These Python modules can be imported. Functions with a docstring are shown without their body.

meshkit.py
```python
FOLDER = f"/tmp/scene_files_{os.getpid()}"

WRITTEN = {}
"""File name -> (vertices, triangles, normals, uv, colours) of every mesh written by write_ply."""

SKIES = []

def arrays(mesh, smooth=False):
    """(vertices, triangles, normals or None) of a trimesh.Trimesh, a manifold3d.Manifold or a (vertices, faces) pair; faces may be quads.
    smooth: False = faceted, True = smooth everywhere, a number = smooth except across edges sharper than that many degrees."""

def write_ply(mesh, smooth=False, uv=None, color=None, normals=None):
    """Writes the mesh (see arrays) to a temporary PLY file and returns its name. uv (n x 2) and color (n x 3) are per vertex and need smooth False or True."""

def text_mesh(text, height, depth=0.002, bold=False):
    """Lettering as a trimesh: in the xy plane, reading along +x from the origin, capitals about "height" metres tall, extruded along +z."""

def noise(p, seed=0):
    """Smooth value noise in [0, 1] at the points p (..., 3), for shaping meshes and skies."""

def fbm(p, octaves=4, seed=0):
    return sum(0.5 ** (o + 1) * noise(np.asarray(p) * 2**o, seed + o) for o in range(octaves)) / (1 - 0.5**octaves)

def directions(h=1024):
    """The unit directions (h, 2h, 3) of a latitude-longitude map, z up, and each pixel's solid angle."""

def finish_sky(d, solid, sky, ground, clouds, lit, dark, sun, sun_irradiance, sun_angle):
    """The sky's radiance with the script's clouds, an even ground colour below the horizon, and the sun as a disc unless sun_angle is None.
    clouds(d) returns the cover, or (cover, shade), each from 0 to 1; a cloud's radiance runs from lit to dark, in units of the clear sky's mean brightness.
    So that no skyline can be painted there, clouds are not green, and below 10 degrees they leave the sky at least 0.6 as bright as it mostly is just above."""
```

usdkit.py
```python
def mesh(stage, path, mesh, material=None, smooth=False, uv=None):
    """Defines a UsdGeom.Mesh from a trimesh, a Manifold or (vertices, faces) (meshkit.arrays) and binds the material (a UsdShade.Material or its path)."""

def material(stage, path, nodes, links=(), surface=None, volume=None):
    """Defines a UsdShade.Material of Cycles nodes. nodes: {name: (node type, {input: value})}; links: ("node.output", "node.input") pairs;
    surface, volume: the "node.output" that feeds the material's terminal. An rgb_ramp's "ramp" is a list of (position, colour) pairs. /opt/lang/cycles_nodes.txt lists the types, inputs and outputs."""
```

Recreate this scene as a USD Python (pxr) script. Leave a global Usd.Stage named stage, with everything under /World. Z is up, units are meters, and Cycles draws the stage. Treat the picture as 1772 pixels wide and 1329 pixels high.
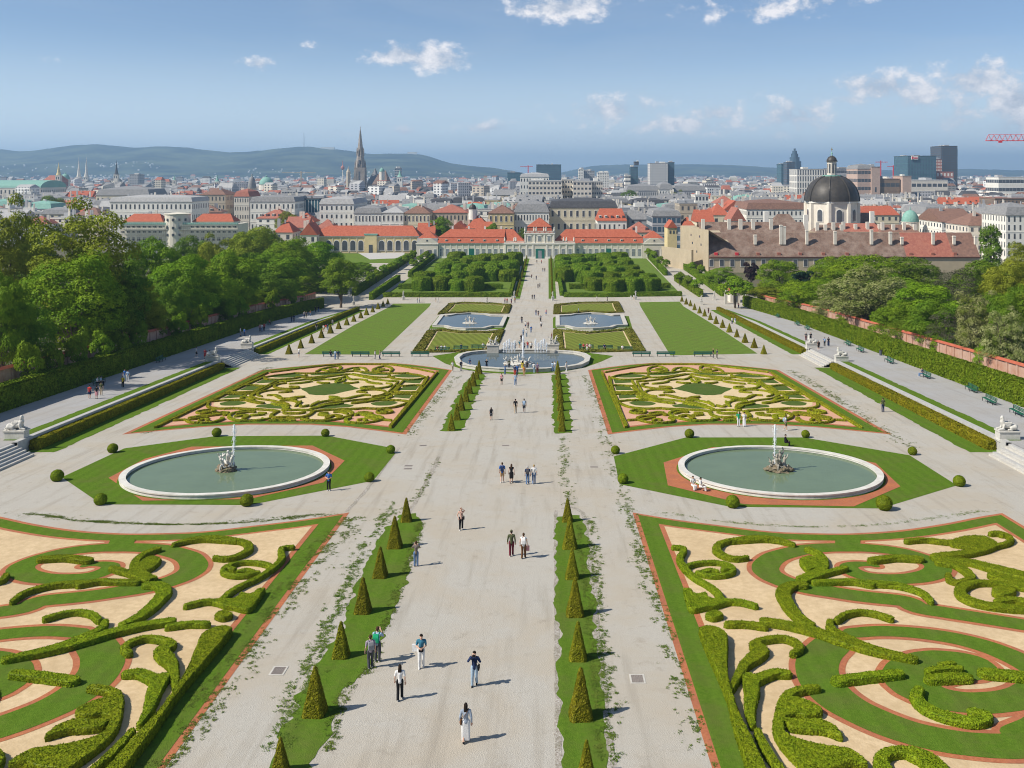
import math, random
import numpy as np
import trimesh
import manifold3d as m3
from shapely.geometry import Polygon, LineString, Point, MultiPolygon, box as sbox
from shapely.ops import unary_union
from shapely import affinity, contains_xy
from scipy.spatial import Delaunay
from pxr import Usd, UsdGeom, UsdLux, UsdShade, Gf, Sdf, Vt
import usdkit, meshkit

stage = Usd.Stage.CreateInMemory()
UsdGeom.SetStageUpAxis(stage, 'Z')
UsdGeom.SetStageMetersPerUnit(stage, 1.0)
world = UsdGeom.Xform.Define(stage, '/World')
stage.SetDefaultPrim(world.GetPrim())
stage.DefinePrim('/World/Looks', 'Scope')
R = random.Random(7)
NR = np.random.default_rng(7)
PI = math.pi

# ------------------------------------------------------------------ camera, sky, sun, exposure
FPX, VX, HY, CAMZ, CAMX = 1600.0, 947.0, 298.0, 43.2, 4.51     # focal length in photo pixels, vanishing point, camera place
cam = UsdGeom.Camera.Define(stage, '/World/camera')
cam.AddTranslateOp().Set(Gf.Vec3d(CAMX, 0, CAMZ))
cam.AddRotateXOp().Set(90.0)
cam.CreateHorizontalApertureAttr(36.0)
cam.CreateVerticalApertureAttr(27.0)
cam.CreateFocalLengthAttr(36.0 * FPX / 1772)
cam.CreateHorizontalApertureOffsetAttr(36.0 * (886 - VX) / 1772)
cam.CreateVerticalApertureOffsetAttr(-36.0 * (664.5 - HY) / 1772)
cam.CreateClippingRangeAttr(Gf.Vec2f(0.5, 60000))
cam.CreateFStopAttr(0.0)
cam.CreateExposureAttr(0.30)

SUN = np.array([-0.69, -0.25, 0.70]); SUN /= np.linalg.norm(SUN)
SUN_EL = math.asin(SUN[2]); SUN_ROT = math.atan2(SUN[0], SUN[1])
sun = UsdLux.DistantLight.Define(stage, '/World/sun')
sun.CreateAngleAttr(0.53); sun.CreateIntensityAttr(1.25)
sun.GetPrim().CreateAttribute('inputs:normalize', Sdf.ValueTypeNames.Bool).Set(True)
sun.CreateColorAttr(Gf.Vec3f(1.0, 0.94, 0.84))
sz = Gf.Vec3d(*SUN)
sun.AddOrientOp().Set(Gf.Quatf(Gf.Rotation(Gf.Vec3d(0, 0, 1), sz).GetQuat()))

def px_dir(px, py):
    v = np.array([(px - VX) / FPX, 1.0, (HY - py) / FPX]); return v / np.linalg.norm(v)

def build_sky():
    # clouds: a thin veil and small fair-weather cumulus from noise over the whole sky, denser round the banks seen in the north-east
    n = {'tc': ('texture_coordinate', {}),
         'sky': ('sky_texture', {'sky_type': 'single_scattering', 'sun_disc': False, 'sun_elevation': SUN_EL, 'sun_rotation': SUN_ROT,
                                 'altitude': 200.0, 'air_density': 0.75, 'aerosol_density': 0.1, 'ozone_density': 3.0}),
         'bg': ('background_shader', {'strength': 0.094}),
         'map': ('mapping', {'scale': (1.0, 1.0, 1.5)}),
         'veilmap': ('mapping', {'scale': (1.0, 1.0, 5.0)}),
         'n1': ('noise_texture', {'scale': 38.0, 'detail': 9.0, 'roughness': 0.62}),
         'n2': ('noise_texture', {'scale': 3.2, 'detail': 4.0, 'roughness': 0.5}),
         'veil': ('noise_texture', {'scale': 5.0, 'detail': 6.0, 'roughness': 0.55, 'distortion': 0.4}),
         'veilr': ('map_range', {'from_min': 0.45, 'from_max': 0.80, 'to_min': 0.0, 'to_max': 0.22, 'clamp': True}),
         'mixv': ('mix', {'color2': (4.6, 5.3, 6.2)}),
         'mixc': ('mix', {}),
         'cc': ('mix', {'color1': (4.6, 5.1, 6.0), 'color2': (9.4, 9.0, 9.0)}),
         'shade': ('map_range', {'from_min': 0.40, 'from_max': 0.62, 'to_min': 0.0, 'to_max': 1.0, 'clamp': True}),
         'haze': ('mix', {'color2': (6.8, 7.9, 8.8)}),
         'sep': ('separate_xyz', {}),
         'hz': ('map_range', {'range_type': 'smoothstep', 'from_min': 0.0, 'from_max': 0.15, 'to_min': 0.92, 'to_max': 0.05, 'clamp': True}),
         }
    L = [('tc.generated', 'map.vector'), ('map.vector', 'n1.vector'), ('map.vector', 'n2.vector'), ('tc.generated', 'veilmap.vector'), ('veilmap.vector', 'veil.vector'),
         ('veil.fac', 'veilr.value'), ('sky.color', 'haze.color1'), ('tc.generated', 'sep.vector'), ('sep.z', 'hz.value'), ('hz.result', 'haze.fac'),
         ('haze.color', 'mixv.color1'), ('veilr.result', 'mixv.fac'), ('mixv.color', 'mixc.color1'), ('n1.fac', 'shade.value'), ('shade.result', 'cc.fac'), ('cc.color', 'mixc.color2')]
    puffs = [(752, 101, 46, 17, 1.0), (698, 96, 46, 15, .95), (662, 105, 30, 9, .6), (448, 111, 22, 9, .75), (536, 80, 12, 6, .5), (975, 12, 70, 17, .95), (1030, 2, 50, 12, .8), (905, 18, 30, 10, .6),
             (1310, 16, 120, 15, .62), (1420, 3, 70, 15, .6), (1525, 150, 62, 19, .9), (1480, 172, 40, 12, .6), (1590, 165, 50, 28, .75),
             (1690, 140, 60, 28, .85), (1660, 185, 40, 40, .6), (1755, 175, 34, 26, 1.0), (1770, 215, 50, 22, .7), (1240, 196, 50, 15, .7),
             (1370, 200, 60, 24, .75), (1060, 190, 80, 22, .72), (850, 222, 46, 10, .7), (700, 228, 24, 9, .65), (65, 102, 24, 8, .4), (1180, 215, 110, 14, .62), (585, 232, 24, 8, .4)]
    # the same kind of small cumulus carries on round the rest of the sky
    rr = random.Random(3)
    far = []
    for k in range(26):
        az = math.radians(55 + 250 * (k + rr.random()) / 26); el = math.radians(rr.uniform(3, 22))
        far.append((np.array([math.sin(az) * math.cos(el), math.cos(az) * math.cos(el), math.sin(el)]), rr.uniform(.03, .07), rr.uniform(.01, .02), rr.uniform(.5, 1)))
    items = [(px_dir(x, y), w * 1.25 / FPX, h * 1.35 / FPX, a) for x, y, w, h, a in puffs] + far
    prev = None
    for i, (d, w, h, a) in enumerate(items):
        up = np.array([0, 0, 1.0]); r = np.cross(d, up); r /= np.linalg.norm(r); u = np.cross(r, d)
        n[f's{i}'] = ('vector_math', {'math_type': 'subtract', 'vector2': tuple(d)})
        n[f'r{i}'] = ('vector_math', {'math_type': 'dot_product', 'vector2': tuple(r / w)})
        n[f'u{i}'] = ('vector_math', {'math_type': 'dot_product', 'vector2': tuple(u / h)})
        n[f'f{i}'] = ('vector_math', {'math_type': 'dot_product', 'vector2': tuple(d / .6)})
        n[f'c{i}'] = ('combine_xyz', {})
        n[f'l{i}'] = ('vector_math', {'math_type': 'length'})
        n[f'm{i}'] = ('map_range', {'from_min': 0.0, 'from_max': 1.6, 'to_min': a * 1.25, 'to_max': 0.0, 'clamp': True})
        L += [('tc.generated', f's{i}.vector1'), (f's{i}.vector', f'r{i}.vector1'), (f's{i}.vector', f'u{i}.vector1'), (f's{i}.vector', f'f{i}.vector1'),
              (f'r{i}.value', f'c{i}.x'), (f'u{i}.value', f'c{i}.y'), (f'f{i}.value', f'c{i}.z'), (f'c{i}.vector', f'l{i}.vector1'), (f'l{i}.value', f'm{i}.value')]
        if prev:
            n[f'x{i}'] = ('math', {'math_type': 'maximum'}); L += [(prev, f'x{i}.value1'), (f'm{i}.result', f'x{i}.value2')]; prev = f'x{i}.value'
        else:
            prev = f'm{i}.result'
    # cover = smoothstep(mask + (noise - .5) * k)
    n['nk'] = ('math', {'math_type': 'multiply_add', 'value2': 2.4, 'value3': -1.20})
    n['sum'] = ('math', {'math_type': 'add'})
    n['cov'] = ('map_range', {'range_type': 'smoothstep', 'from_min': 0.28, 'from_max': 0.95, 'to_min': 0.0, 'to_max': 0.90, 'clamp': True})
    n['gate'] = ('map_range', {'from_min': 0.0, 'from_max': 0.25, 'to_min': 0.0, 'to_max': 1.0, 'clamp': True})
    n['covg'] = ('math', {'math_type': 'multiply'})
    L += [('n1.fac', 'nk.value1'), ('nk.value', 'sum.value1'), (prev, 'sum.value2'), ('sum.value', 'cov.value'), (prev, 'gate.value'), ('gate.result', 'covg.value1'), ('cov.result', 'covg.value2'), ('covg.value', 'mixc.fac'),
          ('mixc.color', 'bg.color')]
    m = usdkit.material(stage, '/World/Looks/sky', n, L, surface='bg.background')
    dome = UsdLux.DomeLight.Define(stage, '/World/sky')
    dome.CreateIntensityAttr(1.0)
    UsdShade.MaterialBindingAPI.Apply(dome.GetPrim()).Bind(m)
build_sky()

# ------------------------------------------------------------------ helpers: the ground and points on it
SL = 0.07125
def g(y): return 21.2 - SL * y if y < 297.543 else 0.0
def gv(y):
    y = np.asarray(y, float); return np.where(y < 297.543, 21.2 - SL * y, 0.0)
def tt(y):                                # height of the side terraces above the garden's slope
    return float(np.interp(y, [0, 230, 285], [1.2, 1.2, 0.12]))
def P(px, py, h=0.0):                     # where a photo pixel's ray meets the ground (plus h)
    k = (py - HY) / FPX
    Y = (CAMZ - 21.2 - h) / (k - SL) if k > SL else 1e9
    if Y > 297.543 or Y < 0: Y = (CAMZ - h) / k
    return np.array([(px - VX) * Y / FPX + CAMX, Y, g(Y) + h])
def PT(px, py, h=0.0):                    # the same on the terraces
    t = 1.2
    for _ in range(8): t = tt(P(px, py, h + t)[1])
    return P(px, py, h + t)
def PD(px, py, d):                        # a point at distance d
    return np.array([(px - VX) * d / FPX + CAMX, d, CAMZ - (py - HY) * d / FPX])
def XZ(px, d): return (px - VX) * d / FPX + CAMX
def ZZ(py, d): return CAMZ - (py - HY) * d / FPX

# ------------------------------------------------------------------ helpers: prims
COUNT = {}
def numbered(parent, name):
    k = COUNT.get((parent, name), 0); COUNT[(parent, name)] = k + 1
    return f'{parent}/{name}' if k == 0 else f'{parent}/{name}_{k:03d}'
def path_of(p): return '/World' if p is None else (p if isinstance(p, str) else str(p.GetPath()))
def tag(o, label=None, cat=None, group=None, kind=None):
    for k, v in (('label', label), ('category', cat), ('group', group), ('kind', kind)):
        if v: o.SetCustomDataByKey(k, v)
    return o
def obj(name, mesh, material, parent=None, smooth=False):
    pth = numbered(path_of(parent), name)
    return usdkit.mesh(stage, pth, mesh, f'/World/Looks/{material}', smooth).GetPrim()
def thing(name, label, cat, loc=(0, 0, 0), rz=0.0, group=None, sc=None, kind=None):
    x = UsdGeom.Xform.Define(stage, numbered('/World', name))
    x.AddTranslateOp().Set(Gf.Vec3d(*map(float, loc)))
    if rz: x.AddRotateZOp().Set(math.degrees(rz))
    if sc is not None: x.AddScaleOp().Set(Gf.Vec3f(*(map(float, sc) if np.ndim(sc) else (sc, sc, sc))))
    return tag(x.GetPrim(), label, cat, group, kind)
def klass(name):
    return stage.CreateClassPrim('/World/class_' + name)
def copy_of(k, name, label, cat, loc, rz=0.0, group=None, sc=None):
    p = thing(name, label, cat, loc, rz, group, sc)
    p.GetReferences().AddInternalReference(k.GetPath()); p.SetInstanceable(True)
    return p
def struct(name, mesh, material, kind='structure', label=None, cat=None, smooth=False):
    return tag(obj(name, mesh, material, None, smooth), label, cat, None, kind)

class MB:
    """Collects shapes into one mesh."""
    def __init__(s): s.v, s.f, s.n = [], [], 0
    def add(s, v, f):
        v = np.asarray(v, float)
        if isinstance(f, list) and len({len(q) for q in f}) > 1:
            f = np.array([(q[0], q[i], q[i + 1]) for q in f for i in range(1, len(q) - 1)])
        f = np.asarray(f, int)
        if f.shape[1] == 4: f = np.vstack([f[:, [0, 1, 2]], f[:, [0, 2, 3]]])
        s.v.append(v); s.f.append(f + s.n); s.n += len(v); return s
    def tm(s, m): return s.add(m.vertices, m.faces)
    def box(s, x0, x1, y0, y1, z0, z1):
        v = [(x, y, z) for z in (z0, z1) for x, y in ((x0, y0), (x1, y0), (x1, y1), (x0, y1))]
        return s.add(v, [(3, 2, 1, 0), (4, 5, 6, 7), (0, 1, 5, 4), (1, 2, 6, 5), (2, 3, 7, 6), (3, 0, 4, 7)])
    def prism(s, base, z0, z1, top=None):        # ccw list of xy; top: other xy list
        n = len(base); top = base if top is None else top
        v = [(x, y, z0) for x, y in base] + [(x, y, z1) for x, y in top]
        f = [(0, i + 1, i) for i in range(1, n - 1)] + [(n, n + i, n + i + 1) for i in range(1, n - 1)]
        q = [(i, (i + 1) % n, n + (i + 1) % n, n + i) for i in range(n)]
        s.add(v, np.array(f)); s.v.append(np.zeros((0, 3)))
        s.f.append(np.vstack([np.array(q)[:, [0, 1, 2]], np.array(q)[:, [0, 2, 3]]]) + s.n - len(v)); return s
    def lathe(s, prof, n=16, c=(0, 0, 0)):       # profile (r, z) from the bottom up
        a = np.arange(n) * 2 * PI / n; pr = np.array(prof, float)
        v = np.stack([np.outer(pr[:, 0], np.cos(a)), np.outer(pr[:, 0], np.sin(a)), np.repeat(pr[:, 1:2], n, 1)], -1).reshape(-1, 3) + c
        f = [(i * n + j, i * n + (j + 1) % n, (i + 1) * n + (j + 1) % n, (i + 1) * n + j) for i in range(len(pr) - 1) for j in range(n)]
        return s.add(v, f)
    def tube(s, pts, r, n=6):
        p = np.asarray(pts, float); r = np.broadcast_to(r, (len(p),))
        t = np.gradient(p, axis=0); t /= np.linalg.norm(t, axis=1, keepdims=True) + 1e-12
        a = np.cross(t, np.where(np.abs(t[:, 2:]) < .9, [[0, 0, 1.]], [[1., 0, 0]])); a /= np.linalg.norm(a, axis=1, keepdims=True) + 1e-12
        b = np.cross(t, a); th = np.arange(n) * 2 * PI / n
        v = p[:, None] + r[:, None, None] * (np.cos(th)[None, :, None] * a[:, None] + np.sin(th)[None, :, None] * b[:, None])
        f = [(i * n + j, i * n + (j + 1) % n, (i + 1) * n + (j + 1) % n, (i + 1) * n + j) for i in range(len(p) - 1) for j in range(n)]
        v = np.vstack([v.reshape(-1, 3), p[:1], p[-1:]]); e = len(p) * n
        s.add(v, f); s.f.append(np.array([(e, (j + 1) % n, j) for j in range(n)] + [(e + 1, e - n + j, e - n + (j + 1) % n) for j in range(n)]) + s.n - len(v)); return s
    def quadf(s, a, b, c, d): return s.add([a, b, c, d], [(0, 1, 2, 3)])
    def mesh(s): return np.vstack(s.v), np.vstack(s.f)
    def build(s, name, material, parent=None, smooth=False): return obj(name, s.mesh(), material, parent, smooth)

def tri2d(poly):
    v, f = trimesh.creation.triangulate_polygon(poly, engine='earcut')
    v, f = np.asarray(v), np.asarray(f)
    used, inv = np.unique(f, return_inverse=True); v, f = v[used], inv.reshape(-1, 3)
    a = v[f[:, 1]] - v[f[:, 0]]; b = v[f[:, 2]] - v[f[:, 0]]
    neg = a[:, 0] * b[:, 1] - a[:, 1] * b[:, 0] < 0
    f[neg] = f[neg][:, ::-1]
    return v, f
def polys(gm): return [p for p in (gm.geoms if hasattr(gm, 'geoms') else [gm]) if p.geom_type == 'Polygon' and p.area > 1e-6]
BREAKS = [-1000, 230, 285, 297.543, 5000]
def sheet(poly, off, terrace=False):
    """A sheet lying on the ground."""
    m = MB()
    x0, y0, x1, y1 = poly.bounds
    for a, b in zip(BREAKS[:-1], BREAKS[1:]):
        if b <= y0 or a >= y1: continue
        part = poly if a <= y0 and b >= y1 else poly.intersection(sbox(x0 - 1, a, x1 + 1, b))
        for p in polys(part):
            v, f = tri2d(p)
            z = gv(np.minimum(v[:, 1], 297.5429) if b <= 297.6 else v[:, 1]) + off
            if terrace: z = z + np.interp(v[:, 1], [0, 230, 285], [1.2, 1.2, .12])
            m.add(np.column_stack([v, z]), f)
    return m
def slab(poly, off0, off1, terrace=False):
    """A solid that follows the ground: poly extruded from off0 to off1 above it."""
    m = MB()
    for p in polys(poly):
        for a, b in zip(BREAKS[:-1], BREAKS[1:]):
            for q in polys(p.intersection(sbox(-9999, a, 9999, b))):
                t = sheet(q, off1, terrace); m.add(*t.mesh())
                for ri, ring in enumerate([q.exterior, *q.interiors]):
                    c = np.array(ring.coords)[:-1]
                    ar = np.sum(c[:, 0] * np.roll(c[:, 1], -1) - c[:, 1] * np.roll(c[:, 0], -1))
                    if (ar < 0) == (ri == 0): c = c[::-1]
                    z = gv(np.minimum(c[:, 1], b)); te = np.interp(c[:, 1], [0, 230, 285], [1.2, 1.2, .12]) if terrace else 0
                    n = len(c); i = np.arange(n); j = (i + 1) % n
                    m.add(np.vstack([np.column_stack([c, z + off0]), np.column_stack([c, z + te + off1])]), np.column_stack([i, j, j + n, i + n]))
    return m
def mirror_poly(p): return affinity.scale(p, -1, 1, origin=(0, 0))
def smoothline(pts, n=4):
    """Catmull-Rom through points (any dimension)."""
    p = np.asarray(pts, float)
    if len(p) < 3: 
        t = np.linspace(0, 1, 4)[:, None]; return p[0] + (p[-1] - p[0]) * t
    q = np.vstack([2 * p[0] - p[1], p, 2 * p[-1] - p[-2]]); out = []
    for i in range(1, len(q) - 2):
        for u in np.arange(n) / n:
            a, b, c, d = q[i - 1:i + 3]
            out.append(.5 * (2 * b + (c - a) * u + (2 * a - 5 * b + 4 * c - d) * u * u + (3 * b - a - 3 * c + d) * u ** 3))
    out.append(p[-1]); return np.array(out)
def stroke(pts, n=4):
    """pts (x, y, half width) -> polygon of the brush stroke."""
    p = smoothline(pts, n)
    parts = []
    for a, b in zip(p[:-1], p[1:]):
        parts.append(unary_union([Point(a[:2]).buffer(max(a[2], .05), 4), Point(b[:2]).buffer(max(b[2], .05), 4)]).convex_hull)
    return unary_union(parts)

# ------------------------------------------------------------------ helpers: materials
def mat(name, c1, c2=None, scale=1.0, rough=0.8, detail=5.0, bump=0.0, bscale=None, c3=None, scale3=0.05, spec=0.3, lo=.35, hi=.65, extra=None, metallic=0.0, rand=0.0, fac3=.6):
    """A noise-varied principled material in world space; c3 mixes in large patches; rand varies by mesh island."""
    n = {'geo': ('geometry', {}), 'n1': ('noise_texture', {'scale': scale, 'detail': detail, 'roughness': .6}),
         'r': ('map_range', {'from_min': lo, 'from_max': hi, 'clamp': True}),
         'mx': ('mix', {'color1': c1, 'color2': c2 or c1}),
         'p': ('principled_bsdf', {'roughness': rough, 'specular_ior_level': spec, 'metallic': metallic})}
    L = [('geo.position', 'n1.vector'), ('n1.fac', 'r.value'), ('r.result', 'mx.fac')]
    out = 'mx.color'
    if c3:
        n['n3'] = ('noise_texture', {'scale': scale3, 'detail': 4.0, 'roughness': .6}); n['r3'] = ('map_range', {'from_min': .4, 'from_max': .68, 'to_max': fac3, 'clamp': True}); n['mx3'] = ('mix', {'color2': c3})
        L += [('geo.position', 'n3.vector'), ('n3.fac', 'r3.value'), ('r3.result', 'mx3.fac'), (out, 'mx3.color1')]; out = 'mx3.color'
    if rand:
        n['hs'] = ('hsv', {'saturation': 1.0}); n['rr'] = ('map_range', {'to_min': 1 - rand, 'to_max': 1 + rand})
        L += [('geo.random_per_island', 'rr.value'), ('rr.result', 'hs.value'), (out, 'hs.color')]; out = 'hs.color'
    L.append((out, 'p.base_color'))
    if bump:
        n['nb'] = ('noise_texture', {'scale': bscale or scale * 4, 'detail': 3.0}); n['b'] = ('bump', {'strength': bump, 'distance': .05})
        L += [('geo.position', 'nb.vector'), ('nb.fac', 'b.height'), ('b.normal', 'p.normal')]
    return usdkit.material(stage, f'/World/Looks/{name}', n, L, surface='p.BSDF')
def leafmat(name, c1, c2, trans=.35, var=.35, scale=.5, objvar=.12, fine=None):
    """Leaves: patches of two greens, each leaf and each plant a little different, light passing through."""
    n = {'geo': ('geometry', {}), 'oi': ('object_info', {}), 'tc': ('texture_coordinate', {}),
         'n1': ('noise_texture', {'scale': scale, 'detail': 3.0}), 'r': ('map_range', {'from_min': .35, 'from_max': .65, 'clamp': True}),
         'mx': ('mix', {'color1': c1, 'color2': c2}), 'rr': ('map_range', {'to_min': 1 - var, 'to_max': 1 + var}), 'ro': ('map_range', {'to_min': 1 - objvar, 'to_max': 1 + objvar}),
         'mu': ('math', {'math_type': 'multiply'}), 'rh': ('map_range', {'to_min': .488, 'to_max': .512}), 'hs': ('hsv', {}),
         'd': ('diffuse_bsdf', {}), 't': ('translucent_bsdf', {}), 'gl': ('glossy_bsdf', {'roughness': .5, 'color': (.9, .95, .9)}),
         'ms': ('mix_closure', {'fac': trans}), 'mg': ('mix_closure', {'fac': .008})}
    L = [('geo.position', 'n1.vector'), ('n1.fac', 'r.value'), ('r.result', 'mx.fac'), ('geo.random_per_island', 'rr.value'), ('oi.random', 'ro.value'), ('rr.result', 'mu.value1'), ('ro.result', 'mu.value2'),
         ('oi.random', 'rh.value'), ('rh.result', 'hs.hue'), ('mu.value', 'hs.value'), ('mx.color', 'hs.color'), ('hs.color', 'd.color'), ('hs.color', 't.color'),
         ('d.BSDF', 'ms.closure1'), ('t.BSDF', 'ms.closure2'), ('ms.closure', 'mg.closure1'), ('gl.BSDF', 'mg.closure2')]
    if fine:                                    # sprays of young and old leaves on a clipped face
        n['fn'] = ('noise_texture', {'scale': fine[0], 'detail': 4.0, 'roughness': .75}); n['fr'] = ('map_range', {'from_min': .36, 'from_max': .64, 'to_min': 1 - fine[1], 'to_max': 1 + fine[1] * .75, 'clamp': True}); n['fm'] = ('math', {'math_type': 'multiply'})
        n['fv'] = ('voronoi_texture', {'scale': fine[0] * 1.3}); n['fb'] = ('bump', {'strength': .9, 'distance': .5 / fine[0]})
        L = [q for q in L if q != ('mu.value', 'hs.value')] + [('geo.position', 'fn.vector'), ('fn.fac', 'fr.value'), ('fr.result', 'fm.value1'), ('mu.value', 'fm.value2'), ('fm.value', 'hs.value'), ('geo.position', 'fv.vector'), ('fv.distance', 'fb.height'), ('fb.normal', 'd.normal')]
    return usdkit.material(stage, f'/World/Looks/{name}', n, L, surface='mg.closure')

def level(prim):
    """Still water: its surface normal points straight up."""
    m = UsdGeom.Mesh(prim); n = len(m.GetPointsAttr().Get())
    m.CreateNormalsAttr(Vt.Vec3fArray.FromNumpy(np.tile(np.array([[0, 0, 1]], np.float32), (n, 1)))); m.SetNormalsInterpolation('vertex'); return prim
# ------------------------------------------------------------------ materials of the setting
def gravelmat(name, c1, c2, warm, dark):
    # loose gravel: fine grain, trodden tracks that run along the garden's axis, damp and sandy patches
    n = {'geo': ('geometry', {}), 'n1': ('noise_texture', {'scale': 16.0, 'detail': 6.0, 'roughness': .75}), 'r1': ('map_range', {'from_min': .34, 'from_max': .66, 'clamp': True}), 'm1': ('mix', {'color1': c1, 'color2': c2}),
         'n2': ('noise_texture', {'scale': .16, 'detail': 7.0, 'roughness': .62, 'distortion': .5}), 'r2': ('map_range', {'from_min': .42, 'from_max': .64, 'to_max': .75, 'clamp': True}), 'm2': ('mix', {'color2': warm}),
         'mp': ('mapping', {'scale': (1.3, .05, 1.0)}), 'n3': ('noise_texture', {'scale': 1.0, 'detail': 5.0, 'roughness': .6}), 'r3': ('map_range', {'from_min': .52, 'from_max': .74, 'to_max': .55, 'clamp': True}), 'm3': ('mix', {'color2': dark}),
         'n4': ('noise_texture', {'scale': 1.1, 'detail': 6.0, 'roughness': .7}), 'r4': ('map_range', {'from_min': .57, 'from_max': .75, 'to_max': .62, 'clamp': True}), 'm4': ('mix', {'color2': dark}),
         'vo': ('voronoi_texture', {'scale': 26.0}), 'b': ('bump', {'strength': .55, 'distance': .03}), 'p': ('principled_bsdf', {'roughness': 1.0, 'specular_ior_level': .1})}
    L = [('geo.position', 'n1.vector'), ('n1.fac', 'r1.value'), ('r1.result', 'm1.fac'), ('geo.position', 'n2.vector'), ('n2.fac', 'r2.value'), ('r2.result', 'm2.fac'), ('m1.color', 'm2.color1'), ('geo.position', 'mp.vector'), ('mp.vector', 'n3.vector'), ('n3.fac', 'r3.value'), ('r3.result', 'm3.fac'),
         ('m2.color', 'm3.color1'), ('geo.position', 'n4.vector'), ('n4.fac', 'r4.value'), ('r4.result', 'm4.fac'), ('m3.color', 'm4.color1'), ('m4.color', 'p.base_color'), ('geo.position', 'vo.vector'), ('vo.distance', 'b.height'), ('b.normal', 'p.normal')]
    usdkit.material(stage, f'/World/Looks/{name}', n, L, surface='p.BSDF')
gravelmat('gravel', (.36, .335, .29), (.50, .47, .41), (.42, .365, .285), (.29, .255, .205))
gravelmat('gravel_grey', (.33, .325, .32), (.41, .40, .39), (.35, .325, .29), (.27, .255, .23))
mat('sand', (.52, .38, .215), (.63, .475, .285), scale=2.5, rough=.95, bump=.4, bscale=9, c3=(.43, .31, .17), scale3=.3, fac3=.5)
mat('sand_far', (.56, .42, .23), (.64, .50, .29), scale=2.5, rough=.95)
mat('red_gravel', (.36, .112, .045), (.46, .165, .07), scale=7, rough=.95, bump=.4, bscale=16, c3=(.28, .10, .06), scale3=.6)
mat('pink_gravel', (.54, .29, .185), (.62, .36, .24), scale=6, rough=.95, c3=(.52, .28, .18), scale3=.5)
mat('stone', (.45, .425, .37), (.56, .53, .47), scale=1.6, rough=.8, bump=.2, c3=(.45, .42, .36), scale3=.7, fac3=.4)
mat('rim_stone', (.60, .57, .51), (.68, .65, .59), scale=1.6, rough=.8, bump=.2, c3=(.42, .40, .34), scale3=.9, fac3=.5)
mat('wall_cap', (.38, .37, .35), (.46, .45, .42), scale=2, rough=.85)
mat('earth', (.10, .085, .05), (.13, .11, .06), scale=.5, c3=(.06, .09, .03), scale3=.1)
mat('soil', (.16, .12, .09), (.22, .17, .12), scale=2.0)
mat('brick_wall', (.40, .20, .13), (.50, .30, .21), scale=1.2, rough=.9, bump=.2, c3=(.52, .40, .32), scale3=.25)
mat('roof_tile', (.36, .09, .045), (.44, .13, .07), scale=1.2, rough=.8, bump=.2, c3=(.40, .09, .05), scale3=.15)
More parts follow.
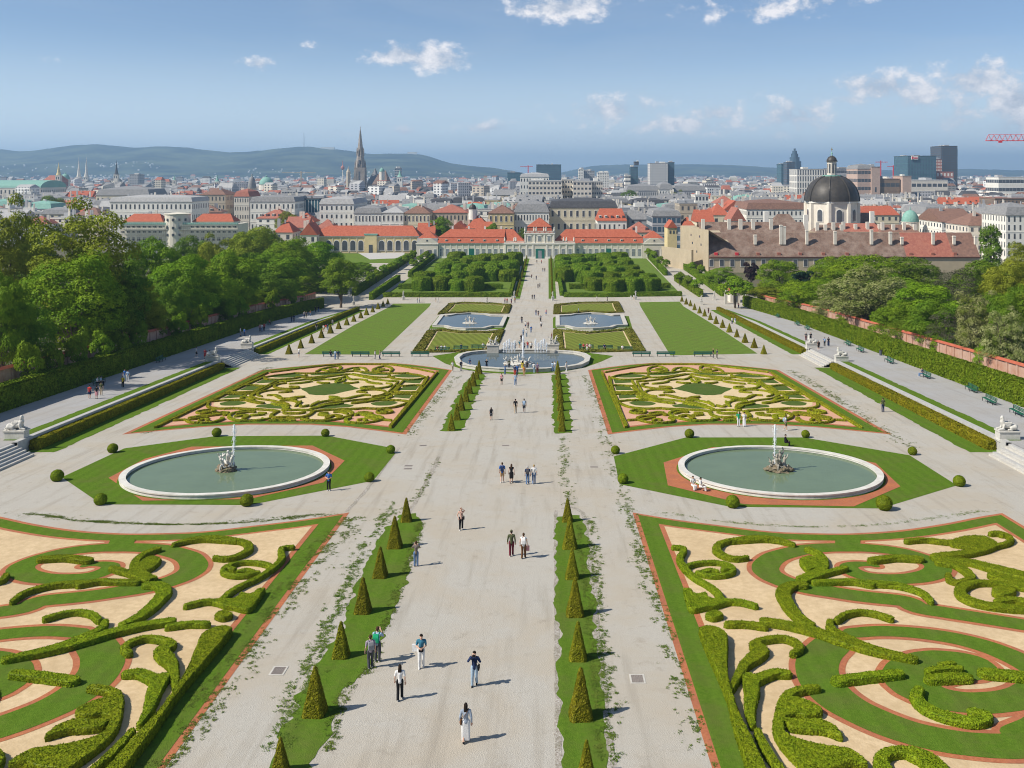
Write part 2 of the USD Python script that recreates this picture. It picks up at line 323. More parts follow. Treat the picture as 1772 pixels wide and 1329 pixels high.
def grassmat(name, c1, c2, stripe=0.0, ang=0.0, period=1.4, c3=(.115, .125, .035), f3=.5):
    n = {'geo': ('geometry', {}), 'n1': ('noise_texture', {'scale': 5.0, 'detail': 6.0, 'roughness': .7}), 'r': ('map_range', {'from_min': .35, 'from_max': .65, 'clamp': True}), 'mx': ('mix', {'color1': c1, 'color2': c2}),
         'n3': ('noise_texture', {'scale': .45, 'detail': 7.0, 'roughness': .65}), 'r3': ('map_range', {'from_min': .46, 'from_max': .66, 'to_max': f3, 'clamp': True}), 'm3': ('mix', {'color2': c3}),
         'mp': ('mapping', {'rotation': (0, 0, ang), 'scale': (1 / period,) * 3}), 'w': ('wave_texture', {'bands_direction': 'x', 'scale': .314, 'distortion': .6, 'detail': 1.0, 'detail_scale': 2.0}), 'hs': ('hsv', {}),
         'rw': ('map_range', {'from_min': .3, 'from_max': .7, 'to_min': 1 - stripe, 'to_max': 1 + stripe, 'clamp': True}),
         'nb': ('noise_texture', {'scale': 16.0, 'detail': 3.0}), 'b': ('bump', {'strength': .7, 'distance': .06}), 'p': ('principled_bsdf', {'roughness': 1.0, 'specular_ior_level': 0.0})}
    L = [('geo.position', 'n1.vector'), ('n1.fac', 'r.value'), ('r.result', 'mx.fac'), ('geo.position', 'n3.vector'), ('n3.fac', 'r3.value'), ('r3.result', 'm3.fac'), ('mx.color', 'm3.color1'),
         ('geo.position', 'mp.vector'), ('mp.vector', 'w.vector'), ('w.fac', 'rw.value'), ('rw.result', 'hs.value'), ('m3.color', 'hs.color'), ('hs.color', 'p.base_color'), ('geo.position', 'nb.vector'), ('nb.fac', 'b.height'), ('b.normal', 'p.normal')]
    usdkit.material(stage, f'/World/Looks/{name}', n, L, surface='p.BSDF')
grassmat('grass', (.074, .140, .014), (.106, .178, .020), stripe=.035, ang=0, period=1.1)
grassmat('grass_lawn', (.105, .175, .028), (.135, .20, .036), stripe=.03, ang=.5, period=2.2, c3=(.12, .13, .04), f3=.5)
grassmat('grass_striped', (.14, .175, .030), (.17, .20, .040), stripe=.11, ang=-.25, period=1.5, c3=(.14, .14, .04))
grassmat('grass_panel', (.060, .100, .022), (.09, .135, .03), stripe=0)
def watermat(name, col, rough=.08, bump=.16, sc=1.3, spec=.42):
    n = {'geo': ('geometry', {}), 'nb': ('noise_texture', {'scale': sc, 'detail': 3.0, 'distortion': .6}), 'b': ('bump', {'strength': bump, 'distance': .06}),
         'n1': ('noise_texture', {'scale': .35, 'detail': 3.0}), 'mx': ('mix', {'color1': col, 'color2': tuple(c * .78 for c in col)}),
         'p': ('principled_bsdf', {'roughness': rough, 'ior': 1.33, 'specular_ior_level': spec})}
    L = [('geo.position', 'nb.vector'), ('nb.fac', 'b.height'), ('b.normal', 'p.normal'), ('geo.position', 'n1.vector'), ('n1.fac', 'mx.fac'), ('mx.color', 'p.base_color')]
    usdkit.material(stage, f'/World/Looks/{name}', n, L, surface='p.BSDF')
watermat('water_green', (.15, .205, .12))
watermat('water_blue', (.10, .125, .125), bump=.16, spec=.28)

# ------------------------------------------------------------------ terrain, garden ground
def grid_sheet(xs, ys, zf):
    X, Y = np.meshgrid(xs, ys); v = np.column_stack([X.ravel(), Y.ravel(), zf(X, Y).ravel()])
    nx = len(xs); i, j = np.meshgrid(np.arange(len(ys) - 1), np.arange(nx - 1), indexing='ij'); a = (i * nx + j).ravel()
    return v, np.column_stack([a, a + 1, a + nx + 1, a + nx])
def terrain_z(X, Y):
    z = np.where(Y < 297.543, 21.2 - SL * Y, 0.0) - .35
    z = z - 8.0 * np.clip((Y - 520) / 300, 0, 1)
    side = np.clip((np.abs(X) - 76) / 10, 0, 1) * np.clip((420 - Y) / 120, 0, 1)
    return z + side * 1.0
ys = np.unique(np.concatenate([np.linspace(-300, 0, 5), np.linspace(20, 520, 60), [297.543], np.linspace(520, 900, 12), np.geomspace(900, 20000, 16)]))
xs = np.unique(np.concatenate([-np.geomspace(100, 20000, 18), np.linspace(-100, 100, 41), np.geomspace(100, 20000, 18)]))
struct('ground', grid_sheet(xs, ys, terrain_z), 'earth')

def XL(y): return -49.4 - (y - 95) * .0245
def XR(y): return 51.2 + (y - 95) * .033
def HL(y): return -60.5 - (y - 110) * .030         # face of the tall hedges
def HR(y): return 63.0 + (y - 113) * .026
YA, YB = 14.0, 284.0
def strip(fa, fb, ya, yb, n=2):
    yy = np.linspace(ya, yb, n); return Polygon([(fa(y), y) for y in yy] + [(fb(y), y) for y in yy[::-1]])
struct('gravel_path', sheet(Polygon([(XL(10), 10), (XR(10), 10), (XR(285), 285), (80, 285), (80, 470), (-80, 470), (-80, 285), (XL(285), 285)]), 0.0).mesh(), 'gravel')
# side promenades, raised by a low retaining wall
for side, F, Hh in ((-1, XL, HL), (1, XR, HR)):
    o = lambda y, k, F=F, s=side: F(y) + s * k
    struct('promenade', sheet(strip(lambda y: o(y, .4), lambda y: Hh(y) + side * 16, YA, YB) if side > 0 else strip(lambda y: Hh(y) - 16, lambda y: o(y, .4), YA, YB), 0.0, True).mesh(), 'gravel_grey')
# ------------------------------------------------------------------ clipped hedges: a dense leafy skin over a traced outline
leafmat('box_leaf', (.26, .365, .013), (.38, .47, .018), trans=.12, var=.45, scale=2.5, fine=(9.0, .5))
leafmat('box_leaf_far', (.28, .315, .014), (.42, .41, .02), trans=.10, var=.35, scale=.8, fine=(4.5, .45))
leafmat('hedge_leaf', (.19, .33, .016), (.29, .42, .024), trans=.10, var=.45, scale=.6, fine=(3.5, .5))
leafmat('hedge_olive', (.30, .31, .014), (.44, .39, .02), trans=.10, var=.45, scale=.7, fine=(4.0, .5))
leafmat('yew_leaf', (.29, .285, .014), (.42, .38, .02), trans=.10, var=.45, scale=2.0, fine=(11.0, .5))
leafmat('bosquet_leaf', (.24, .42, .018), (.36, .52, .03), trans=.10, var=.5, scale=.5, fine=(2.2, .4))
leafmat('ball_leaf', (.25, .36, .014), (.36, .46, .018), trans=.10, var=.45, scale=2.0, fine=(11.0, .5))

def cards(v, f, dens, size, rng, lift=.25, tilt=.6):
    """Small leaf quads strewn over a surface."""
    a, b, c = v[f[:, 0]], v[f[:, 1]], v[f[:, 2]]
    n = np.cross(b - a, c - a); ar = np.linalg.norm(n, axis=1) / 2
    k = int(ar.sum() * dens)
    if k == 0: return np.zeros((0, 3)), np.zeros((0, 3), int)
    i = rng.choice(len(f), k, p=ar / ar.sum())
    r1, r2 = np.sqrt(rng.random(k))[:, None], rng.random(k)[:, None]
    p = (1 - r1) * a[i] + r1 * (1 - r2) * b[i] + r1 * r2 * c[i]
    nn = n[i] / (2 * ar[i][:, None] + 1e-12)
    d = nn + rng.normal(0, tilt, (k, 3)); d /= np.linalg.norm(d, axis=1, keepdims=True)
    t = np.cross(d, rng.normal(0, 1, (k, 3))); t /= np.linalg.norm(t, axis=1, keepdims=True) + 1e-9
    u = np.cross(d, t)
    s = (size * rng.uniform(.6, 1.3, k))[:, None]
    p = p + nn * s * lift
    q = np.stack([p - t * s * .5, p - u * s * .32, p + t * s * .5, p + u * s * .32], 1).reshape(-1, 3)
    j = np.arange(k)[:, None] * 4
    return q, np.vstack([j + [0, 1, 2], j + [0, 2, 3]])

def hedge_mesh(poly, h, s=.14, amp=.05, dens=150, size=.075, rng=None, terrace=False, zf=None, round_=.10, nsc=5.0, base=-.05, gnd=True):
    """Solid clipped hedge over the outline poly (world xy); z follows the ground."""
    rng = rng or NR; m = MB()
    for p in polys(poly.buffer(0)):
        p = p.simplify(s * .15)
        loops, verts, faces, nv = [], [], [], 0
        inner_pts = []
        for ri, ring in enumerate([p.exterior, *p.interiors]):
            L = ring.length; k = max(8, int(L / s))
            c = np.array([ring.interpolate(t, normalized=True).coords[0] for t in np.arange(k) / k])
            ar = np.sum(c[:, 0] * np.roll(c[:, 1], -1) - c[:, 1] * np.roll(c[:, 0], -1))
            if (ar < 0) == (ri == 0): c = c[::-1]
            tng = np.roll(c, -1, 0) - np.roll(c, 1, 0); tng /= np.linalg.norm(tng, axis=1, keepdims=True) + 1e-9
            nrm = np.column_stack([tng[:, 1], -tng[:, 0]])
            lay = [(0, base), (.01, h * .35), (0.0, h * .7), (-round_ * .35, h * .93), (-round_, h)]
            for o, z in lay:
                verts.append(np.column_stack([c + nrm * o, np.full(k, z)]))
            for l in range(len(lay) - 1):
                i = np.arange(k); j = (i + 1) % k; a = nv + l * k
                q = np.column_stack([a + i, a + j, a + k + j, a + k + i]); faces += [q[:, [0, 1, 2]], q[:, [0, 2, 3]]]
            inner_pts.append((nv + (len(lay) - 1) * k, c + nrm * -round_)); nv += len(lay) * k
        x0, y0, x1, y1 = p.bounds
        gx, gy = np.meshgrid(np.arange(x0, x1, s), np.arange(y0, y1, s))
        gp = np.column_stack([gx.ravel(), gy.ravel()]) + rng.uniform(-.25, .25, (gx.size, 2)) * s
        ip = p.buffer(-round_ - s * .55)
        gp = gp[contains_xy(ip, gp[:, 0], gp[:, 1])] if not ip.is_empty else gp[:0]
        tops = np.vstack([b for _, b in inner_pts] + [gp]); idx = np.concatenate([a + np.arange(len(b)) for a, b in inner_pts] + [nv + np.arange(len(gp))]).astype(int)
        verts.append(np.column_stack([gp, np.full(len(gp), h)])); nv += len(gp)
        if len(tops) > 3:
            d = Delaunay(tops).simplices; cc = tops[d].mean(1)
            d = d[contains_xy(p, cc[:, 0], cc[:, 1])]
            e1 = tops[d[:, 1]] - tops[d[:, 0]]; e2 = tops[d[:, 2]] - tops[d[:, 0]]; cr = e1[:, 0] * e2[:, 1] - e1[:, 1] * e2[:, 0]
            d = d[np.abs(cr) > 1e-6]; cr = cr[np.abs(cr) > 1e-6]; d[cr < 0] = d[cr < 0][:, ::-1]
            faces.append(idx[d])
        v = np.vstack(verts); f = np.vstack(faces)
        nz = meshkit.noise(v * nsc) - .5; nf = meshkit.noise(v * nsc * 3.1 + 7) - .5
        off = np.stack([meshkit.noise(v * nsc + 31) - .5, meshkit.noise(v * nsc + 57) - .5, nz], -1) * amp * 2 + nf[:, None] * amp * .8
        v = v + off * np.where(v[:, 2:3] > .02, 1, .3)
        m.add(v, f)
    if not m.v: return None
    v, f = m.mesh()
    if dens:
        m.add(*cards(v, f, dens, size, rng)); v, f = m.mesh()
    if gnd:
        v = v.copy()
        if zf is not None: v[:, 2] += zf(v[:, 0], v[:, 1])
        else:
            v[:, 2] += gv(v[:, 1])
            if terrace: v[:, 2] += np.interp(v[:, 1], [0, 230, 285], [1.2, 1.2, .12])
    return v, f

def mir(mesh):
    v, f = mesh; v = v.copy(); v[:, 0] *= -1
    return v, f[:, ::-1]

# ------------------------------------------------------------------ the two foreground beds (embroidery parterres)
Z2 = lambda x, y, h=0.0: P(1090 + x / 2.598, 870 + y / 2.598, h)
def path2(pts, w=None, h=.36, n=4):
    """Pixel path -> brush stroke; widths in metres, one or a list."""
    k = len(pts); w = [w] * k if np.ndim(w) == 0 else np.interp(np.linspace(0, 1, k), np.linspace(0, 1, len(w)), w)
    return stroke([(*Z2(x, y, h)[:2], ww * .375) for (x, y), ww in zip(pts, w)], n)
def blob2(pts, h=.36, sm=True):
    q = np.array([Z2(x, y, h)[:2] for x, y in pts])
    if sm: q = smoothline(np.vstack([q, q[:1]]), 4)[:-1]
    return Polygon(q).buffer(0)

# outline: straight sides, the far edge bows towards the camera
arc = [(1094, 887), (1167, 899), (1252, 910), (1336, 920), (1417, 923), (1475, 923), (1552, 918), (1629, 907), (1690, 895), (1733, 888)]
aw = smoothline([P(*a)[:2] for a in arc], 4)
aw[:, 0] = np.interp(aw[:, 0], [aw[0, 0], aw[-1, 0]], [11.35, 40.9])
BED = Polygon([*map(tuple, aw), (40.9, 24), (11.35, 24)])
RED1 = BED
GR1 = BED.buffer(-.36, join_style=2)
RED2 = BED.buffer(-1.72, join_style=2)
SAND = BED.buffer(-2.08, join_style=2)
bands = []                                        # grass ribbons
def ribbon(pts, w): bands.append(stroke([(*Z2(x, y)[:2], ww / 2) for (x, y), ww in zip(pts, np.interp(np.linspace(0, 1, len(pts)), np.linspace(0, 1, len(np.atleast_1d(w))), np.atleast_1d(w)))], 5))
ribbon([(975, 120), (978, 150), (980, 200)], 1.7)
ribbon([(1000, 205), (900, 205), (800, 212), (720, 228), (655, 248), (615, 280), (612, 310), (650, 340), (720, 368), (800, 388), (900, 404), (1000, 420), (1100, 432), (1200, 442), (1250, 452), (1300, 478), (1400, 495), (1560, 520), (1760, 552), (1900, 575)], [1.7, 1.75, 1.8, 1.7, 1.6])
ribbon([(960, 203), (1080, 208), (1200, 222), (1300, 248), (1370, 280), (1385, 305), (1350, 328), (1260, 345), (1150, 346), (1060, 335), (1000, 312), (985, 290), (1020, 280), (1075, 280), (1105, 288)], [1.7, 1.6, 1.7, 1.6, 1.1, .5])
ribbon([(1010, 590), (1100, 583), (1200, 584), (1330, 595), (1460, 615), (1580, 645), (1690, 685), (1790, 735), (1880, 800), (1920, 880), (1900, 960), (1850, 1010), (1760, 1050)], [1.2, 1.7, 1.7])
ribbon([(905, 645), (860, 690), (840, 740), (855, 800), (900, 860), (970, 915), (1060, 962), (1160, 1005), (1270, 1042), (1400, 1072), (1540, 1092), (1680, 1100), (1790, 1095)], [2.0, 2.2, 2.1, 1.9])
ribbon([(1590, 745), (1540, 722), (1460, 715), (1380, 722), (1300, 745), (1260, 780), (1275, 825), (1330, 862), (1420, 890), (1540, 905), (1660, 900), (1760, 880), (1830, 840)], [1.3, 2.6, 2.6, 2.0, 1.7])
bands.append(blob2([(1240, 740), (1380, 705), (1520, 715), (1600, 745), (1600, 795), (1480, 810), (1370, 830), (1250, 800)], h=0))
GRB = unary_union(bands).buffer(.02)
REDB = GRB.buffer(.33).intersection(SAND)
GRB = GRB.intersection(SAND.buffer(.6))
for k, fl in enumerate((lambda p: p, mirror_poly)):
    side = 'right' if k == 0 else 'left'
    struct('brick_gravel_edging', sheet(fl(RED1), .010).mesh(), 'red_gravel')
    struct('grass_border', sheet(fl(GR1), .022).mesh(), 'grass')
    struct('brick_gravel_edging', sheet(fl(RED2), .034).mesh(), 'red_gravel')
    struct('sand_bed', sheet(fl(SAND), .046).mesh(), 'sand')
    struct('brick_gravel_edging', sheet(fl(REDB), .058).mesh(), 'red_gravel')
    struct('grass_scroll', sheet(fl(GRB.intersection(BED.buffer(-.5))), .070).mesh(), 'grass')

S2 = []                                           # (label, shape, height)
def H2(label, *shapes, h=.37): S2.append((label, unary_union(shapes), h))
H2('slender S-shaped box hedge with a curled ring and winged foot',
   path2([(196, 192), (238, 196), (242, 212), (225, 240), (232, 265), (258, 300), (300, 335), (350, 362), (390, 392), (412, 425)], [.42, .62, .55, .55]),
   path2([(262, 305), (250, 285), (290, 268), (360, 260), (425, 266), (462, 284), (462, 304), (420, 318), (360, 320), (305, 308)], [.5, .42, .5]),
   path2([(440, 272), (452, 286), (420, 292)], .5), path2([(330, 304), (365, 298), (395, 304)], [.5, .7, .4]),
   blob2([(240, 382), (275, 385), (292, 405), (345, 402), (355, 425), (410, 430), (405, 455), (350, 465), (280, 476), (258, 450)]),
   path2([(390, 448), (440, 436), (500, 438), (565, 455)], [.7, .6, .5]))
H2('small drum-shaped box bush standing alone on the sand beside the winged foot', blob2([(342, 492), (378, 480), (416, 492), (416, 503), (378, 515), (342, 503)]))
H2('hook-shaped box hedge with thick leaf near the far edge', path2([(522, 240), (470, 244), (420, 230), (390, 205), (405, 178), (455, 163)], [.6, .7, .8, .6]),
   path2([(462, 165), (520, 158), (600, 154), (670, 162), (735, 180)], [.7, 1.3, 1.0, .5]))
H2('big leaf-shaped box hedge with a curled tip, near the outer far corner', path2([(1248, 165), (1320, 160), (1400, 168), (1460, 172)], [.7, .6, .8]),
   blob2([(1455, 160), (1520, 146), (1600, 150), (1652, 178), (1640, 200), (1570, 222), (1480, 236), (1362, 238), (1362, 226), (1470, 214), (1560, 204), (1500, 192), (1440, 180)]),
   path2([(1640, 190), (1690, 178), (1715, 160), (1690, 138), (1640, 130)], [.6, .5, .7]), path2([(1625, 132), (1660, 128), (1672, 138)], .6))
H2('double-lobed box hedge and slanting bar lying inside the far grass spiral', path2([(800, 202), (848, 222), (874, 256), (862, 292), (810, 318), (762, 332)], [.7, .7, .9, .6]),
   blob2([(762, 250), (800, 236), (838, 246), (852, 280), (800, 296), (770, 272)]), path2([(788, 342), (870, 312), (966, 288)], .7))
H2('short straight bar of clipped box inside the far grass spiral', path2([(1092, 252), (1190, 240), (1300, 246)], 1.0))
H2('wavy box arm along the near rim of the far spiral', path2([(832, 350), (900, 348), (1000, 346), (1085, 362)], [.6, .7, .6]), path2([(1088, 355), (1180, 360), (1260, 376), (1320, 400), (1355, 436)], [.8, .7, .45]))
H2('bold bent box stem with long crossing branches in the middle', path2([(780, 362), (725, 364), (690, 392), (700, 430), (732, 480), (775, 520), (815, 540)], [.9, 1.2, 1.0, .7]),
   path2([(440, 536), (520, 536), (605, 548)], [.6, .6]), path2([(608, 524), (700, 538), (780, 556), (860, 578), (940, 608), (1040, 640), (1140, 666), (1272, 692)], [.9, 1.1, .9, .75]),
   path2([(1172, 512), (1110, 492), (1040, 482), (970, 494), (930, 520)], [.55, .5, .5]), path2([(900, 525), (905, 560), (960, 590), (1020, 620), (1100, 650), (1200, 680)], [.5, .8, .6]))
H2('crook-shaped box hedge with a pointed foot touching the long wedge hedge', path2([(735, 668), (765, 645), (745, 618), (690, 600), (625, 604), (572, 616), (555, 640)], [.55, .6, .55]),
   path2([(565, 630), (590, 655), (560, 688), (520, 716), (492, 760), (470, 800), (458, 828)], [.9, 1.2, .8, .5, .35]))
H2('long wedge-shaped box hedge lying along the inner border of the bed', blob2([(310, 570), (345, 560), (380, 562), (425, 585), (440, 610), (436, 700), (440, 780), (470, 880), (492, 960), (545, 1050), (610, 1193), (650, 1290), (560, 1290), (530, 1193), (470, 1010), (440, 880), (390, 760), (345, 660)]), h=.5)
H2('curved broad-headed box leaf next to the wedge hedge', path2([(706, 758), (650, 756), (600, 772), (560, 790)], [.7, .8, .9]), path2([(535, 775), (548, 820), (545, 880), (540, 930), (552, 990)], [.9, 1.0, .8, .6, .35]))
H2('thin trailing strand of clipped box running towards the camera', path2([(575, 1018), (598, 1075), (635, 1135), (690, 1200), (730, 1250)], [.45, .5, .4]))
H2('large palmette of three box leaves fanning from one curved stem', path2([(838, 822), (775, 830), (722, 848), (695, 880), (680, 930), (668, 985), (672, 1030), (700, 1080), (745, 1130), (800, 1185), (850, 1240)], [.6, .7, .6, .55]),
   blob2([(690, 880), (735, 868), (800, 886), (862, 918), (852, 945), (790, 952), (745, 942), (690, 952)]), blob2([(690, 962), (760, 968), (850, 968), (922, 998), (956, 1045), (870, 1018), (780, 1012), (715, 1000)]),
   blob2([(668, 1005), (740, 1050), (850, 1080), (935, 1092), (1000, 1106), (1072, 1166), (1000, 1160), (935, 1180), (845, 1188), (780, 1172), (715, 1112)]))
H2('open ring of clipped box at the near end of the bed', path2([(1150, 1200), (1128, 1150), (1150, 1118), (1220, 1105), (1300, 1115), (1365, 1150), (1410, 1200)], [.9, .7, .8, .9]), path2([(1270, 1120), (1330, 1150), (1345, 1190)], .8))
H2('straight box bar bridging the near grass ring', path2([(936, 790), (1040, 776), (1205, 758)], .9))
H2('hook of clipped box curling round the near grass spiral', path2([(1300, 832), (1288, 865), (1320, 905), (1380, 936), (1460, 960), (1540, 975), (1590, 966), (1600, 945), (1545, 930)], [.7, .85, .95, .8, .7]))
H2('small cluster of box bars on the heart of the near grass spiral', path2([(1342, 748), (1400, 740), (1482, 736)], .55), path2([(1350, 784), (1420, 778), (1512, 776)], [.8, 1.0, .9]), path2([(1398, 722), (1452, 716)], .5))
H2('thick box bar at the outer side of the near spiral', path2([(1602, 756), (1700, 764), (1800, 775)], 1.1))
H2('feathered spray of box leaves at the outer side of the bed', path2([(1375, 242), (1440, 250), (1540, 262), (1640, 288), (1760, 318), (1850, 340)], [.7, 1.0, 1.6, 1.5]), path2([(1392, 262), (1460, 272), (1512, 300), (1538, 328)], [.8, .9, .7]),
   path2([(1640, 320), (1720, 345), (1850, 372)], 1.2))
H2('small C-shaped box hook at the foot of the feathered spray', path2([(1432, 318), (1440, 340), (1480, 350), (1535, 335)], [.55, .6, .6]))
H2('round scroll of clipped box at the outer side of the bed', path2([(1780, 375), (1700, 362), (1620, 352), (1540, 355), (1488, 380), (1500, 415), (1570, 445), (1680, 462), (1800, 470)], [.8, .7, .9, 1.0, 1.0]), path2([(1655, 436), (1720, 428), (1800, 440)], [.7, .9]))
H2('short drum of clipped box inside the round scroll', blob2([(1630, 378), (1680, 366), (1730, 378), (1730, 400), (1680, 412), (1630, 400)]))
rng2 = np.random.default_rng(21)
for lab, sh, hh in S2:
    sh = sh.intersection(BED)
    near = 1.0
    ms = hedge_mesh(sh, hh, s=.11, amp=.020, dens=170, size=.075, round_=.05, nsc=6.0, rng=rng2)
    for sd, mm in (('right', ms), ('left', mir(ms))):
        if sd == 'left' and mm[0][:, 0].mean() < -31.5: continue
        tag(obj('box_hedge', mm, 'box_leaf'), f'{lab}, {sd} foreground bed', 'hedge', 'scroll hedges of the two foreground beds')

# ------------------------------------------------------------------ the two embroidery beds beyond the round pools
Q1 = lambda x, y, h=0.0: P(1010 + x / 6.815, 620 + y / 6.815, h)
MCX = 27.2
out = [P(1017, 640.5)[:2], P(1048, 636)[:2], P(1090, 631)[:2], P(1127, 628)[:2], P(1190, 628)[:2]]
bot = [P(1052.5, 752)[:2], P(1100, 746)[:2], P(1160, 739)[:2], P(1225, 735)[:2]]
ctop = [(MCX, P(1215, 628.5)[1])]; cbot = [(MCX, P(1230, 735)[1])]
lf = [(11.3, out[0][1])] + [tuple(p) for p in out[1:]] + ctop
half_top = lf; half_bot = [(11.3, bot[0][1])] + [tuple(p) for p in bot[1:]] + cbot
refl = lambda pts: [(2 * MCX - x, y) for x, y in pts]
MID = Polygon(half_top + refl(half_top[:-1])[::-1] + [p for p in refl(half_bot[:-1])] + half_bot[::-1][0:1] + half_bot[:-1][::-1]).buffer(0)
MG1 = MID.buffer(-.55, join_style=2); MR2 = MID.buffer(-2.1, join_style=2); MS = MID.buffer(-2.6, join_style=2)
def half(pts_fn):      # a shape in the left half and its mirror image
    pts_fn = pts_fn.intersection(sbox(0, 0, MCX + .03, 300))
    return unary_union([pts_fn, affinity.scale(pts_fn, -1, 1, origin=(MCX, 0))])
MH, MGP = [], []
def mp(pts, w=.6, h=.3, Q=Q1):
    k = len(pts); ww = np.interp(np.linspace(0, 1, k), np.linspace(0, 1, len(np.atleast_1d(w))), np.atleast_1d(w))
    MH.append(half(stroke([(*Q(x, y, h)[:2], a * .27) for (x, y), a in zip(pts, ww)], 3)))
def mgp(pts, sm=True):
    q = np.array([Q1(x, y)[:2] for x, y in pts]); q = smoothline(np.vstack([q, q[:1]]), 3)[:-1] if sm else q
    MGP.append(half(Polygon(q).buffer(0)))
mgp([(1055, 360), (1130, 340), (1200, 308), (1300, 297), (1400, 298), (1500, 300), (1500, 438), (1440, 440), (1330, 430), (1230, 402), (1130, 380)], False)
mgp([(345, 240), (580, 245), (600, 290), (370, 300)], False); mgp([(365, 330), (540, 335), (585, 380), (385, 380)], False); mgp([(410, 430), (600, 425), (630, 465), (420, 480)], False)
mgp([(350, 215), (480, 192), (620, 192), (740, 213), (600, 230), (430, 230)]); mgp([(530, 532), (600, 510), (740, 513), (850, 535), (780, 562), (620, 560)])
mgp([(1040, 560), (1180, 540), (1300, 562), (1460, 600), (1250, 592), (1080, 580)]); mgp([(770, 190), (1000, 178), (1130, 176), (1000, 200), (800, 205)])
for a in ([(215, 155), (290, 330), (365, 500), (440, 660), (505, 805)], [(300, 205), (330, 310), (365, 430), (400, 520), (450, 650), (510, 785)]): mp(a, .55)
mp([(255, 155), (400, 128), (560, 100), (760, 70), (1000, 62), (1395, 62)], .6); mp([(450, 818), (600, 800), (760, 780), (1000, 765), (1200, 752), (1395, 746), (1640, 738), (1900, 735)], .75)
mp([(320, 218), (400, 192), (480, 180), (560, 168)], .6); mp([(330, 218), (420, 238), (560, 240), (700, 228), (760, 205)], .8)
mp([(420, 512), (460, 535), (540, 562), (660, 578), (780, 582), (900, 578), (1020, 585), (1180, 590), (1350, 598), (1500, 615)], [.6, .7, 1.0, .9])
mp([(385, 500), (460, 490), (560, 483), (680, 480), (780, 482), (900, 500), (1050, 518)], [.8, .8, 1.3])
mp([(310, 312), (420, 306), (560, 316), (640, 310)], .8); mp([(330, 386), (430, 390), (540, 388), (650, 378)], .9); mp([(350, 412), (440, 408), (560, 410), (660, 405)], .9)
mp([(570, 255), (600, 300), (640, 370), (700, 430)], .6); mp([(630, 270), (670, 345), (715, 430)], .5)
mp([(310, 230), (320, 300)], 1.0); mp([(330, 330), (345, 390)], 1.0); mp([(365, 430), (385, 485)], 1.0); mp([(590, 330), (620, 380)], .9); mp([(640, 430), (680, 465)], .9)
mp([(1030, 342), (960, 350), (860, 346), (760, 334), (690, 312), (700, 292), (760, 284)], [.9, .8, .5]); mp([(900, 322), (1000, 326), (1035, 340)], .8)
mp([(1058, 384), (1000, 366), (900, 360), (800, 364), (735, 378), (722, 402), (780, 426), (860, 438)], [.9, .6, .5]); mp([(950, 392), (1020, 388), (1055, 378)], .7)
mp([(820, 290), (880, 286), (950, 276), (1000, 262)], [.9, 1.2, .8]); mp([(900, 425), (980, 424), (1060, 440), (1150, 462), (1215, 462)], [.8, 1.2, .6])
mp([(720, 432), (800, 452), (900, 468), (1060, 482), (1220, 505), (1340, 520), (1440, 545)], [.6, .6, .9]); mp([(870, 490), (960, 505), (1050, 512)], [.9, 1.2])
mp([(640, 445), (760, 455), (860, 480)], 1.0)
mp([(1205, 490), (1300, 486), (1390, 494), (1460, 510), (1530, 535)], [.6, .7, .6]); mp([(1230, 470), (1300, 450), (1360, 440)], [.8, 2.0, .8]); mp([(1250, 470), (1340, 475)], 1.2)
mp([(1180, 520), (1280, 535), (1380, 545), (1500, 570)], [.7, 1.2, .8])
mp([(560, 165), (660, 168), (760, 168), (900, 164), (1000, 158), (1120, 150)], [1.0, 1.1, .7]); mp([(700, 212), (820, 216), (940, 212), (1060, 196), (1200, 176)], [.7, 1.0, .7]); mp([(760, 190), (770, 215)], .8)
mp([(770, 148), (758, 118), (800, 95), (880, 86), (940, 100), (985, 130), (900, 145)], [.7, .9, .7]); mp([(860, 118), (920, 118)], 1.0); mp([(810, 130), (900, 140), (980, 138)], 1.0)
mp([(1050, 140), (1080, 112), (1150, 100), (1260, 98), (1330, 104), (1390, 120)], [.8, 1.2]); mp([(1100, 150), (1200, 140), (1330, 135), (1395, 140)], [.8, 1.3]); mp([(1150, 120), (1250, 122)], .8)
mp([(700, 262), (820, 248), (960, 228), (1080, 205), (1200, 182), (1300, 172)], .6); mp([(640, 262), (720, 255)], 1.2); mp([(870, 240), (930, 238)], .9)
mp([(1000, 250), (1100, 238), (1180, 240), (1240, 222), (1262, 200)], [.6, .9, .6]); mp([(1105, 272), (1180, 282), (1250, 282)], [.9, 1.0]); mp([(1270, 232), (1290, 262), (1350, 275)], [.7, 1.2])
mp([(1590, 702), (1500, 718), (1400, 724), (1290, 720), (1190, 708), (1090, 684), (1020, 655), (1015, 630), (1070, 608), (1160, 600)], [.6, .9, .8, .6])
mp([(1075, 640), (1140, 622), (1220, 620)], [.8, 1.1]); mp([(1145, 672), (1200, 660), (1255, 668), (1290, 695)], [1.3, 1.2]); mp([(1305, 660), (1390, 650)], 1.3); mp([(1320, 632), (1390, 636)], 1.0)
mp([(530, 718), (600, 712), (660, 714), (700, 728), (780, 742), (900, 746), (1000, 742), (1050, 730), (1058, 705), (1020, 690)], [.8, .6, .7, 1.0]); mp([(640, 690), (700, 672), (780, 664), (870, 650), (940, 640), (965, 655)], [1.0, 1.5, 1.0])
mp([(690, 706), (760, 694), (830, 685)], 1.0); mp([(780, 636), (860, 625), (930, 628)], [.6, 1.0]); mp([(545, 618), (580, 600), (650, 592), (720, 602), (735, 620), (690, 636), (610, 636), (550, 624)], .5); mp([(610, 622), (690, 618)], .6)
mp([(820, 716), (860, 705), (910, 712)], .9)
Q3 = lambda x, y, h=0.0: P(1180 + x / 8.055, 670 + y / 8.055, h)
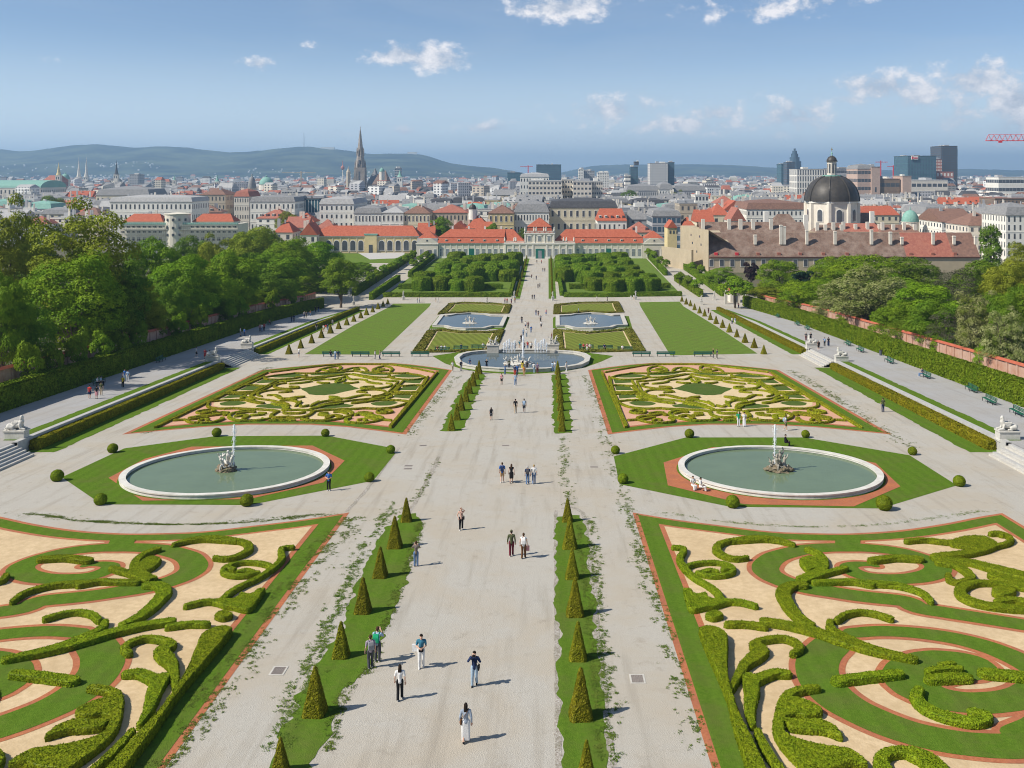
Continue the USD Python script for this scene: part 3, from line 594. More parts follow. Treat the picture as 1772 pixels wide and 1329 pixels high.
mp([(385, 325), (415, 365), (480, 396), (580, 408), (680, 402), (760, 388)], [.8, 1.1], Q=Q3); mp([(500, 335), (560, 350), (620, 352), (740, 352)], [.7, 1.3], Q=Q3); mp([(415, 305), (520, 306), (640, 300)], [.9, .7], Q=Q3)
mp([(410, 418), (460, 436), (520, 420)], .5, Q=Q3); mp([(365, 185), (415, 222), (450, 250)], [.6, .9, .5], Q=Q3); mp([(495, 240), (560, 258), (640, 240)], .8, Q=Q3); mp([(240, 235), (340, 265), (440, 290)], [.9, 1.3, .8], Q=Q3)
mp([(600, 450), (680, 440), (760, 442)], 1.0, Q=Q3)
MHU = unary_union(MH).intersection(MID.buffer(-1.7)); MGU = unary_union(MGP).intersection(MS)
cream = half(Polygon([Q1(x, y)[:2] for x, y in [(330, 205), (560, 172), (760, 175), (1060, 150), (1180, 90), (1700, 90), (2000, 735), (1640, 722), (1150, 722), (1010, 670), (1000, 600), (700, 590), (520, 560), (430, 515), (380, 400)]]).buffer(0)).intersection(MS)
rng3 = np.random.default_rng(5)
comp = sorted(polys(MHU), key=lambda p: -p.area)
for k, fl in enumerate((lambda p: p, mirror_poly)):
    sd = ('right', 'left')[k]
    struct('brick_gravel_edging', sheet(fl(MID), .010).mesh(), 'red_gravel')
    struct('grass_border', sheet(fl(MG1), .022).mesh(), 'grass')
    struct('brick_gravel_edging', sheet(fl(MR2), .034).mesh(), 'red_gravel')
    struct('pink_gravel_bed', sheet(fl(MS), .046).mesh(), 'pink_gravel')
    struct('sand_bed', sheet(fl(cream), .058).mesh(), 'sand_far')
    struct('grass_panel', sheet(fl(MGU), .070).mesh(), 'grass_panel')
for i, p in enumerate(comp):
    ms = hedge_mesh(p, .30, s=.18, amp=.03, dens=55, size=.08, round_=.04, rng=rng3)
    if ms is None: continue
    c = p.centroid; x0, y0, x1, y1 = p.bounds
    wh = ('inner' if c.x < MCX - 3 else 'outer' if c.x > MCX + 3 else 'middle') + ' ' + ('far' if c.y > 139 else 'near' if c.y < 125 else 'central')
    kind = 'big interlaced net of box scrolls' if p.area > 60 else 'long box line joined with scrolls' if max(x1 - x0, y1 - y0) > 9 else 'curled box scroll' if p.area > 3 else 'small box tuft'
    for sd, mm in (('right', ms), ('left', mir(ms))):
        w2 = wh
        tag(obj('box_hedge', mm, 'box_leaf_far'), f'{kind}, {w2} part of the {sd} embroidery bed', 'hedge', f'{kind} {w2} {sd}' if p.area <= 60 else None)
# ------------------------------------------------------------------ lawns, basins, pools
def px_poly(pts, sm=0):
    q = np.array([P(x, y)[:2] for x, y in pts])
    if sm: q = smoothline(np.vstack([q, q[:1]]), sm)[:-1]
    return Polygon(q).buffer(0)
def ragged(poly, amp=.18, s=.3, seed=1):
    p = max(polys(poly), key=lambda q: q.area); k = int(p.exterior.length / s); c = np.array([p.exterior.interpolate(t, normalized=True).coords[0] for t in np.arange(k) / k])
    n = meshkit.fbm(np.column_stack([c * .9, np.zeros(k)]), 3, seed) - .5; n2 = meshkit.fbm(np.column_stack([c * .9 + 40, np.zeros(k)]), 3, seed) - .5
    return Polygon(c + np.column_stack([n, n2]) * amp * 4).buffer(0)
def circle(x, y, r, n=96): return Polygon([(x + r * math.cos(a), y + r * math.sin(a)) for a in np.arange(n) * 2 * PI / n])
octL = [(107, 826), (215, 776), (372, 755), (566, 754), (672, 774), (684, 785), (646, 832), (432, 874), (176, 873)]
octR = [(1062, 790), (1187, 757), (1390, 757), (1574, 788), (1656, 840), (1524, 880), (1263, 877), (1072, 838)]
redL = [(180, 828), (245, 794), (330, 772), (545, 770), (603, 797), (566, 836), (432, 866), (240, 869)]
redR = [(1142, 800), (1229, 773), (1365, 772), (1521, 801), (1566, 843), (1483, 879), (1286, 875), (1149, 841)]
for sd, oc, rd, cx, wx in (('left', octL, redL, 394.5, 395), ('right', octR, redR, 1347, 1347)):
    struct('lawn', sheet(px_poly(oc), .014).mesh(), 'grass')
    Yc = 87.0; Xc = XZ(cx, Yc)
    red = px_poly(rd).union(circle(Xc, Yc, 9.7)).buffer(0)
    struct('brick_gravel_edging', sheet(px_poly(rd).buffer(-.35, join_style=2), .028).mesh(), 'red_gravel')
    struct('lawn', sheet(circle(Xc, Yc, 9.5).intersection(px_poly(oc).buffer(-.2)), .042).mesh(), 'grass')
    b = thing('round_basin', f'large round basin of green water set in the {sd} octagonal lawn', 'basin')
    R0, R1 = 9.3, 8.75
    m = slab(circle(Xc, Yc, R0).difference(circle(Xc, Yc, R1 + .1)), -.2, .18)
    m2 = slab(circle(Xc, Yc, R0 - .06).difference(circle(Xc, Yc, R1 + .05)), .16, .32)
    m3_ = slab(circle(Xc, Yc, R0 + .05).difference(circle(Xc, Yc, R1)), .32, .42)
    obj('rim_foot', m.mesh(), 'rim_stone', b); obj('rim', m2.mesh(), 'rim_stone', b); obj('coping', m3_.mesh(), 'rim_stone', b)
    level(obj('water', sheet(circle(Xc, Yc, R1 + .2), .12).mesh(), 'water_green', b))
BASIN = {'left': (XZ(394.5, 87.0), 87.0), 'right': (XZ(1347, 87.0), 87.0)}

# the cascade basin in the middle
front = [(790, 624), (793, 631), (805, 636.5), (830, 640.5), (865, 643), (905, 644), (945, 643), (980, 640), (1003, 636), (1015, 630), (1018, 622), (1010, 617), (995, 613.5), (975, 612)]
back = [(952, 611), (858, 611), (838, 611.5), (812, 614), (797, 618)]
CP = px_poly(front + back)
lawnC = px_poly([(748, 616), (790, 610), (850, 609), (960, 609), (1010, 609.5), (1062, 616), (1040, 626), (1012, 636), (970, 644), (905, 648), (840, 645), (800, 639), (770, 629)])
struct('lawn', sheet(lawnC, .014).mesh(), 'grass')
b = thing('cascade_basin', 'wide shallow stone basin with jets and statues at the foot of the central path', 'basin')
obj('rim', slab(CP.buffer(.35).difference(CP.buffer(-.45)), -.1, .50).mesh(), 'stone', b)
obj('coping', slab(CP.buffer(.45).difference(CP.buffer(-.5)), .50, .62).mesh(), 'stone', b)
level(obj('water', sheet(CP.buffer(-.3), .15).mesh(), 'water_blue', b))
yb_ = P(905, 611)[1]
obj('back_wall', slab(sbox(XZ(868, yb_), yb_ - .5, XZ(945, yb_), yb_ + .9), -.3, .75).mesh(), 'stone', b)

# the two lower pools with bowed long sides
for sd, pts in (('left', [(764, 547), (775, 548), (787, 545.5), (815, 544), (842, 545.5), (852, 548), (877, 549), (869, 567), (852, 567), (838, 570.5), (806, 571.5), (778, 569.5), (769, 566.5), (749, 566)]),
                ('right', [(963, 548.5), (984, 547.5), (994, 545.5), (1022, 544), (1050, 545), (1062, 547.5), (1078, 547), (1085, 565), (1066, 566), (1058, 569), (1026, 571), (992, 570), (978, 566.5), (963, 566.5)])):
    q = px_poly(pts)
    gr = px_poly([(758, 548), (881, 550), (873, 570), (742, 569)] if sd == 'left' else [(957, 550), (1088, 547), (1094, 567), (957, 568)])
    struct('lawn', sheet(gr.union(q.buffer(.8)), .014).mesh(), 'grass')
    b = thing('garden_pool', f'{sd} lower pool of dark blue water with bowed sides and a white rim', 'pool')
    obj('rim', slab(q.buffer(.15).difference(q.buffer(-.75)), -.1, .42).mesh(), 'stone', b)
    obj('coping', slab(q.buffer(.22).difference(q.buffer(-.82)), .42, .52).mesh(), 'stone', b)
    level(obj('water', sheet(q.buffer(-.5), .18).mesh(), 'water_blue', b))
# lower flower-edged lawns
mat('bed_cover', (.12, .14, .035), (.22, .20, .06), scale=1.5, rough=1, c3=(.16, .11, .06), scale3=.5, spec=0)
mat('flowers', (.10, .13, .02), (.26, .22, .05), scale=1.3, rough=1, bump=.8, bscale=5, c3=(.20, .12, .06), scale3=.7, spec=0)
leafmat('flower_leaf', (.22, .26, .03), (.40, .36, .07), trans=.10, var=.5, scale=.5)
for nm, pts in (('near left', [(739, 573), (770, 571), (800, 575), (845, 575), (874, 571), (866, 590), (858, 609), (712, 611)]), ('far left', [(775, 526), (800, 524), (850, 525), (886, 528), (881, 543), (850, 543), (815, 541), (770, 543), (756, 545)]),
                ('near right', [(957, 571), (985, 573), (1015, 576), (1050, 573), (1094, 569), (1118, 608), (1000, 611), (957, 607)]), ('far right', [(958, 528), (1000, 524), (1072, 523), (1081, 541), (1050, 542), (1020, 540), (990, 543), (957, 544)])):
    q = px_poly(pts)
    struct('lawn', sheet(q.buffer(-1.0, join_style=2), .03).mesh(), 'grass_striped')
    struct('flower_bed_soil', sheet(q, .014).mesh(), 'bed_cover')
    inner = q.buffer(-2.6, join_style=2)
    struct('gravel_edging', sheet(q.buffer(-2.3, join_style=2).difference(inner), .045).mesh(), 'sand_far')
    hm = hedge_mesh(q.buffer(-.2).difference(q.buffer(-2.1, join_style=2)), .32, s=.45, amp=.16, dens=14, size=.3, rng=rng3, nsc=2.0)
    tag(obj('flower_border', hm, 'flower_leaf'), f'low ragged flower border framing the {nm} striped lawn', 'flower bed')
struct('lawn', sheet(px_poly([(746, 525), (680, 525.5), (612, 563), (527, 613), (655, 614)]), .014).mesh(), 'grass_lawn')
struct('lawn', sheet(px_poly([(1106, 523), (1176, 522), (1240, 565), (1311, 612), (1160, 615)]), .014).mesh(), 'grass_lawn')

mat('gutter', (.24, .20, .16), (.50, .47, .42), scale=9, rough=1, bump=.8, bscale=14, c3=(.16, .15, .09), scale3=.8, spec=.1)
# ragged grass strips under the cones
Z3 = lambda x, y: (440 + x / 2.531, 840 + y / 2.531)
STR = [[Z3(*p) for p in [(640, 130), (700, 120), (740, 150), (735, 185), (700, 262), (685, 360), (640, 470), (560, 640), (495, 800), (400, 885), (360, 965), (320, 1100), (255, 1238), (200, 1400), (-40, 1400), (50, 1238), (130, 1085), (210, 905), (280, 780), (350, 680), (410, 540), (470, 400), (530, 245), (585, 180)]],
       [Z3(*p) for p in [(1330, 140), (1430, 130), (1448, 190), (1480, 450), (1510, 800), (1552, 1238), (1570, 1400), (1350, 1400), (1345, 1238), (1335, 800), (1320, 400), (1318, 170)]],
       [(500 + x / 2.953, 500 + y / 2.953) for x, y in [(945, 430), (1005, 437), (985, 480), (940, 600), (882, 727), (778, 727), (830, 600), (900, 480)]],
       [(500 + x / 2.953, 500 + y / 2.953) for x, y in [(1345, 440), (1412, 435), (1432, 500), (1447, 735), (1350, 738), (1347, 600)]]]
for i, s_ in enumerate(STR): struct('grass_strip', sheet(ragged(px_poly(s_), .22, .25, i), .014).mesh(), 'grass')
# side verges along the retaining walls, on both levels
for s, F in ((-1, XL), (1, XR)):
    for ya, yb in ((14, 76), (95, 157), (175, 283)):
        f2 = lambda y, k: F(y) - s * k
        q = strip(lambda y: f2(y, .2), lambda y: f2(y, 3.4 if ya < 170 else 3.0), ya, yb, 12)
        struct('grass_strip', sheet(ragged(q.buffer(0), .12, .5, int(ya)), .014).mesh(), 'grass')
        q = strip(lambda y: F(y) + s * .55, lambda y: F(y) + s * 2.1, ya, yb, 12)
        struct('grass_strip', sheet(ragged(q.buffer(0), .10, .5, int(ya) + 3), .012, True).mesh(), 'grass')

# weeds creeping along the edges
leafmat('weed_leaf', (.13, .21, .025), (.21, .28, .04), trans=.10, var=.4, scale=1.0)
def weeds(name_label, line, width, n, rng, rmax=.5, terrace=False, size=.16):
    """n clumps along a pixel line, each some flat little leaves."""
    pf = PT if terrace else P
    w = smoothline([pf(*p)[:2] for p in line], 6); d = np.concatenate([[0], np.cumsum(np.linalg.norm(np.diff(w, axis=0), axis=1))])
    t = rng.random(n * 16) * d[-1]; o = rng.normal(0, .5, len(t)); keep = meshkit.fbm(np.column_stack([t * .7, o * 2.2, np.full(len(t), len(line) * 3.1)]), 3) - np.abs(o) * .02 > .49; t, o = t[keep][:n * 3], o[keep][:n * 3]
    c = np.column_stack([np.interp(t, d, w[:, 0]), np.interp(t, d, w[:, 1])]) + np.column_stack([o * width, rng.normal(0, .06, len(t))])
    k = rng.integers(6, 26, len(c)); rad = rng.uniform(.05, .17, len(c))
    p = np.repeat(c, k, 0) + rng.normal(0, 1, (k.sum(), 2)) * np.repeat(rad, k)[:, None] * .6
    a = rng.uniform(0, 2 * PI, len(p)); s = size * .20 * rng.uniform(.5, 1.5, len(p))
    z = gv(p[:, 1]) + (np.interp(p[:, 1], [0, 230, 285], [1.2, 1.2, .12]) if terrace else 0) + .018
    e = np.column_stack([np.cos(a), np.sin(a)]) * s[:, None]; f = np.column_stack([-np.sin(a), np.cos(a)]) * s[:, None] * .5
    h = rng.uniform(.005, .05, len(p))
    v = np.stack([np.column_stack([p - e, z]), np.column_stack([p - f, z + h * .3]), np.column_stack([p + e, z + h]), np.column_stack([p + f, z + h * .3])], 1).reshape(-1, 3)
    j = np.arange(len(p))[:, None] * 4
    tag(obj('weeds', (v, np.vstack([j + [0, 1, 2], j + [0, 2, 3]])), 'weed_leaf'), name_label, 'weeds', None, 'stuff')
rw = np.random.default_rng(9)
weeds('weeds along the inner border of the right foreground bed', [(1062, 800), (1085, 880), (1110, 960), (1150, 1090), (1190, 1220), (1225, 1329)], .7, 260, rw, .45)
weeds('weeds along the inner border of the left foreground bed', [(612, 895), (560, 950), (500, 1020), (430, 1110), (370, 1190), (300, 1290), (270, 1329)], 1.2, 420, rw, .5)
weeds('weeds beside the left cone strip', [(690, 868), (640, 930), (600, 1010), (555, 1110), (510, 1210), (470, 1300)], .7, 330, rw, .45)
weeds('weeds beside the right cone strip', [(1022, 895), (1030, 1000), (1040, 1100), (1050, 1200), (1062, 1320)], .5, 220, rw, .4)
weeds('weeds on the seam of the central path', [(975, 756), (976, 790), (978, 830), (984, 875)], .6, 90, rw, .5)
weeds('weeds on the left seam of the central path', [(757, 795), (735, 840), (715, 870)], .4, 30, rw, .4)
weeds('weeds beside the left embroidery bed', [(790, 650), (750, 695), (705, 755)], .9, 170, rw, .5)
weeds('weeds beside the right embroidery bed', [(1012, 650), (1030, 690), (1048, 755), (1058, 790)], .9, 170, rw, .5)
weeds('weeds along the outer edge of the right embroidery bed', [(1365, 640), (1420, 672), (1480, 710), (1540, 752), (1580, 775)], 1.0, 260, rw, .6)
weeds('weeds along the outer edge of the left embroidery bed', [(465, 636), (400, 672), (330, 712), (250, 750)], .9, 220, rw, .5)
weeds('thin grass on the gravel above the left foreground bed', [(40, 888), (160, 902), (300, 908), (430, 903), (560, 890)], 1.5, 420, rw, .6, size=.12)
weeds('thin grass on the gravel above the right foreground bed', [(1120, 884), (1250, 902), (1400, 912), (1550, 905), (1700, 884)], 1.2, 110, rw, .5, size=.10)
weeds('grass edge of the right cone strip', [(1000, 905), (1012, 1000), (1022, 1100), (1030, 1200), (1042, 1320)], .25, 150, rw, .3)
weeds('grass edge of the left cone strip', [(728, 905), (706, 980), (682, 1040), (660, 1100), (636, 1160), (595, 1200), (565, 1300)], .35, 220, rw, .35)

for pts, w in (([(962, 884), (962, 960), (963, 1050), (965, 1180), (967, 1345)], .30), ([(975, 880), (990, 878), (1003, 884), (1012, 900), (1024, 1000), (1034, 1100), (1046, 1210), (1060, 1345)], .35), ([(760, 790), (742, 826), (700, 900), (640, 985)], .35), ([(690, 775), (640, 840), (600, 885)], .3)):
    struct('gravel_gutter', sheet(ragged(LineString(smoothline([P(*p)[:2] for p in pts], 6)).buffer(w / 2), .05, .2, int(pts[0][0])), .011).mesh(), 'gutter')
# ------------------------------------------------------------------ cones and balls of clipped yew
def cone_mesh(hb=.56, ht=.07, H=2.35, rng=None, n=9, rows=26):
    v, f = [], []
    ts = np.linspace(0, 1, rows)
    per = []
    for k in range(4):
        a = (np.array([(-1, -1), (1, -1), (1, 1), (-1, 1)])[k], np.array([(1, -1), (1, 1), (-1, 1), (-1, -1)])[k])
        for u in np.arange(n) / n: per.append(a[0] * (1 - u) + a[1] * u)
    per = np.array(per, float); rr = np.linalg.norm(per, axis=1, keepdims=True); per = per / np.maximum(rr / 1.28, 1)       # corners a little rounded
    for t in ts:
        w = hb + (ht - hb) * t ** .93; z = H * t
        if t > .97: w *= .6
        v.append(np.column_stack([per * w, np.full(len(per), z)]))
    m = len(per); v = np.vstack(v + [np.array([[0, 0, H + .02]])])
    for i in range(rows - 1):
        a = np.arange(m); b_ = (a + 1) % m
        q = np.column_stack([i * m + a, i * m + b_, (i + 1) * m + b_, (i + 1) * m + a]); f += [q[:, [0, 1, 2]], q[:, [0, 2, 3]]]
    a = np.arange(m); f.append(np.column_stack([(rows - 1) * m + a, (rows - 1) * m + (a + 1) % m, np.full(m, rows * m)]))
    f = np.vstack(f)
    off = np.stack([meshkit.noise(v * 9 + k * 17) - .5 for k in range(3)], -1) * .07
    v = v + off; mm = MB().add(v, f); mm.add(*cards(v, f, 750, .055, rng or NR)); return mm
cone_k = klass('yew_cone')
cone_mesh(rng=np.random.default_rng(2)).build('foliage', 'yew_leaf', cone_k); MB().lathe([(.05, -.3), (.05, .3)], 6).build('trunk', 'soil', cone_k)
pyr_k = klass('yew_pyramid')
cone_mesh(.70, .05, 2.2, np.random.default_rng(4)).build('foliage', 'yew_leaf', pyr_k); MB().lathe([(.05, -.3), (.05, .3)], 6).build('trunk', 'soil', pyr_k)
def place(k, name, lab, cat, x, y, grp, H, px_h, rz=0, f=P):
    p = f(x, y); sc = px_h * p[1] / FPX / H
    return copy_of(k, name, lab, cat, (p[0], p[1], p[2] - .02), rz, grp, (sc, sc, sc))
ORD = ['nearest', 'second', 'third', 'fourth', 'fifth', 'sixth', 'seventh', 'eighth', 'ninth', 'tenth', 'eleventh', 'twelfth', 'thirteenth', 'fourteenth', 'fifteenth']
rc = random.Random(4)
for sd, lst in (('left', [(485, 1338, 60), (545, 1238, 82), (590, 1139, 61), (628, 1062, 60), (658, 1001, 52), (683, 950, 54), (703, 905, 41)]), ('right', [(1015, 1345, 62), (1005, 1244, 86), (1000, 1143, 65), (995, 1067, 65), (990, 1003, 51), (986, 951, 54), (982, 905, 40)])):
    for i, (x, y, hh) in enumerate(lst): place(cone_k, 'yew_cone', f'yew cone on the grass strip {sd} of the near central path, {ORD[i]} from camera', 'topiary', x, y - 3, 'yew cones beside the near central path', 2.35, hh, rc.uniform(-.1, .1))
for sd, xs_ in (('left', [(781, 745.5), (790.5, 727.5), (798, 711), (806, 696), (812, 682), (818.7, 669), (824.4, 657.5), (829, 648)]), ('right', [(972.3, 747), (971, 729), (970, 711.5), (969, 697), (968, 683), (967, 670), (966, 658), (965, 648)])):
    for i, (x, y) in enumerate(xs_): place(cone_k, 'yew_cone', f'yew cone in the row {sd} of the path before the cascade, {ORD[i]} along', 'topiary', x, y - 1, 'yew cones before the cascade basin', 2.35, [30, 28, 27, 28, 26, 24, 23, 24][i] * rc.uniform(.92, 1.06), rc.uniform(-.1, .1))
for sd, sc_, ox, lst in (('left', 2.953, 500, [(0, 333), (60, 303), (116, 277), (166, 250), (212, 227), (254, 204), (295, 185), (331, 167), (367, 149), (396, 133), (428, 119), (455, 103), (481, 90), (505, 77)]),
                         ('right', 2.637, 1100, [(585, 297), (541, 269), (499, 245), (462, 220), (428, 198), (397, 177), (367, 159), (341, 141), (315, 125), (292, 111), (269, 96), (250, 78), (231, 70), (211, 57)])):
    for i, (x, y) in enumerate(lst):
        place(pyr_k, 'yew_pyramid', f'dark yew pyramid on the outer edge of the {sd} lower lawn, {ORD[i]} along', 'topiary', ox + x / sc_, 500 + y / sc_, 'yew pyramids edging the lower lawns', 2.2, (17.5 - i * .55) * rc.uniform(.93, 1.05), rc.uniform(-.1, .1))
ball_k = klass('box_ball')
sp = trimesh.creation.icosphere(4, 1.0); v = sp.vertices * [1, 1, .95]; v = v * (1 + (meshkit.noise(v * 5)[:, None] - .5) * .1); v[:, 2] += .85
mb = MB().add(v, sp.faces); mb.add(*cards(v, np.array(sp.faces), 330, .09, np.random.default_rng(3))); mb.build('foliage', 'ball_leaf', ball_k); MB().lathe([(.1, -.1), (.1, .4)], 6).build('trunk', 'soil', ball_k)
BL = {'left': [(375, 755, 16), (563, 755, 14), (676, 784, 15), (639, 833, 17), (427, 875, 22), (174, 873, 21), (99, 832, 21), (195, 783, 17)], 'right': [(1193, 757, 16), (1394, 757, 14), (1579, 787, 15), (1660, 841, 20), (1530, 882, 27), (1268, 878, 23), (1078, 836, 18), (1065, 785, 15)]}
BW = [['far left corner', 'far right corner', 'right upper corner', 'right lower corner', 'near right corner', 'near left corner', 'left lower corner', 'left upper corner'], ['far left corner', 'far right corner', 'right upper corner', 'right lower corner', 'near right corner', 'near left corner', 'left lower corner', 'left upper corner']]
for j, sd in enumerate(('left', 'right')):
    for i, (x, y, w) in enumerate(BL[sd]):
        p = P(x, y); s = w * p[1] / FPX / 2
        copy_of(ball_k, 'box_ball', f'round clipped box ball at the {BW[j][i]} of the {sd} octagonal lawn', 'topiary', (p[0], p[1], p[2]), rc.uniform(0, 6), 'box balls round the octagonal lawns', s)

# ------------------------------------------------------------------ side terraces: walls, low hedges, tall hedges, brick walls
rh = np.random.default_rng(13)
for s, F, Hh, sd in ((-1, XL, HL, 'left'), (1, XR, HR, 'right')):
    def st(a, b_, ya, yb, n=2):
        p = strip(lambda y: F(y) + s * a, lambda y: F(y) + s * b_, ya, yb, n).buffer(0); return p
    w = thing('retaining_wall', f'low stone retaining wall holding up the {sd} promenade', 'wall')
    for ya, yb in ((14, 76.5), (94, 157), (174, 284)):
        obj('wall', slab(st(0, .45, ya, yb), -.3, -.02, True).mesh(), 'stone', w)
        obj('coping', slab(st(-.06, .55, ya, yb), -.02, .10, True).mesh(), 'wall_cap', w)
    for nm, ya, yb in (('near', 14, 75.5), ('middle', 96, 155.5), ('far', 176, 283)):
        hm = hedge_mesh(st(-.15, -1.15, ya, yb), 1.0, s=.28, amp=.06, dens=38, size=.16, rng=rh)
        tag(obj('low_hedge', hm, 'hedge_olive'), f'low olive-green clipped hedge before the {sd} retaining wall, {nm} stretch', 'hedge', None)
    hp = strip(lambda y: Hh(y), lambda y: Hh(y) + s * 1.5, 30, 292 if s < 0 else 300).buffer(0)
    hm = hedge_mesh(hp, 3.0, s=.5, amp=.16, dens=26, size=.30, rng=rh, terrace=True, nsc=1.6, round_=.18)
    tag(obj('tall_hedge', hm, 'hedge_leaf'), f'tall clipped hedge wall running along the {sd} promenade', 'hedge')
    off = 4.4 if s < 0 else 5.5; top = 4.0 if s < 0 else 3.5
    w = thing('brick_wall', f'long weathered brick boundary wall with red tiled coping behind the {sd} tall hedge', 'wall')
    q = lambda a, b_, ya, yb: strip(lambda y: Hh(y) + s * a, lambda y: Hh(y) + s * b_, ya, yb).buffer(0)
    obj('wall', slab(q(off, off + .4, 30, 300), -.3, top, True).mesh(), 'brick_wall', w)
    # tiled coping with two slopes
    yy = np.arange(30, 300, 3.0)
    for k in range(len(yy)):
        y = yy[k]; m = MB(); y1 = y + 2.96
        for ya, yb in ((y, y1),):
            pts = []
            for yv in (ya, yb):
                x = Hh(yv); z = g(yv) + tt(yv) + top
                pts.append([(x + s * (off - .22), yv, z), (x + s * (off + .2), yv, z + .34), (x + s * (off + .62), yv, z), (x + s * (off + .2), yv, z - .03)])
            m.add(np.array(pts[0] + pts[1]), [(0, 1, 5, 4), (1, 2, 6, 5), (2, 3, 7, 6), (3, 0, 4, 7), (0, 3, 2, 1), (4, 5, 6, 7)])
        m.build('coping_tiles', 'roof_tile', w)
        pl = slab(q(off - .14, off - .003, y + .2, y + .65), -.2, top - .01, True); pl.build('pillar', 'brick_wall', w)
# stairs from the promenades down to the gravel
for s, F, sd in ((-1, XL, 'left'), (1, XR, 'right')):
    for nm, ya, yb in (('near', 77, 93.5), ('middle', 157.5, 173.5)):
        stp = thing('garden_stairs', f'{nm} flight of pale stone stairs up to the {sd} promenade', 'stairs')
        for k in range(6):
            a = 2.0 - k * .4
            obj('step', slab(strip(lambda y: F(y) - s * a, lambda y: F(y) + s * .55, ya, yb).buffer(0), -.2 + .2 * k if k else -.2, .2 * (k + 1), False).mesh(), 'wall_cap' if k % 2 else 'stone', stp)

# ------------------------------------------------------------------ benches, bins, drains
mat('bench_green', (.012, .09, .055), (.018, .12, .07), scale=4, rough=.45)
mat('iron', (.03, .03, .03), rough=.5); mat('grate', (.20, .17, .15), (.27, .23, .2), scale=10, rough=.7); mat('bin_grey', (.08, .09, .11), rough=.5)
bench_k = klass('garden_bench')
for k in range(4): MB().box(-1.5, 1.5, -.22 + k * .12, -.13 + k * .12, .43, .47).build('seat_slat', 'bench_green', bench_k)
for k in range(3): MB().box(-1.5, 1.5, .27 + k * .03, .30 + k * .03, .55 + k * .14, .65 + k * .14).build('back_slat', 'bench_green', bench_k)
for x in (-1.3, 0, 1.3): MB().box(x - .03, x + .03, -.22, -.16, 0, .43).box(x - .03, x + .03, .22, .27, 0, .9).box(x - .03, x + .03, -.16, .22, .39, .428).build('leg', 'iron', bench_k)
def bench(x, y, rz, lab, f=P, sc=1.0): p = f(x, y); copy_of(bench_k, 'garden_bench', lab, 'bench', p, rz, 'green garden benches', sc)
for i, x in enumerate((574, 624, 677, 727)): bench(x, 617, PI, f'green slatted bench facing the left lower lawn, {ORD[i]} from the left' if i else 'green slatted bench facing the left lower lawn, leftmost of its row', sc=1.15)
for i, x in enumerate((1110, 1152, 1216)): bench(x, 617, PI, f'green slatted bench before the right lower lawn, {["leftmost", "middle one", "rightmost"][i]} of the row', sc=1.15)
for i, (x, y) in enumerate([(765, 607), (797, 605), (828, 603)]): bench(x, y + 2, -.1, f'green bench at the foot of the near left striped lawn, {["leftmost", "middle one", "rightmost"][i]} of three')
for i, (x, y) in enumerate([(1015, 604), (1048, 605), (1082, 607)]): bench(x, y + 1, .1, f'green bench at the foot of the near right striped lawn, {["leftmost", "middle one", "rightmost"][i]} of three')
for i, (x, y) in enumerate([(645, 130), (735, 166), (780, 186), (965, 258), (1022, 287), (1155, 338), (1320, 405), (1530, 468), (1612, 522), (1740, 576)][::-1]):
    bench(1100 + x / 2.637, 500 + y / 2.637, -PI / 2, f'green bench against the right tall hedge, {ORD[i]} from the camera', PT)
bench(279, 626, PI / 2, 'dark bench in the shade against the left tall hedge, nearest of the three', PT); bench(172, 665, PI / 2, 'shaded bench against the left tall hedge behind the walkers in red', PT); bench(467, 562, PI / 2, 'distant bench against the left tall hedge with people sitting', PT)
p = PT(1524, 615); bn = thing('litter_bin', 'dark round litter bin by the right tall hedge between two benches', 'bin', p); MB().lathe([(.02, 0), (.22, .02), (.27, .8), (.27, .9), (.22, .9), (.2, .5)], 14).build('bin_body', 'bin_grey', bn); MB().lathe([(.28, .88), (.30, .9), (.30, .94), (.28, .96)], 14).build('bin_rim', 'iron', bn)
def drain(x, y, w, l, lab, frame=True):
    p = P(x, y); t = thing('drain_grate', lab, 'drain', (0, 0, 0))
    if frame: obj('frame', slab(sbox(p[0] - w / 2 - .09, p[1] - l / 2 - .09, p[0] + w / 2 + .09, p[1] + l / 2 + .09).difference(sbox(p[0] - w / 2, p[1] - l / 2, p[0] + w / 2, p[1] + l / 2)), -.05, .02).mesh(), 'stone', t)
    for k in range(7): obj('bar', slab(sbox(p[0] - w / 2 + (k + .12) * w / 7, p[1] - l / 2 + .003, p[0] - w / 2 + (k + .88) * w / 7, p[1] + l / 2 - .003), -.04, .014).mesh(), 'grate', t)
drain(482, 1161, .58, .8, 'rusty drain grate in a white frame left of the near cone strip'); drain(1103, 1175, .58, .8, 'rusty drain grate in a white frame on the gravel right of the cone strip')
for x, y, l in ((732, 771, 'left of the central path by the round lawn'), (875, 771, 'in the middle of the central path'), (707, 806, 'upper one of a pair left of the path'), (706, 811, 'lower one of a pair left of the path'), (1028, 808, 'on the right strip of gravel')): drain(x, y, .75, .5, 'small flat drain grate ' + l, False)
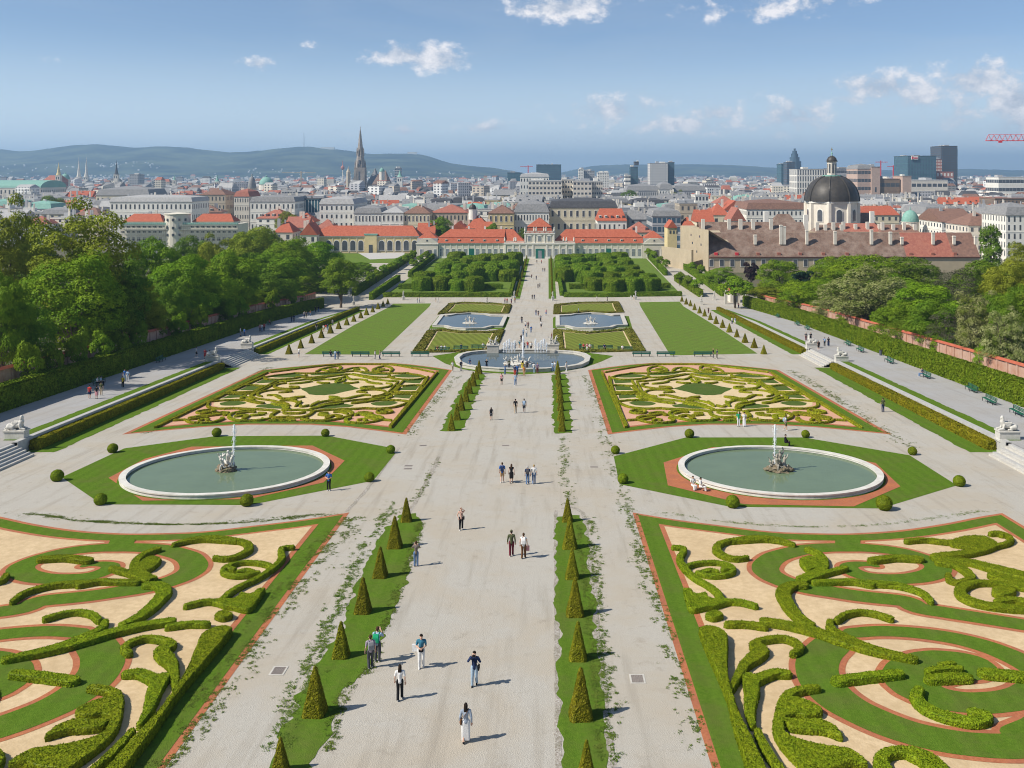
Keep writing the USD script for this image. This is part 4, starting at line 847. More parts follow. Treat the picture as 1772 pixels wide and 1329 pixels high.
# ------------------------------------------------------------------ trees
leafmat('maple_leaf', (.16, .30, .010), (.29, .43, .018), trans=.14, var=.35, scale=.25)
leafmat('lime_leaf', (.25, .32, .018), (.38, .43, .035), trans=.14, var=.35, scale=.25)
leafmat('chestnut_leaf', (.18, .32, .014), (.28, .43, .022), trans=.10, var=.4, scale=.3)
leafmat('dark_leaf', (.13, .25, .014), (.22, .34, .02), trans=.10, var=.4, scale=.3)
leafmat('blossom_leaf', (.18, .235, .030), (.48, .48, .20), trans=.14, var=.35, scale=.8)
leafmat('twig_leaf', (.10, .11, .05), (.19, .18, .12), trans=.10, var=.4, scale=.5)
leafmat('plum_leaf', (.035, .020, .025), (.06, .03, .035), trans=.10, var=.4, scale=.5)
leafmat('conifer_leaf', (.015, .045, .022), (.03, .07, .03), trans=.10, var=.4, scale=.5)
mat('bark', (.09, .07, .05), (.14, .11, .085), scale=3, rough=.95)
def tree_class(name, leaf, seed, H=20.0, hw=7.0, base=.14, lobes=80, nq=27000, size=.31, dens_top=1.0, irregular=.16, column=False, trunk_r=.42, blob=(.22, .36), drop=.2, sparse=0.0):
    k = klass(name); rng = np.random.default_rng(seed); mt = MB()
    zc, rz = H * (base + 1) / 2, H * (1 - base) / 2
    C, RR = [], []
    for i in range(lobes):
        u = rng.normal(0, 1, 3); u /= np.linalg.norm(u); u[2] = u[2] * .95 + .06
        sh = rng.uniform(.55, .80) if i > 5 else rng.uniform(0, .4)
        c = u * sh * np.array([hw, hw, rz]) * (1 + rng.normal(0, irregular, 3)); c[2] += zc
        t = (c[2] - H * base) / (H * (1 - base))
        if t < .3: c[:2] *= .8 + .2 * t / .3
        if t > .8 and not column: c[:2] *= .9
        C.append(c); RR.append(hw * rng.uniform(*blob))
    C, RR = np.array(C), np.array(RR); vs = np.array([1, 1, .82]) if not column else np.array([1, 1, 1.5])
    # leaves on the lobes' skins, thinned inside other lobes
    w = RR ** 2; idx = rng.choice(lobes, nq * 3, p=w / w.sum()); d = rng.normal(0, 1, (nq * 3, 3)); d /= np.linalg.norm(d, axis=1, keepdims=True)
    d[:, 2] = np.where(d[:, 2] < -.35, -d[:, 2] * rng.random(nq * 3), d[:, 2])
    lump = 1 + .30 * (meshkit.noise(d * 3.2 + idx[:, None] * 7.3) - .5) * 2
    p = C[idx] + d * vs * (RR[idx] * lump * rng.uniform(.86, 1.04, nq * 3))[:, None]
    depth = np.full(len(p), 9.0)
    for j in range(lobes):
        q = np.linalg.norm((p - C[j]) / vs, axis=1) / RR[j]; q[idx == j] = 9; depth = np.minimum(depth, q)
    keep = depth > rng.uniform(.70, .95, len(p))
    if sparse: keep &= meshkit.noise(p * .55) > sparse
    p, d = p[keep][:nq], d[keep][:nq]
    n = d + rng.normal(0, .34, p.shape); n[:, 2] += .2; n /= np.linalg.norm(n, axis=1, keepdims=True)
    t = np.cross(n, rng.normal(0, 1, p.shape)); t /= np.linalg.norm(t, axis=1, keepdims=True); u = np.cross(n, t)
    s = (size * rng.uniform(.55, 1.35, len(p)))[:, None]
    v = np.stack([p - t * s * .5, p - u * s * .36, p + t * s * .5 - n * s * .12, p + u * s * .36], 1).reshape(-1, 3); j = np.arange(len(p))[:, None] * 4
    obj('crown', (v, np.vstack([j + [0, 1, 2], j + [0, 2, 3]])), leaf, k)
    mt.tube([(0, 0, -1.0), (0, 0, H * base * .6), (.15, .1, H * base * 1.3), (.2, 0, H * .62)], [trunk_r * 1.35, trunk_r, trunk_r * .8, trunk_r * .25], 8)
    for i in range(7):
        a = rng.uniform(0, 2 * PI); z0 = H * base * rng.uniform(.9, 1.5); e = C[rng.integers(lobes)]
        mt.tube([(0, 0, z0), (*(e[:2] * .45), z0 + (e[2] - z0) * .55), (*(e[:2] * .95), max(e[2], z0 + 1))], [trunk_r * .55, trunk_r * .35, trunk_r * .1], 5)
    mt.build('trunk', 'bark', k); return k
K = {}
K['maple'] = [tree_class('maple_tree', 'maple_leaf', 1, nq=30000), tree_class('maple_tree_b', 'maple_leaf', 2, lobes=64, nq=30000, blob=(.24, .40))]
K['lime'] = [tree_class('lime_tree', 'lime_leaf', 3, lobes=110, nq=28000, blob=(.17, .29), irregular=.18), tree_class('lime_tree_b', 'lime_leaf', 4, lobes=95, nq=26000, blob=(.17, .30), irregular=.22)]
K['chestnut'] = [tree_class('chestnut_tree', 'chestnut_leaf', 5), tree_class('chestnut_tree_b', 'chestnut_leaf', 6, lobes=95, blob=(.20, .32))]
K['dark'] = [tree_class('dark_tree', 'dark_leaf', 7), tree_class('dark_tree_b', 'dark_leaf', 8, irregular=.25)]
K['blossom'] = [tree_class('blossom_tree', 'blossom_leaf', 9, lobes=100, blob=(.15, .28), irregular=.25, nq=22000), tree_class('blossom_tree_b', 'blossom_leaf', 10, lobes=100, blob=(.15, .28), irregular=.25, nq=22000)]
K['twiggy'] = [tree_class('twiggy_tree', 'twig_leaf', 11, lobes=70, blob=(.18, .30), nq=12000, size=.24, sparse=.4)]
K['plum'] = [tree_class('plum_tree', 'plum_leaf', 12, H=10, hw=3.4, nq=4500, lobes=26, size=.4, trunk_r=.2)]
K['conifer'] = [tree_class('conifer_tree', 'conifer_leaf', 13, H=12, hw=3.0, nq=5000, base=.08, lobes=30, size=.4, trunk_r=.2)]
K['poplar'] = [tree_class('poplar_tree', 'dark_leaf', 14, H=22, hw=2.6, base=.06, nq=8000, lobes=34, size=.4, column=True, blob=(.4, .6))]
K['round'] = [tree_class('round_tree', 'chestnut_leaf', 15, H=6, hw=2.0, base=.34, nq=3600, lobes=20, size=.26, trunk_r=.12, blob=(.38, .55), irregular=.08), tree_class('round_tree_b', 'maple_leaf', 16, H=6, hw=2.0, base=.34, nq=3600, lobes=20, size=.26, trunk_r=.12, blob=(.38, .55), irregular=.08)]
HH0 = dict(plum=(10, 3.4), conifer=(12, 3.0), poplar=(22, 2.6), round=(6, 2.0))
DESC = dict(maple='bright green dense maple', lime='yellow-green lime tree', chestnut='mid-green broad chestnut tree', dark='dark green shady tree', blossom='tree dotted with creamy blossom', twiggy='thin grey-green twiggy tree', plum='purple-leaved plum tree', conifer='dark bluish conifer', poplar='tall columnar poplar', round='small round-headed tree')
rt = random.Random(17)
def ground_z(x, y): return float(terrain_z(np.array(float(x)), np.array(float(y))))
def tree(kind, px, top, hwpx, d, lab, grp=None, zb=None, name=None):
    if kind != 'round' and d < 290 and zb is None:                     # keep every grove tree behind the boundary walls
        for _ in range(6):
            xm = (67.0 if px < VX else 70.0) + .03 * (d - 110) + (.42 if px < VX else .16) * hwpx * d / FPX
            d = max(d, (xm + (CAMX if px < VX else -CAMX)) * FPX / abs(px - VX))
    X = XZ(px, d); z1 = ZZ(top, d); z0 = ground_z(X, d) if zb is None else zb
    H0, W0 = HH0.get(kind, (20, 7)); h = max(z1 - z0, 3.0); hw = hwpx * d / FPX
    return copy_of(K[kind][rt.randrange(len(K[kind]))], name or {'round': 'small_tree', 'lime': 'lime_tree', 'maple': 'maple_tree', 'poplar': 'poplar_tree', 'plum': 'plum_tree', 'conifer': 'conifer_tree', 'chestnut': 'chestnut_tree'}.get(kind, 'tree'), lab, 'tree', (X, d, z0), rt.uniform(0, 6.28), grp, (hw / W0, hw / W0 * rt.uniform(.92, 1.08), h / H0))
LEFT = [('lime', 18, 346, 55, 168, 'tallest tree at the far left edge, beside the big lime crown'), ('lime', 140, 354, 88, 160, 'huge rounded one towering over the left grove'), ('maple', 128, 432, 92, 122, 'largest near one of the left grove, above the brick wall'),
        ('chestnut', 2, 458, 48, 106, 'cut off by the left frame edge, nearest of the grove'), ('chestnut', 262, 400, 52, 205, 'rising just left of the scaffolded palace'), ('dark', 205, 448, 50, 150, 'between the huge lime and the near maple'),
        ('lime', 232, 478, 46, 132, 'olive one right of the near maple'), ('maple', 325, 433, 62, 172, 'below the scaffolded palace, left one of a pair'), ('maple', 396, 428, 56, 192, 'below the scaffolded palace, right one of a pair'),
        ('dark', 292, 482, 42, 148, 'low one in the gap of the left grove'), ('maple', 362, 468, 50, 168, 'lower one in front of the pair'), ('chestnut', 472, 430, 55, 232, 'right of the pair in the left grove'), ('lime', 446, 384, 50, 330, 'by the right end of the scaffolded palace'),
        ('maple', 500, 408, 48, 310, 'near the red gable roofs'), ('maple', 548, 414, 55, 272, 'at the right end of the left grove'), ('chestnut', 590, 444, 36, 292, 'rightmost of the left grove'), ('dark', 452, 468, 46, 212, 'inner one behind the left wall'),
        ('chestnut', 522, 470, 45, 245, 'low one above the far left hedge'), ('dark', 60, 398, 48, 215, 'behind, between the two tall limes'), ('dark', 330, 402, 40, 275, 'before the scaffolding'), ('lime', 370, 408, 42, 265, 'before the scaffolding, to the right'),
        ('dark', 420, 432, 46, 270, 'shaded one in the row behind the pair'), ('maple', 405, 478, 40, 182, 'low leafy one above the left wall'), ('dark', 560, 478, 34, 262, 'shady one over the far end of the left wall'), ('dark', 170, 492, 50, 128, 'shady low one right behind the left wall'),
        ('dark', 40, 520, 55, 108, 'shady low one at the left edge behind the wall'), ('chestnut', 600, 462, 26, 330, 'small one past the end of the left wall'), ('dark', 250, 520, 40, 130, 'shady undergrowth crown below the olive lime'), ('maple', 445, 500, 34, 196, 'low one over the middle of the left wall'), ('dark', 350, 520, 42, 152, 'dark low one over the left wall'), ('chestnut', 500, 500, 32, 225, 'small shady one over the left wall'),
        ('chestnut', 625, 452, 22, 385, 'in the privy garden left of the lower palace'), ('dark', 638, 458, 17, 375, 'dark little one by the privy garden hedge')]
RIGHT = [('chestnut', 1246, 462, 26, 345, 'in front of the convent, leftmost'), ('plum', 1300, 448, 15, 340, 'dark one in front of the convent'), ('round', 1272, 478, 26, 290, 'small one below the plum'), ('maple', 1350, 446, 40, 300, 'before the convent wall'),
         ('conifer', 1392, 462, 24, 285, 'dark bluish one of the right grove'), ('maple', 1438, 442, 48, 305, 'under the church dome'), ('lime', 1335, 488, 42, 255, 'by the far end of the right wall'), ('maple', 1402, 480, 52, 228, 'middle of the right grove'), ('maple', 1492, 436, 68, 262, 'broad one right of the dome'),
         ('blossom', 1502, 458, 78, 186, 'large one in the middle of the right grove'), ('dark', 1572, 440, 60, 270, 'behind the blossoming one'), ('maple', 1602, 484, 56, 178, 'dark glossy one behind the right wall'), ('twiggy', 1655, 466, 62, 195, 'half bare one'), ('dark', 1618, 512, 50, 152, 'low shady one over the right wall'),
         ('dark', 1705, 446, 60, 232, 'wide one below the poplar'), ('lime', 1748, 442, 50, 190, 'at the right edge'), ('blossom', 1690, 500, 46, 146, 'near one left of the blue canopy'), ('dark', 1772, 486, 52, 138, 'cut by the right frame edge'), ('blossom', 1742, 530, 42, 122, 'near one at the right edge over the wall'), ('chestnut', 1560, 512, 44, 166, 'low one over the right wall'),
         ('blossom', 1445, 508, 48, 182, 'lower one in front of the large blossoming one'), ('maple', 1378, 512, 42, 206, 'low one by the right wall'), ('chestnut', 1305, 500, 30, 240, 'small one at the far end of the right wall'), ('lime', 1775, 412, 42, 265, 'tall one rising at the right edge'), ('poplar', 1713, 374, 18, 335, 'slender one at the end of the convent roof'),
         ('twiggy', 1640, 540, 44, 138, 'grey one above the blue canopy'), ('dark', 1520, 500, 45, 205, 'shaded one inside the right grove'), ('dark', 1660, 480, 55, 215, 'shady backdrop one'), ('dark', 1440, 480, 45, 250, 'shaded one under the dome'), ('chestnut', 1540, 470, 50, 240, 'mid-green one behind the blossom'), ('dark', 1350, 520, 34, 215, 'shady one over the far right wall'), ('chestnut', 1480, 540, 36, 158, 'leafy low one at the wall, middle'), ('dark', 1580, 545, 36, 142, 'leafy low one at the wall, nearer'), ('maple', 1640, 575, 30, 150, 'leafy low one leaning over the right wall, near the canopy'), ('chestnut', 1720, 585, 36, 135, 'leafy low one leaning over the right wall, nearest'), ('maple', 1530, 548, 28, 170, 'leafy low one leaning over the right wall, middle'), ('chestnut', 1440, 532, 26, 200, 'leafy low one leaning over the right wall, farther'), ('dark', 1735, 500, 50, 160, 'dark backdrop one at the right edge')]
for kind, px, top, hwp, d, lab in LEFT + RIGHT: tree(kind, px, top, hwp, d, f'{DESC[kind]}, {lab}')
# small round-headed trees between wall and hedge
for i, (px, top, y) in enumerate([(49, 590, 1), (88, 600, 1), (135, 573, 1), (173, 570, 1), (207, 572, 1), (240, 560, 1), (344, 526, 1), (398, 517, 1), (418, 512, 1), (310, 540, 1), (472, 500, 1), (505, 494, 1)]):
    d = (62.5 + (0) + 4.5) * FPX / (VX - px); d = (60.5 + 2.9 + (d - 110) * .03 + 4.51) * FPX / (VX - px)
    tree('round', px, top, 19 * 130 / d, d, f'small round-headed tree between the left hedge and brick wall, {ORD[i] if i < 2 else str(i + 1) + "th"} along', 'small trees along the left wall')
for i, (px, top) in enumerate([(1540, 566), (1600, 575), (1655, 585), (1740, 608), (1470, 545), (1420, 528)]):
    d = 72 * FPX / (px - VX)
    tree('round', px, top, 13 * 130 / d, d, f'small tree against the pinkish face of the right brick wall, {ORD[i]} listed', 'small trees along the right wall')

# ------------------------------------------------------------------ the lower garden: bosquets, hedges, cone walk
bos_k = [klass('bosquet_block'), klass('bosquet_block_b')]
for q, kk in enumerate(bos_k):
    rb = np.random.default_rng(40 + q)
    rr_ = smoothline([(4 * math.cos(a) * rb.uniform(.85, 1.1), 3.4 * math.sin(a) * rb.uniform(.85, 1.1)) for a in np.arange(9) * 2 * PI / 9] , 3)[:-1]
    hm = hedge_mesh(Polygon(rr_).buffer(0), 5.0, s=.45, amp=.36, dens=34, size=.34, rng=rb, nsc=1.1, round_=.9, gnd=False); obj('foliage', hm, 'bosquet_leaf', kk)
    MB().tube([(0, 0, -.5), (0, 0, 2)], .15, 6).build('trunk', 'bark', kk)
for a in ([(663, 513), (884, 513), (900, 445), (757, 446)], [(974, 513), (1180, 511), (1117, 446), (964, 445)]):
    struct('lawn', sheet(px_poly(a), .02).mesh(), 'grass_lawn')
rows = [338, 352, 367, 383, 399, 415, 430]
for s, sd in ((-1, 'left'), (1, 'right')):
    for ri, y in enumerate(rows):
        xs_ = np.arange(11.5 if ri > 1 else 22, 46 - ri * .8, 6.6)
        for ci, x in enumerate(xs_):
            if rt.random() < .10 and ri > 0: continue
            hsc = rt.uniform(.86, 1.2) * (.85 if ri == 0 else 1)
            copy_of(bos_k[rt.randrange(2)], 'bosquet_block', f'dark leafy clipped block in the {sd} bosquet, {ORD[ri] if ri else "front"} row, {ORD[ci] if ci else "closest"} to the path', 'hedge', (s * (x + rt.uniform(-.8, .8)), y + rt.uniform(-1.5, 1.5), -.05), rt.uniform(-.4, .4), 'clipped blocks of the bosquets', (rt.uniform(.9, 1.12), rt.uniform(.9, 1.2), hsc))
mat('lower_gravel', (.42, .40, .37), (.48, .46, .43), scale=4, rough=.95)
flat0 = lambda x, y: np.zeros(len(x))
def lhedge(pts, w, h, lab, leaf='hedge_leaf'):
    c = LineString([P(*p)[:2] for p in pts]).buffer(w / 2, cap_style=2, join_style=2)
    hm = hedge_mesh(c, h, s=.55, amp=.14, dens=12, size=.34, rng=rh, nsc=1.5, zf=flat0)
    tag(obj('clipped_hedge', hm, leaf), lab, 'hedge')
lhedge([(613, 512), (665, 478), (722, 441)], 1.6, 2.6, 'long clipped hedge on the outer side of the left lower alley'); lhedge([(642, 519), (690, 486)], 1.5, 2.4, 'near hedge on the inner side of the left lower alley'); lhedge([(709, 480), (757, 441)], 1.5, 2.4, 'far hedge on the inner side of the left lower alley')
lhedge([(1252, 513), (1200, 476), (1146, 439)], 1.6, 2.6, 'long clipped hedge on the outer side of the right lower alley'); lhedge([(1213, 514), (1170, 486)], 1.5, 2.4, 'near hedge on the inner side of the right lower alley'); lhedge([(1152, 477), (1117, 440)], 1.5, 2.4, 'far hedge on the inner side of the right lower alley')
for sd, a in (('left', [(663, 514), (760, 514), (850, 514), (884, 514)]), ('right', [(976, 514), (1050, 514), (1180, 512)])):
    lhedge(a, 1.2, 1.5, f'low front hedge of the {sd} bosquet along the cross path'); 
lhedge([(884, 512), (892, 480), (900, 452)], 1.0, 1.7, 'hedge between the left bosquet and the central walk'); lhedge([(972, 512), (967, 480), (964, 452)], 1.0, 1.7, 'hedge between the right bosquet and the central walk')
lhedge([(690, 500), (780, 500), (870, 500)], 1.2, 1.9, 'second clipped hedge inside the left bosquet'); lhedge([(985, 500), (1080, 500), (1160, 499)], 1.2, 1.9, 'second clipped hedge inside the right bosquet')
for s, sd, xa, xb in ((-1, 'left', (893, 517), (912, 447)), (1, 'right', (956, 517), (953.5, 447))):
    a, b_ = P(*xa), P(*xb)
    struct('grass_strip', sheet(LineString([a[:2], b_[:2]]).buffer(1.3, cap_style=2), .014).mesh(), 'grass')
    for i in range(13):
        p = a + (b_ - a) * (i + .5) / 13
        copy_of(cone_k, 'yew_cone', f'small yew cone on the strip {sd} of the lower central walk, {ORD[i]} from the camera', 'topiary', (p[0], p[1], 0), 0, 'yew cones of the lower central walk', rt.uniform(.85, 1.0))
for sd, lst in (('left', [(640, 490), (652, 482), (664, 473), (677, 466), (690, 459), (703, 452), (714, 446), (716, 462), (728, 454), (738, 447), (748, 438)]), ('right', [(1158, 441), (1172, 447), (1185, 456), (1198, 466), (1214, 476), (1230, 486), (1244, 494), (1122, 441), (1132, 447), (1142, 456), (1152, 463), (1176, 486), (1192, 494), (1206, 501)])):
    for i, (x, y) in enumerate(lst):
        p = P(x, y + 8)
        copy_of(K['round'][i % 2], 'small_tree', f'small clipped tree in the rows beside the {sd} lower alley, {ORD[i]} counted', 'tree', (p[0], p[1], 0), rt.uniform(0, 6), f'small trees of the {sd} lower alley', (.95, .95, rt.uniform(.85, 1.0)))
struct('lawn', sheet(Polygon([(-200, 440), (-66, 440), (-66, 492), (-200, 492)]), .03).mesh(), 'grass_lawn')
struct('gravel_path', sheet(px_poly([(640, 449), (688, 447), (700, 440), (700, 437), (620, 438)]), .05).mesh(), 'lower_gravel')
# ------------------------------------------------------------------ building kit
def wallmat(name, c, v=.12): mat(name, c, tuple(x * (1 - v) for x in c), scale=.35, rough=.9, c3=tuple(x * .8 for x in c), scale3=.12, fac3=.35)
for n_, c_ in dict(white=(.80, .77, .69), offwhite=(.72, .66, .56), cream=(.70, .62, .45), yellow=(.68, .56, .30), beige=(.50, .43, .33), grey=(.42, .42, .42), brown=(.26, .19, .14), pinkish=(.52, .38, .31), palace=(.68, .63, .52), plaster=(.46, .38, .26), dark=(.09, .09, .10), rose=(.45, .19, .15), teal=(.07, .15, .18)).items(): wallmat('wall_' + n_, c_)
for n_, a_, b_ in (('red', (.35, .085, .042), (.43, .12, .065)), ('brown', (.17, .095, .07), (.25, .14, .10)), ('dark', (.06, .06, .065), (.09, .09, .095)), ('grey', (.185, .185, .185), (.275, .27, .265)), ('light', (.33, .325, .32), (.43, .42, .40)), ('green', (.16, .33, .27), (.24, .42, .35)), ('rust', (.30, .10, .07), (.38, .15, .10))):
    mat('roof_' + n_, a_, b_, scale=.9, rough=.75, bump=.15, bscale=3)
mat('roof_old', (.115, .078, .058), (.225, .135, .098), scale=2.2, rough=.9, detail=8, bump=.3, bscale=5, c3=(.33, .25, .20), scale3=.35, fac3=.6)
mat('glass_dark', (.06, .065, .075), (.10, .11, .125), scale=.3, rough=.15, spec=.5)
mat('glass_blue', (.05, .09, .13), (.08, .13, .18), scale=.1, rough=.12, spec=.6)
mat('trim_white', (.78, .75, .68), (.72, .68, .60), scale=1, rough=.8)
mat('door_green', (.015, .13, .10), (.02, .16, .12), scale=2, rough=.5)
mat('dome_metal', (.045, .04, .035), (.075, .066, .056), scale=.5, rough=.5, c3=(.05, .045, .04), scale3=.3, metallic=.1)
mat('gold', (.55, .36, .08), rough=.35, metallic=.8); mat('red_paint', (.60, .035, .05), (.66, .05, .06), rough=.5); mat('dark_stone', (.27, .235, .20), (.38, .33, .285), scale=.15, rough=.9, c3=(.17, .15, .135), scale3=.08)
mat('scaffold', (.38, .40, .36), (.46, .47, .42), scale=.4, rough=.8)

def roof_mesh(kind, w, dp, h, ov=.5, hip=None):
    """Roof over x -w/2..w/2, y 0..dp, eaves at z 0."""
    m = MB(); a, y0, y1 = w / 2 + ov, -ov, dp + ov
    if kind == 'flat':
        m.box(-w / 2 - .15, w / 2 + .15, -.15, dp + .15, 0, .6); return m
    if kind in ('hip', 'gable'):
        r = (hip if hip is not None else min(dp / 2, w / 2 - .1)) if kind == 'hip' else 0
        ym = dp / 2
        v = [(-a, y0, 0), (a, y0, 0), (a, y1, 0), (-a, y1, 0), (-a + r, ym, h), (a - r, ym, h), (-a, y0, -.25), (a, y0, -.25), (a, y1, -.25), (-a, y1, -.25)]
        m.add(v, [(0, 1, 5), (0, 5, 4), (2, 3, 4), (2, 4, 5), (1, 2, 5), (3, 0, 4)])
        m.add(v, [(6, 7, 1, 0), (7, 8, 2, 1), (8, 9, 3, 2), (9, 6, 0, 3), (9, 8, 7, 6)]); return m
    if kind == 'gable_y':
        v = [(-a, y0, 0), (a, y0, 0), (a, y1, 0), (-a, y1, 0), (0, y0, h), (0, y1, h), (-a, y0, -.25), (a, y0, -.25), (a, y1, -.25), (-a, y1, -.25)]
        m.add(v, [(1, 2, 5), (1, 5, 4), (3, 0, 4), (3, 4, 5), (0, 1, 4), (2, 3, 5)]); m.add(v, [(6, 7, 1, 0), (7, 8, 2, 1), (8, 9, 3, 2), (9, 6, 0, 3), (9, 8, 7, 6)]); return m
    if kind == 'mansard':
        i = h * .28; z = h * .66
        b = [(-a, y0), (a, y0), (a, y1), (-a, y1)]; c = [(-a + i, y0 + i), (a - i, y0 + i), (a - i, y1 - i), (-a + i, y1 - i)]
        r = min((dp - 2 * i) / 2 * .95, w / 2 - i - .2); ym = dp / 2
        v = [(*p, 0) for p in b] + [(*p, z) for p in c] + [(-a + i + r, ym, h), (a - i - r, ym, h)] + [(*p, -.25) for p in b]
        m.add(v, [(0, 1, 5, 4), (1, 2, 6, 5), (2, 3, 7, 6), (3, 0, 4, 7)]); m.add(v, [(4, 5, 9), (4, 9, 8), (6, 7, 8), (6, 8, 9), (5, 6, 9), (7, 4, 8)])
        m.add(v, [(10, 11, 1, 0), (11, 12, 2, 1), (12, 13, 3, 2), (13, 10, 0, 3), (13, 12, 11, 10)]); return m
    if kind == 'barrel':
        n = 12; an = np.linspace(0, PI, n + 1); ys = dp / 2 - np.cos(an) * (dp / 2 + ov); zs = np.sin(an) * h
        v = [(-a, y, z) for y, z in zip(ys, zs)] + [(a, y, z) for y, z in zip(ys, zs)]
        m.add(v, [(i, n + 1 + i, n + 2 + i, i + 1) for i in range(n)]); m.add(v, [(0, i, i + 1) for i in range(1, n)][::1] + [(n + 1, n + 2 + i, n + 1 + i) for i in range(1, n)]); return m
def window_boxes(w, dp, h, floors, cols, ww, wh, sill, front=True, sides=True, arch=False):
    out = []
    fh = h / floors
    for k in range(floors):
        z = k * fh + (fh - wh) * sill
        for j in range(cols):
            x = -w / 2 + (j + .5) * w / cols
            out.append((x - ww / 2, x + ww / 2, -.05, .03, z, z + wh))
        if sides:
            nc = max(1, int(dp / (w / cols)))
            for j in range(nc):
                y = (j + .5) * dp / nc
                out.append((-w / 2 - .05, -w / 2 + .03, y - ww / 2, y + ww / 2, z, z + wh)); out.append((w / 2 - .03, w / 2 + .05, y - ww / 2, y + ww / 2, z, z + wh))
    return out
def building(label, px0, px1, ytop, d, depth, wall, roof, rh_, rmat, floors=4, cols=None, name='city_building', cat='building', rz=0.0, zb=None, each=False, chim=0, dorm=0, win='glass_dark', wfrac=(.34, .45), group=None, frames=False, band=True, rng=None, hip=None):
    rng = rng or rt
    x0, x1 = XZ(px0, d), XZ(px1, d); w = x1 - x0; z1 = ZZ(ytop, d); z0 = ground_z((x0 + x1) / 2, d) - .3 if zb is None else zb; h = z1 - z0
    t = thing(name, label, cat, ((x0 + x1) / 2, d, z0), rz, group)
    MB().box(-w / 2, w / 2, 0, depth, 0, h).build('wall', wall, t)
    cols = max(2, int(cols * .72)) if cols and cols > 6 else cols or max(2, int(w / 4.3)); floors = max(1, floors)
    bw, bh = w / cols * wfrac[0], h / floors * wfrac[1]
    wb = window_boxes(w, depth, h, floors, cols, bw, bh, .55)
    if each:
        for b in wb:
            fr = None
            if frames:
                e = .16
                if b[2] == -.05: fr = MB().box(b[0] - e, b[1] + e, -.10, -.003, b[4] - e * 1.5, b[5] + e * 1.6)
            q = MB().box(b[0], b[1], b[2] - (.08 if fr else 0), b[3] - (.06 if fr else 0), b[4], b[5])
            if fr: f_ = fr.build('window', 'trim_white', t); q.build('pane', win, f_)
            else: q.build('window', win, t)
    else:
        m = MB()
        for b in wb: m.box(*b)
        tag(m.build('windows', win, t), None, None, None, 'stuff')
    if band:
        m = MB()
        for k in range(1, floors + 1):
            if k == floors or floors < 5 or k % 2 == 0:
                z = h * k / floors - (.35 if k == floors else .12); e = .28 if k == floors else .13
                m.box(-w / 2 - e, w / 2 + e, -e, depth + e, z, z + (.4 if k == floors else .22))
        m.build('cornice', 'trim_white' if wall in ('wall_white', 'wall_offwhite', 'wall_palace') else wall, t)
    r = roof_mesh(roof, w, depth, rh_, .35 if roof != 'flat' else 0, hip)
    v, f = r.mesh(); v = v + [0, 0, h + (.05 if roof != 'flat' else 0)]; rf = obj('roof', (v, f), rmat, t)
    m = MB()
    for k in range(chim):
        x = rng.uniform(-.42, .42) * w; y = depth * rng.uniform(.3, .75); a = rng.uniform(.35, .9)
        MB().box(x - a, x + a, y - .35, y + .35, h + .1, h + rh_ * rng.uniform(.85, 1.0) + rng.uniform(.8, 1.8)).build('chimney', 'wall_offwhite' if rng.random() < .6 else 'wall_grey', rf)
    for k in range(dorm):
        x = -w / 2 + (k + .5) * w / dorm; zz = h + rh_ * .22; y = depth * .10
        b = MB().box(x - .7, x + .7, y - .3, y + 2.5, zz, zz + 1.5); b.build('dormer', 'wall_offwhite' if rng.random() < .5 else rmat, rf)
        MB().box(x - .45, x + .45, y - .36, y - .28, zz + .25, zz + 1.25).build('window', win, rf)
    if roof == 'flat':
        for k in range(rng.randint(1, 3)):
            x = rng.uniform(-.35, .35) * w; a = rng.uniform(1.2, min(4, w * .2) + 1.3); y = depth * rng.uniform(.2, .6)
            MB().box(x - a, x + a, y, y + depth * .25, h + .6, h + rng.uniform(1.8, 3.6)).build('roof_plant', 'wall_grey' if rng.random() < .6 else 'wall_white', t)
    return t, w, h

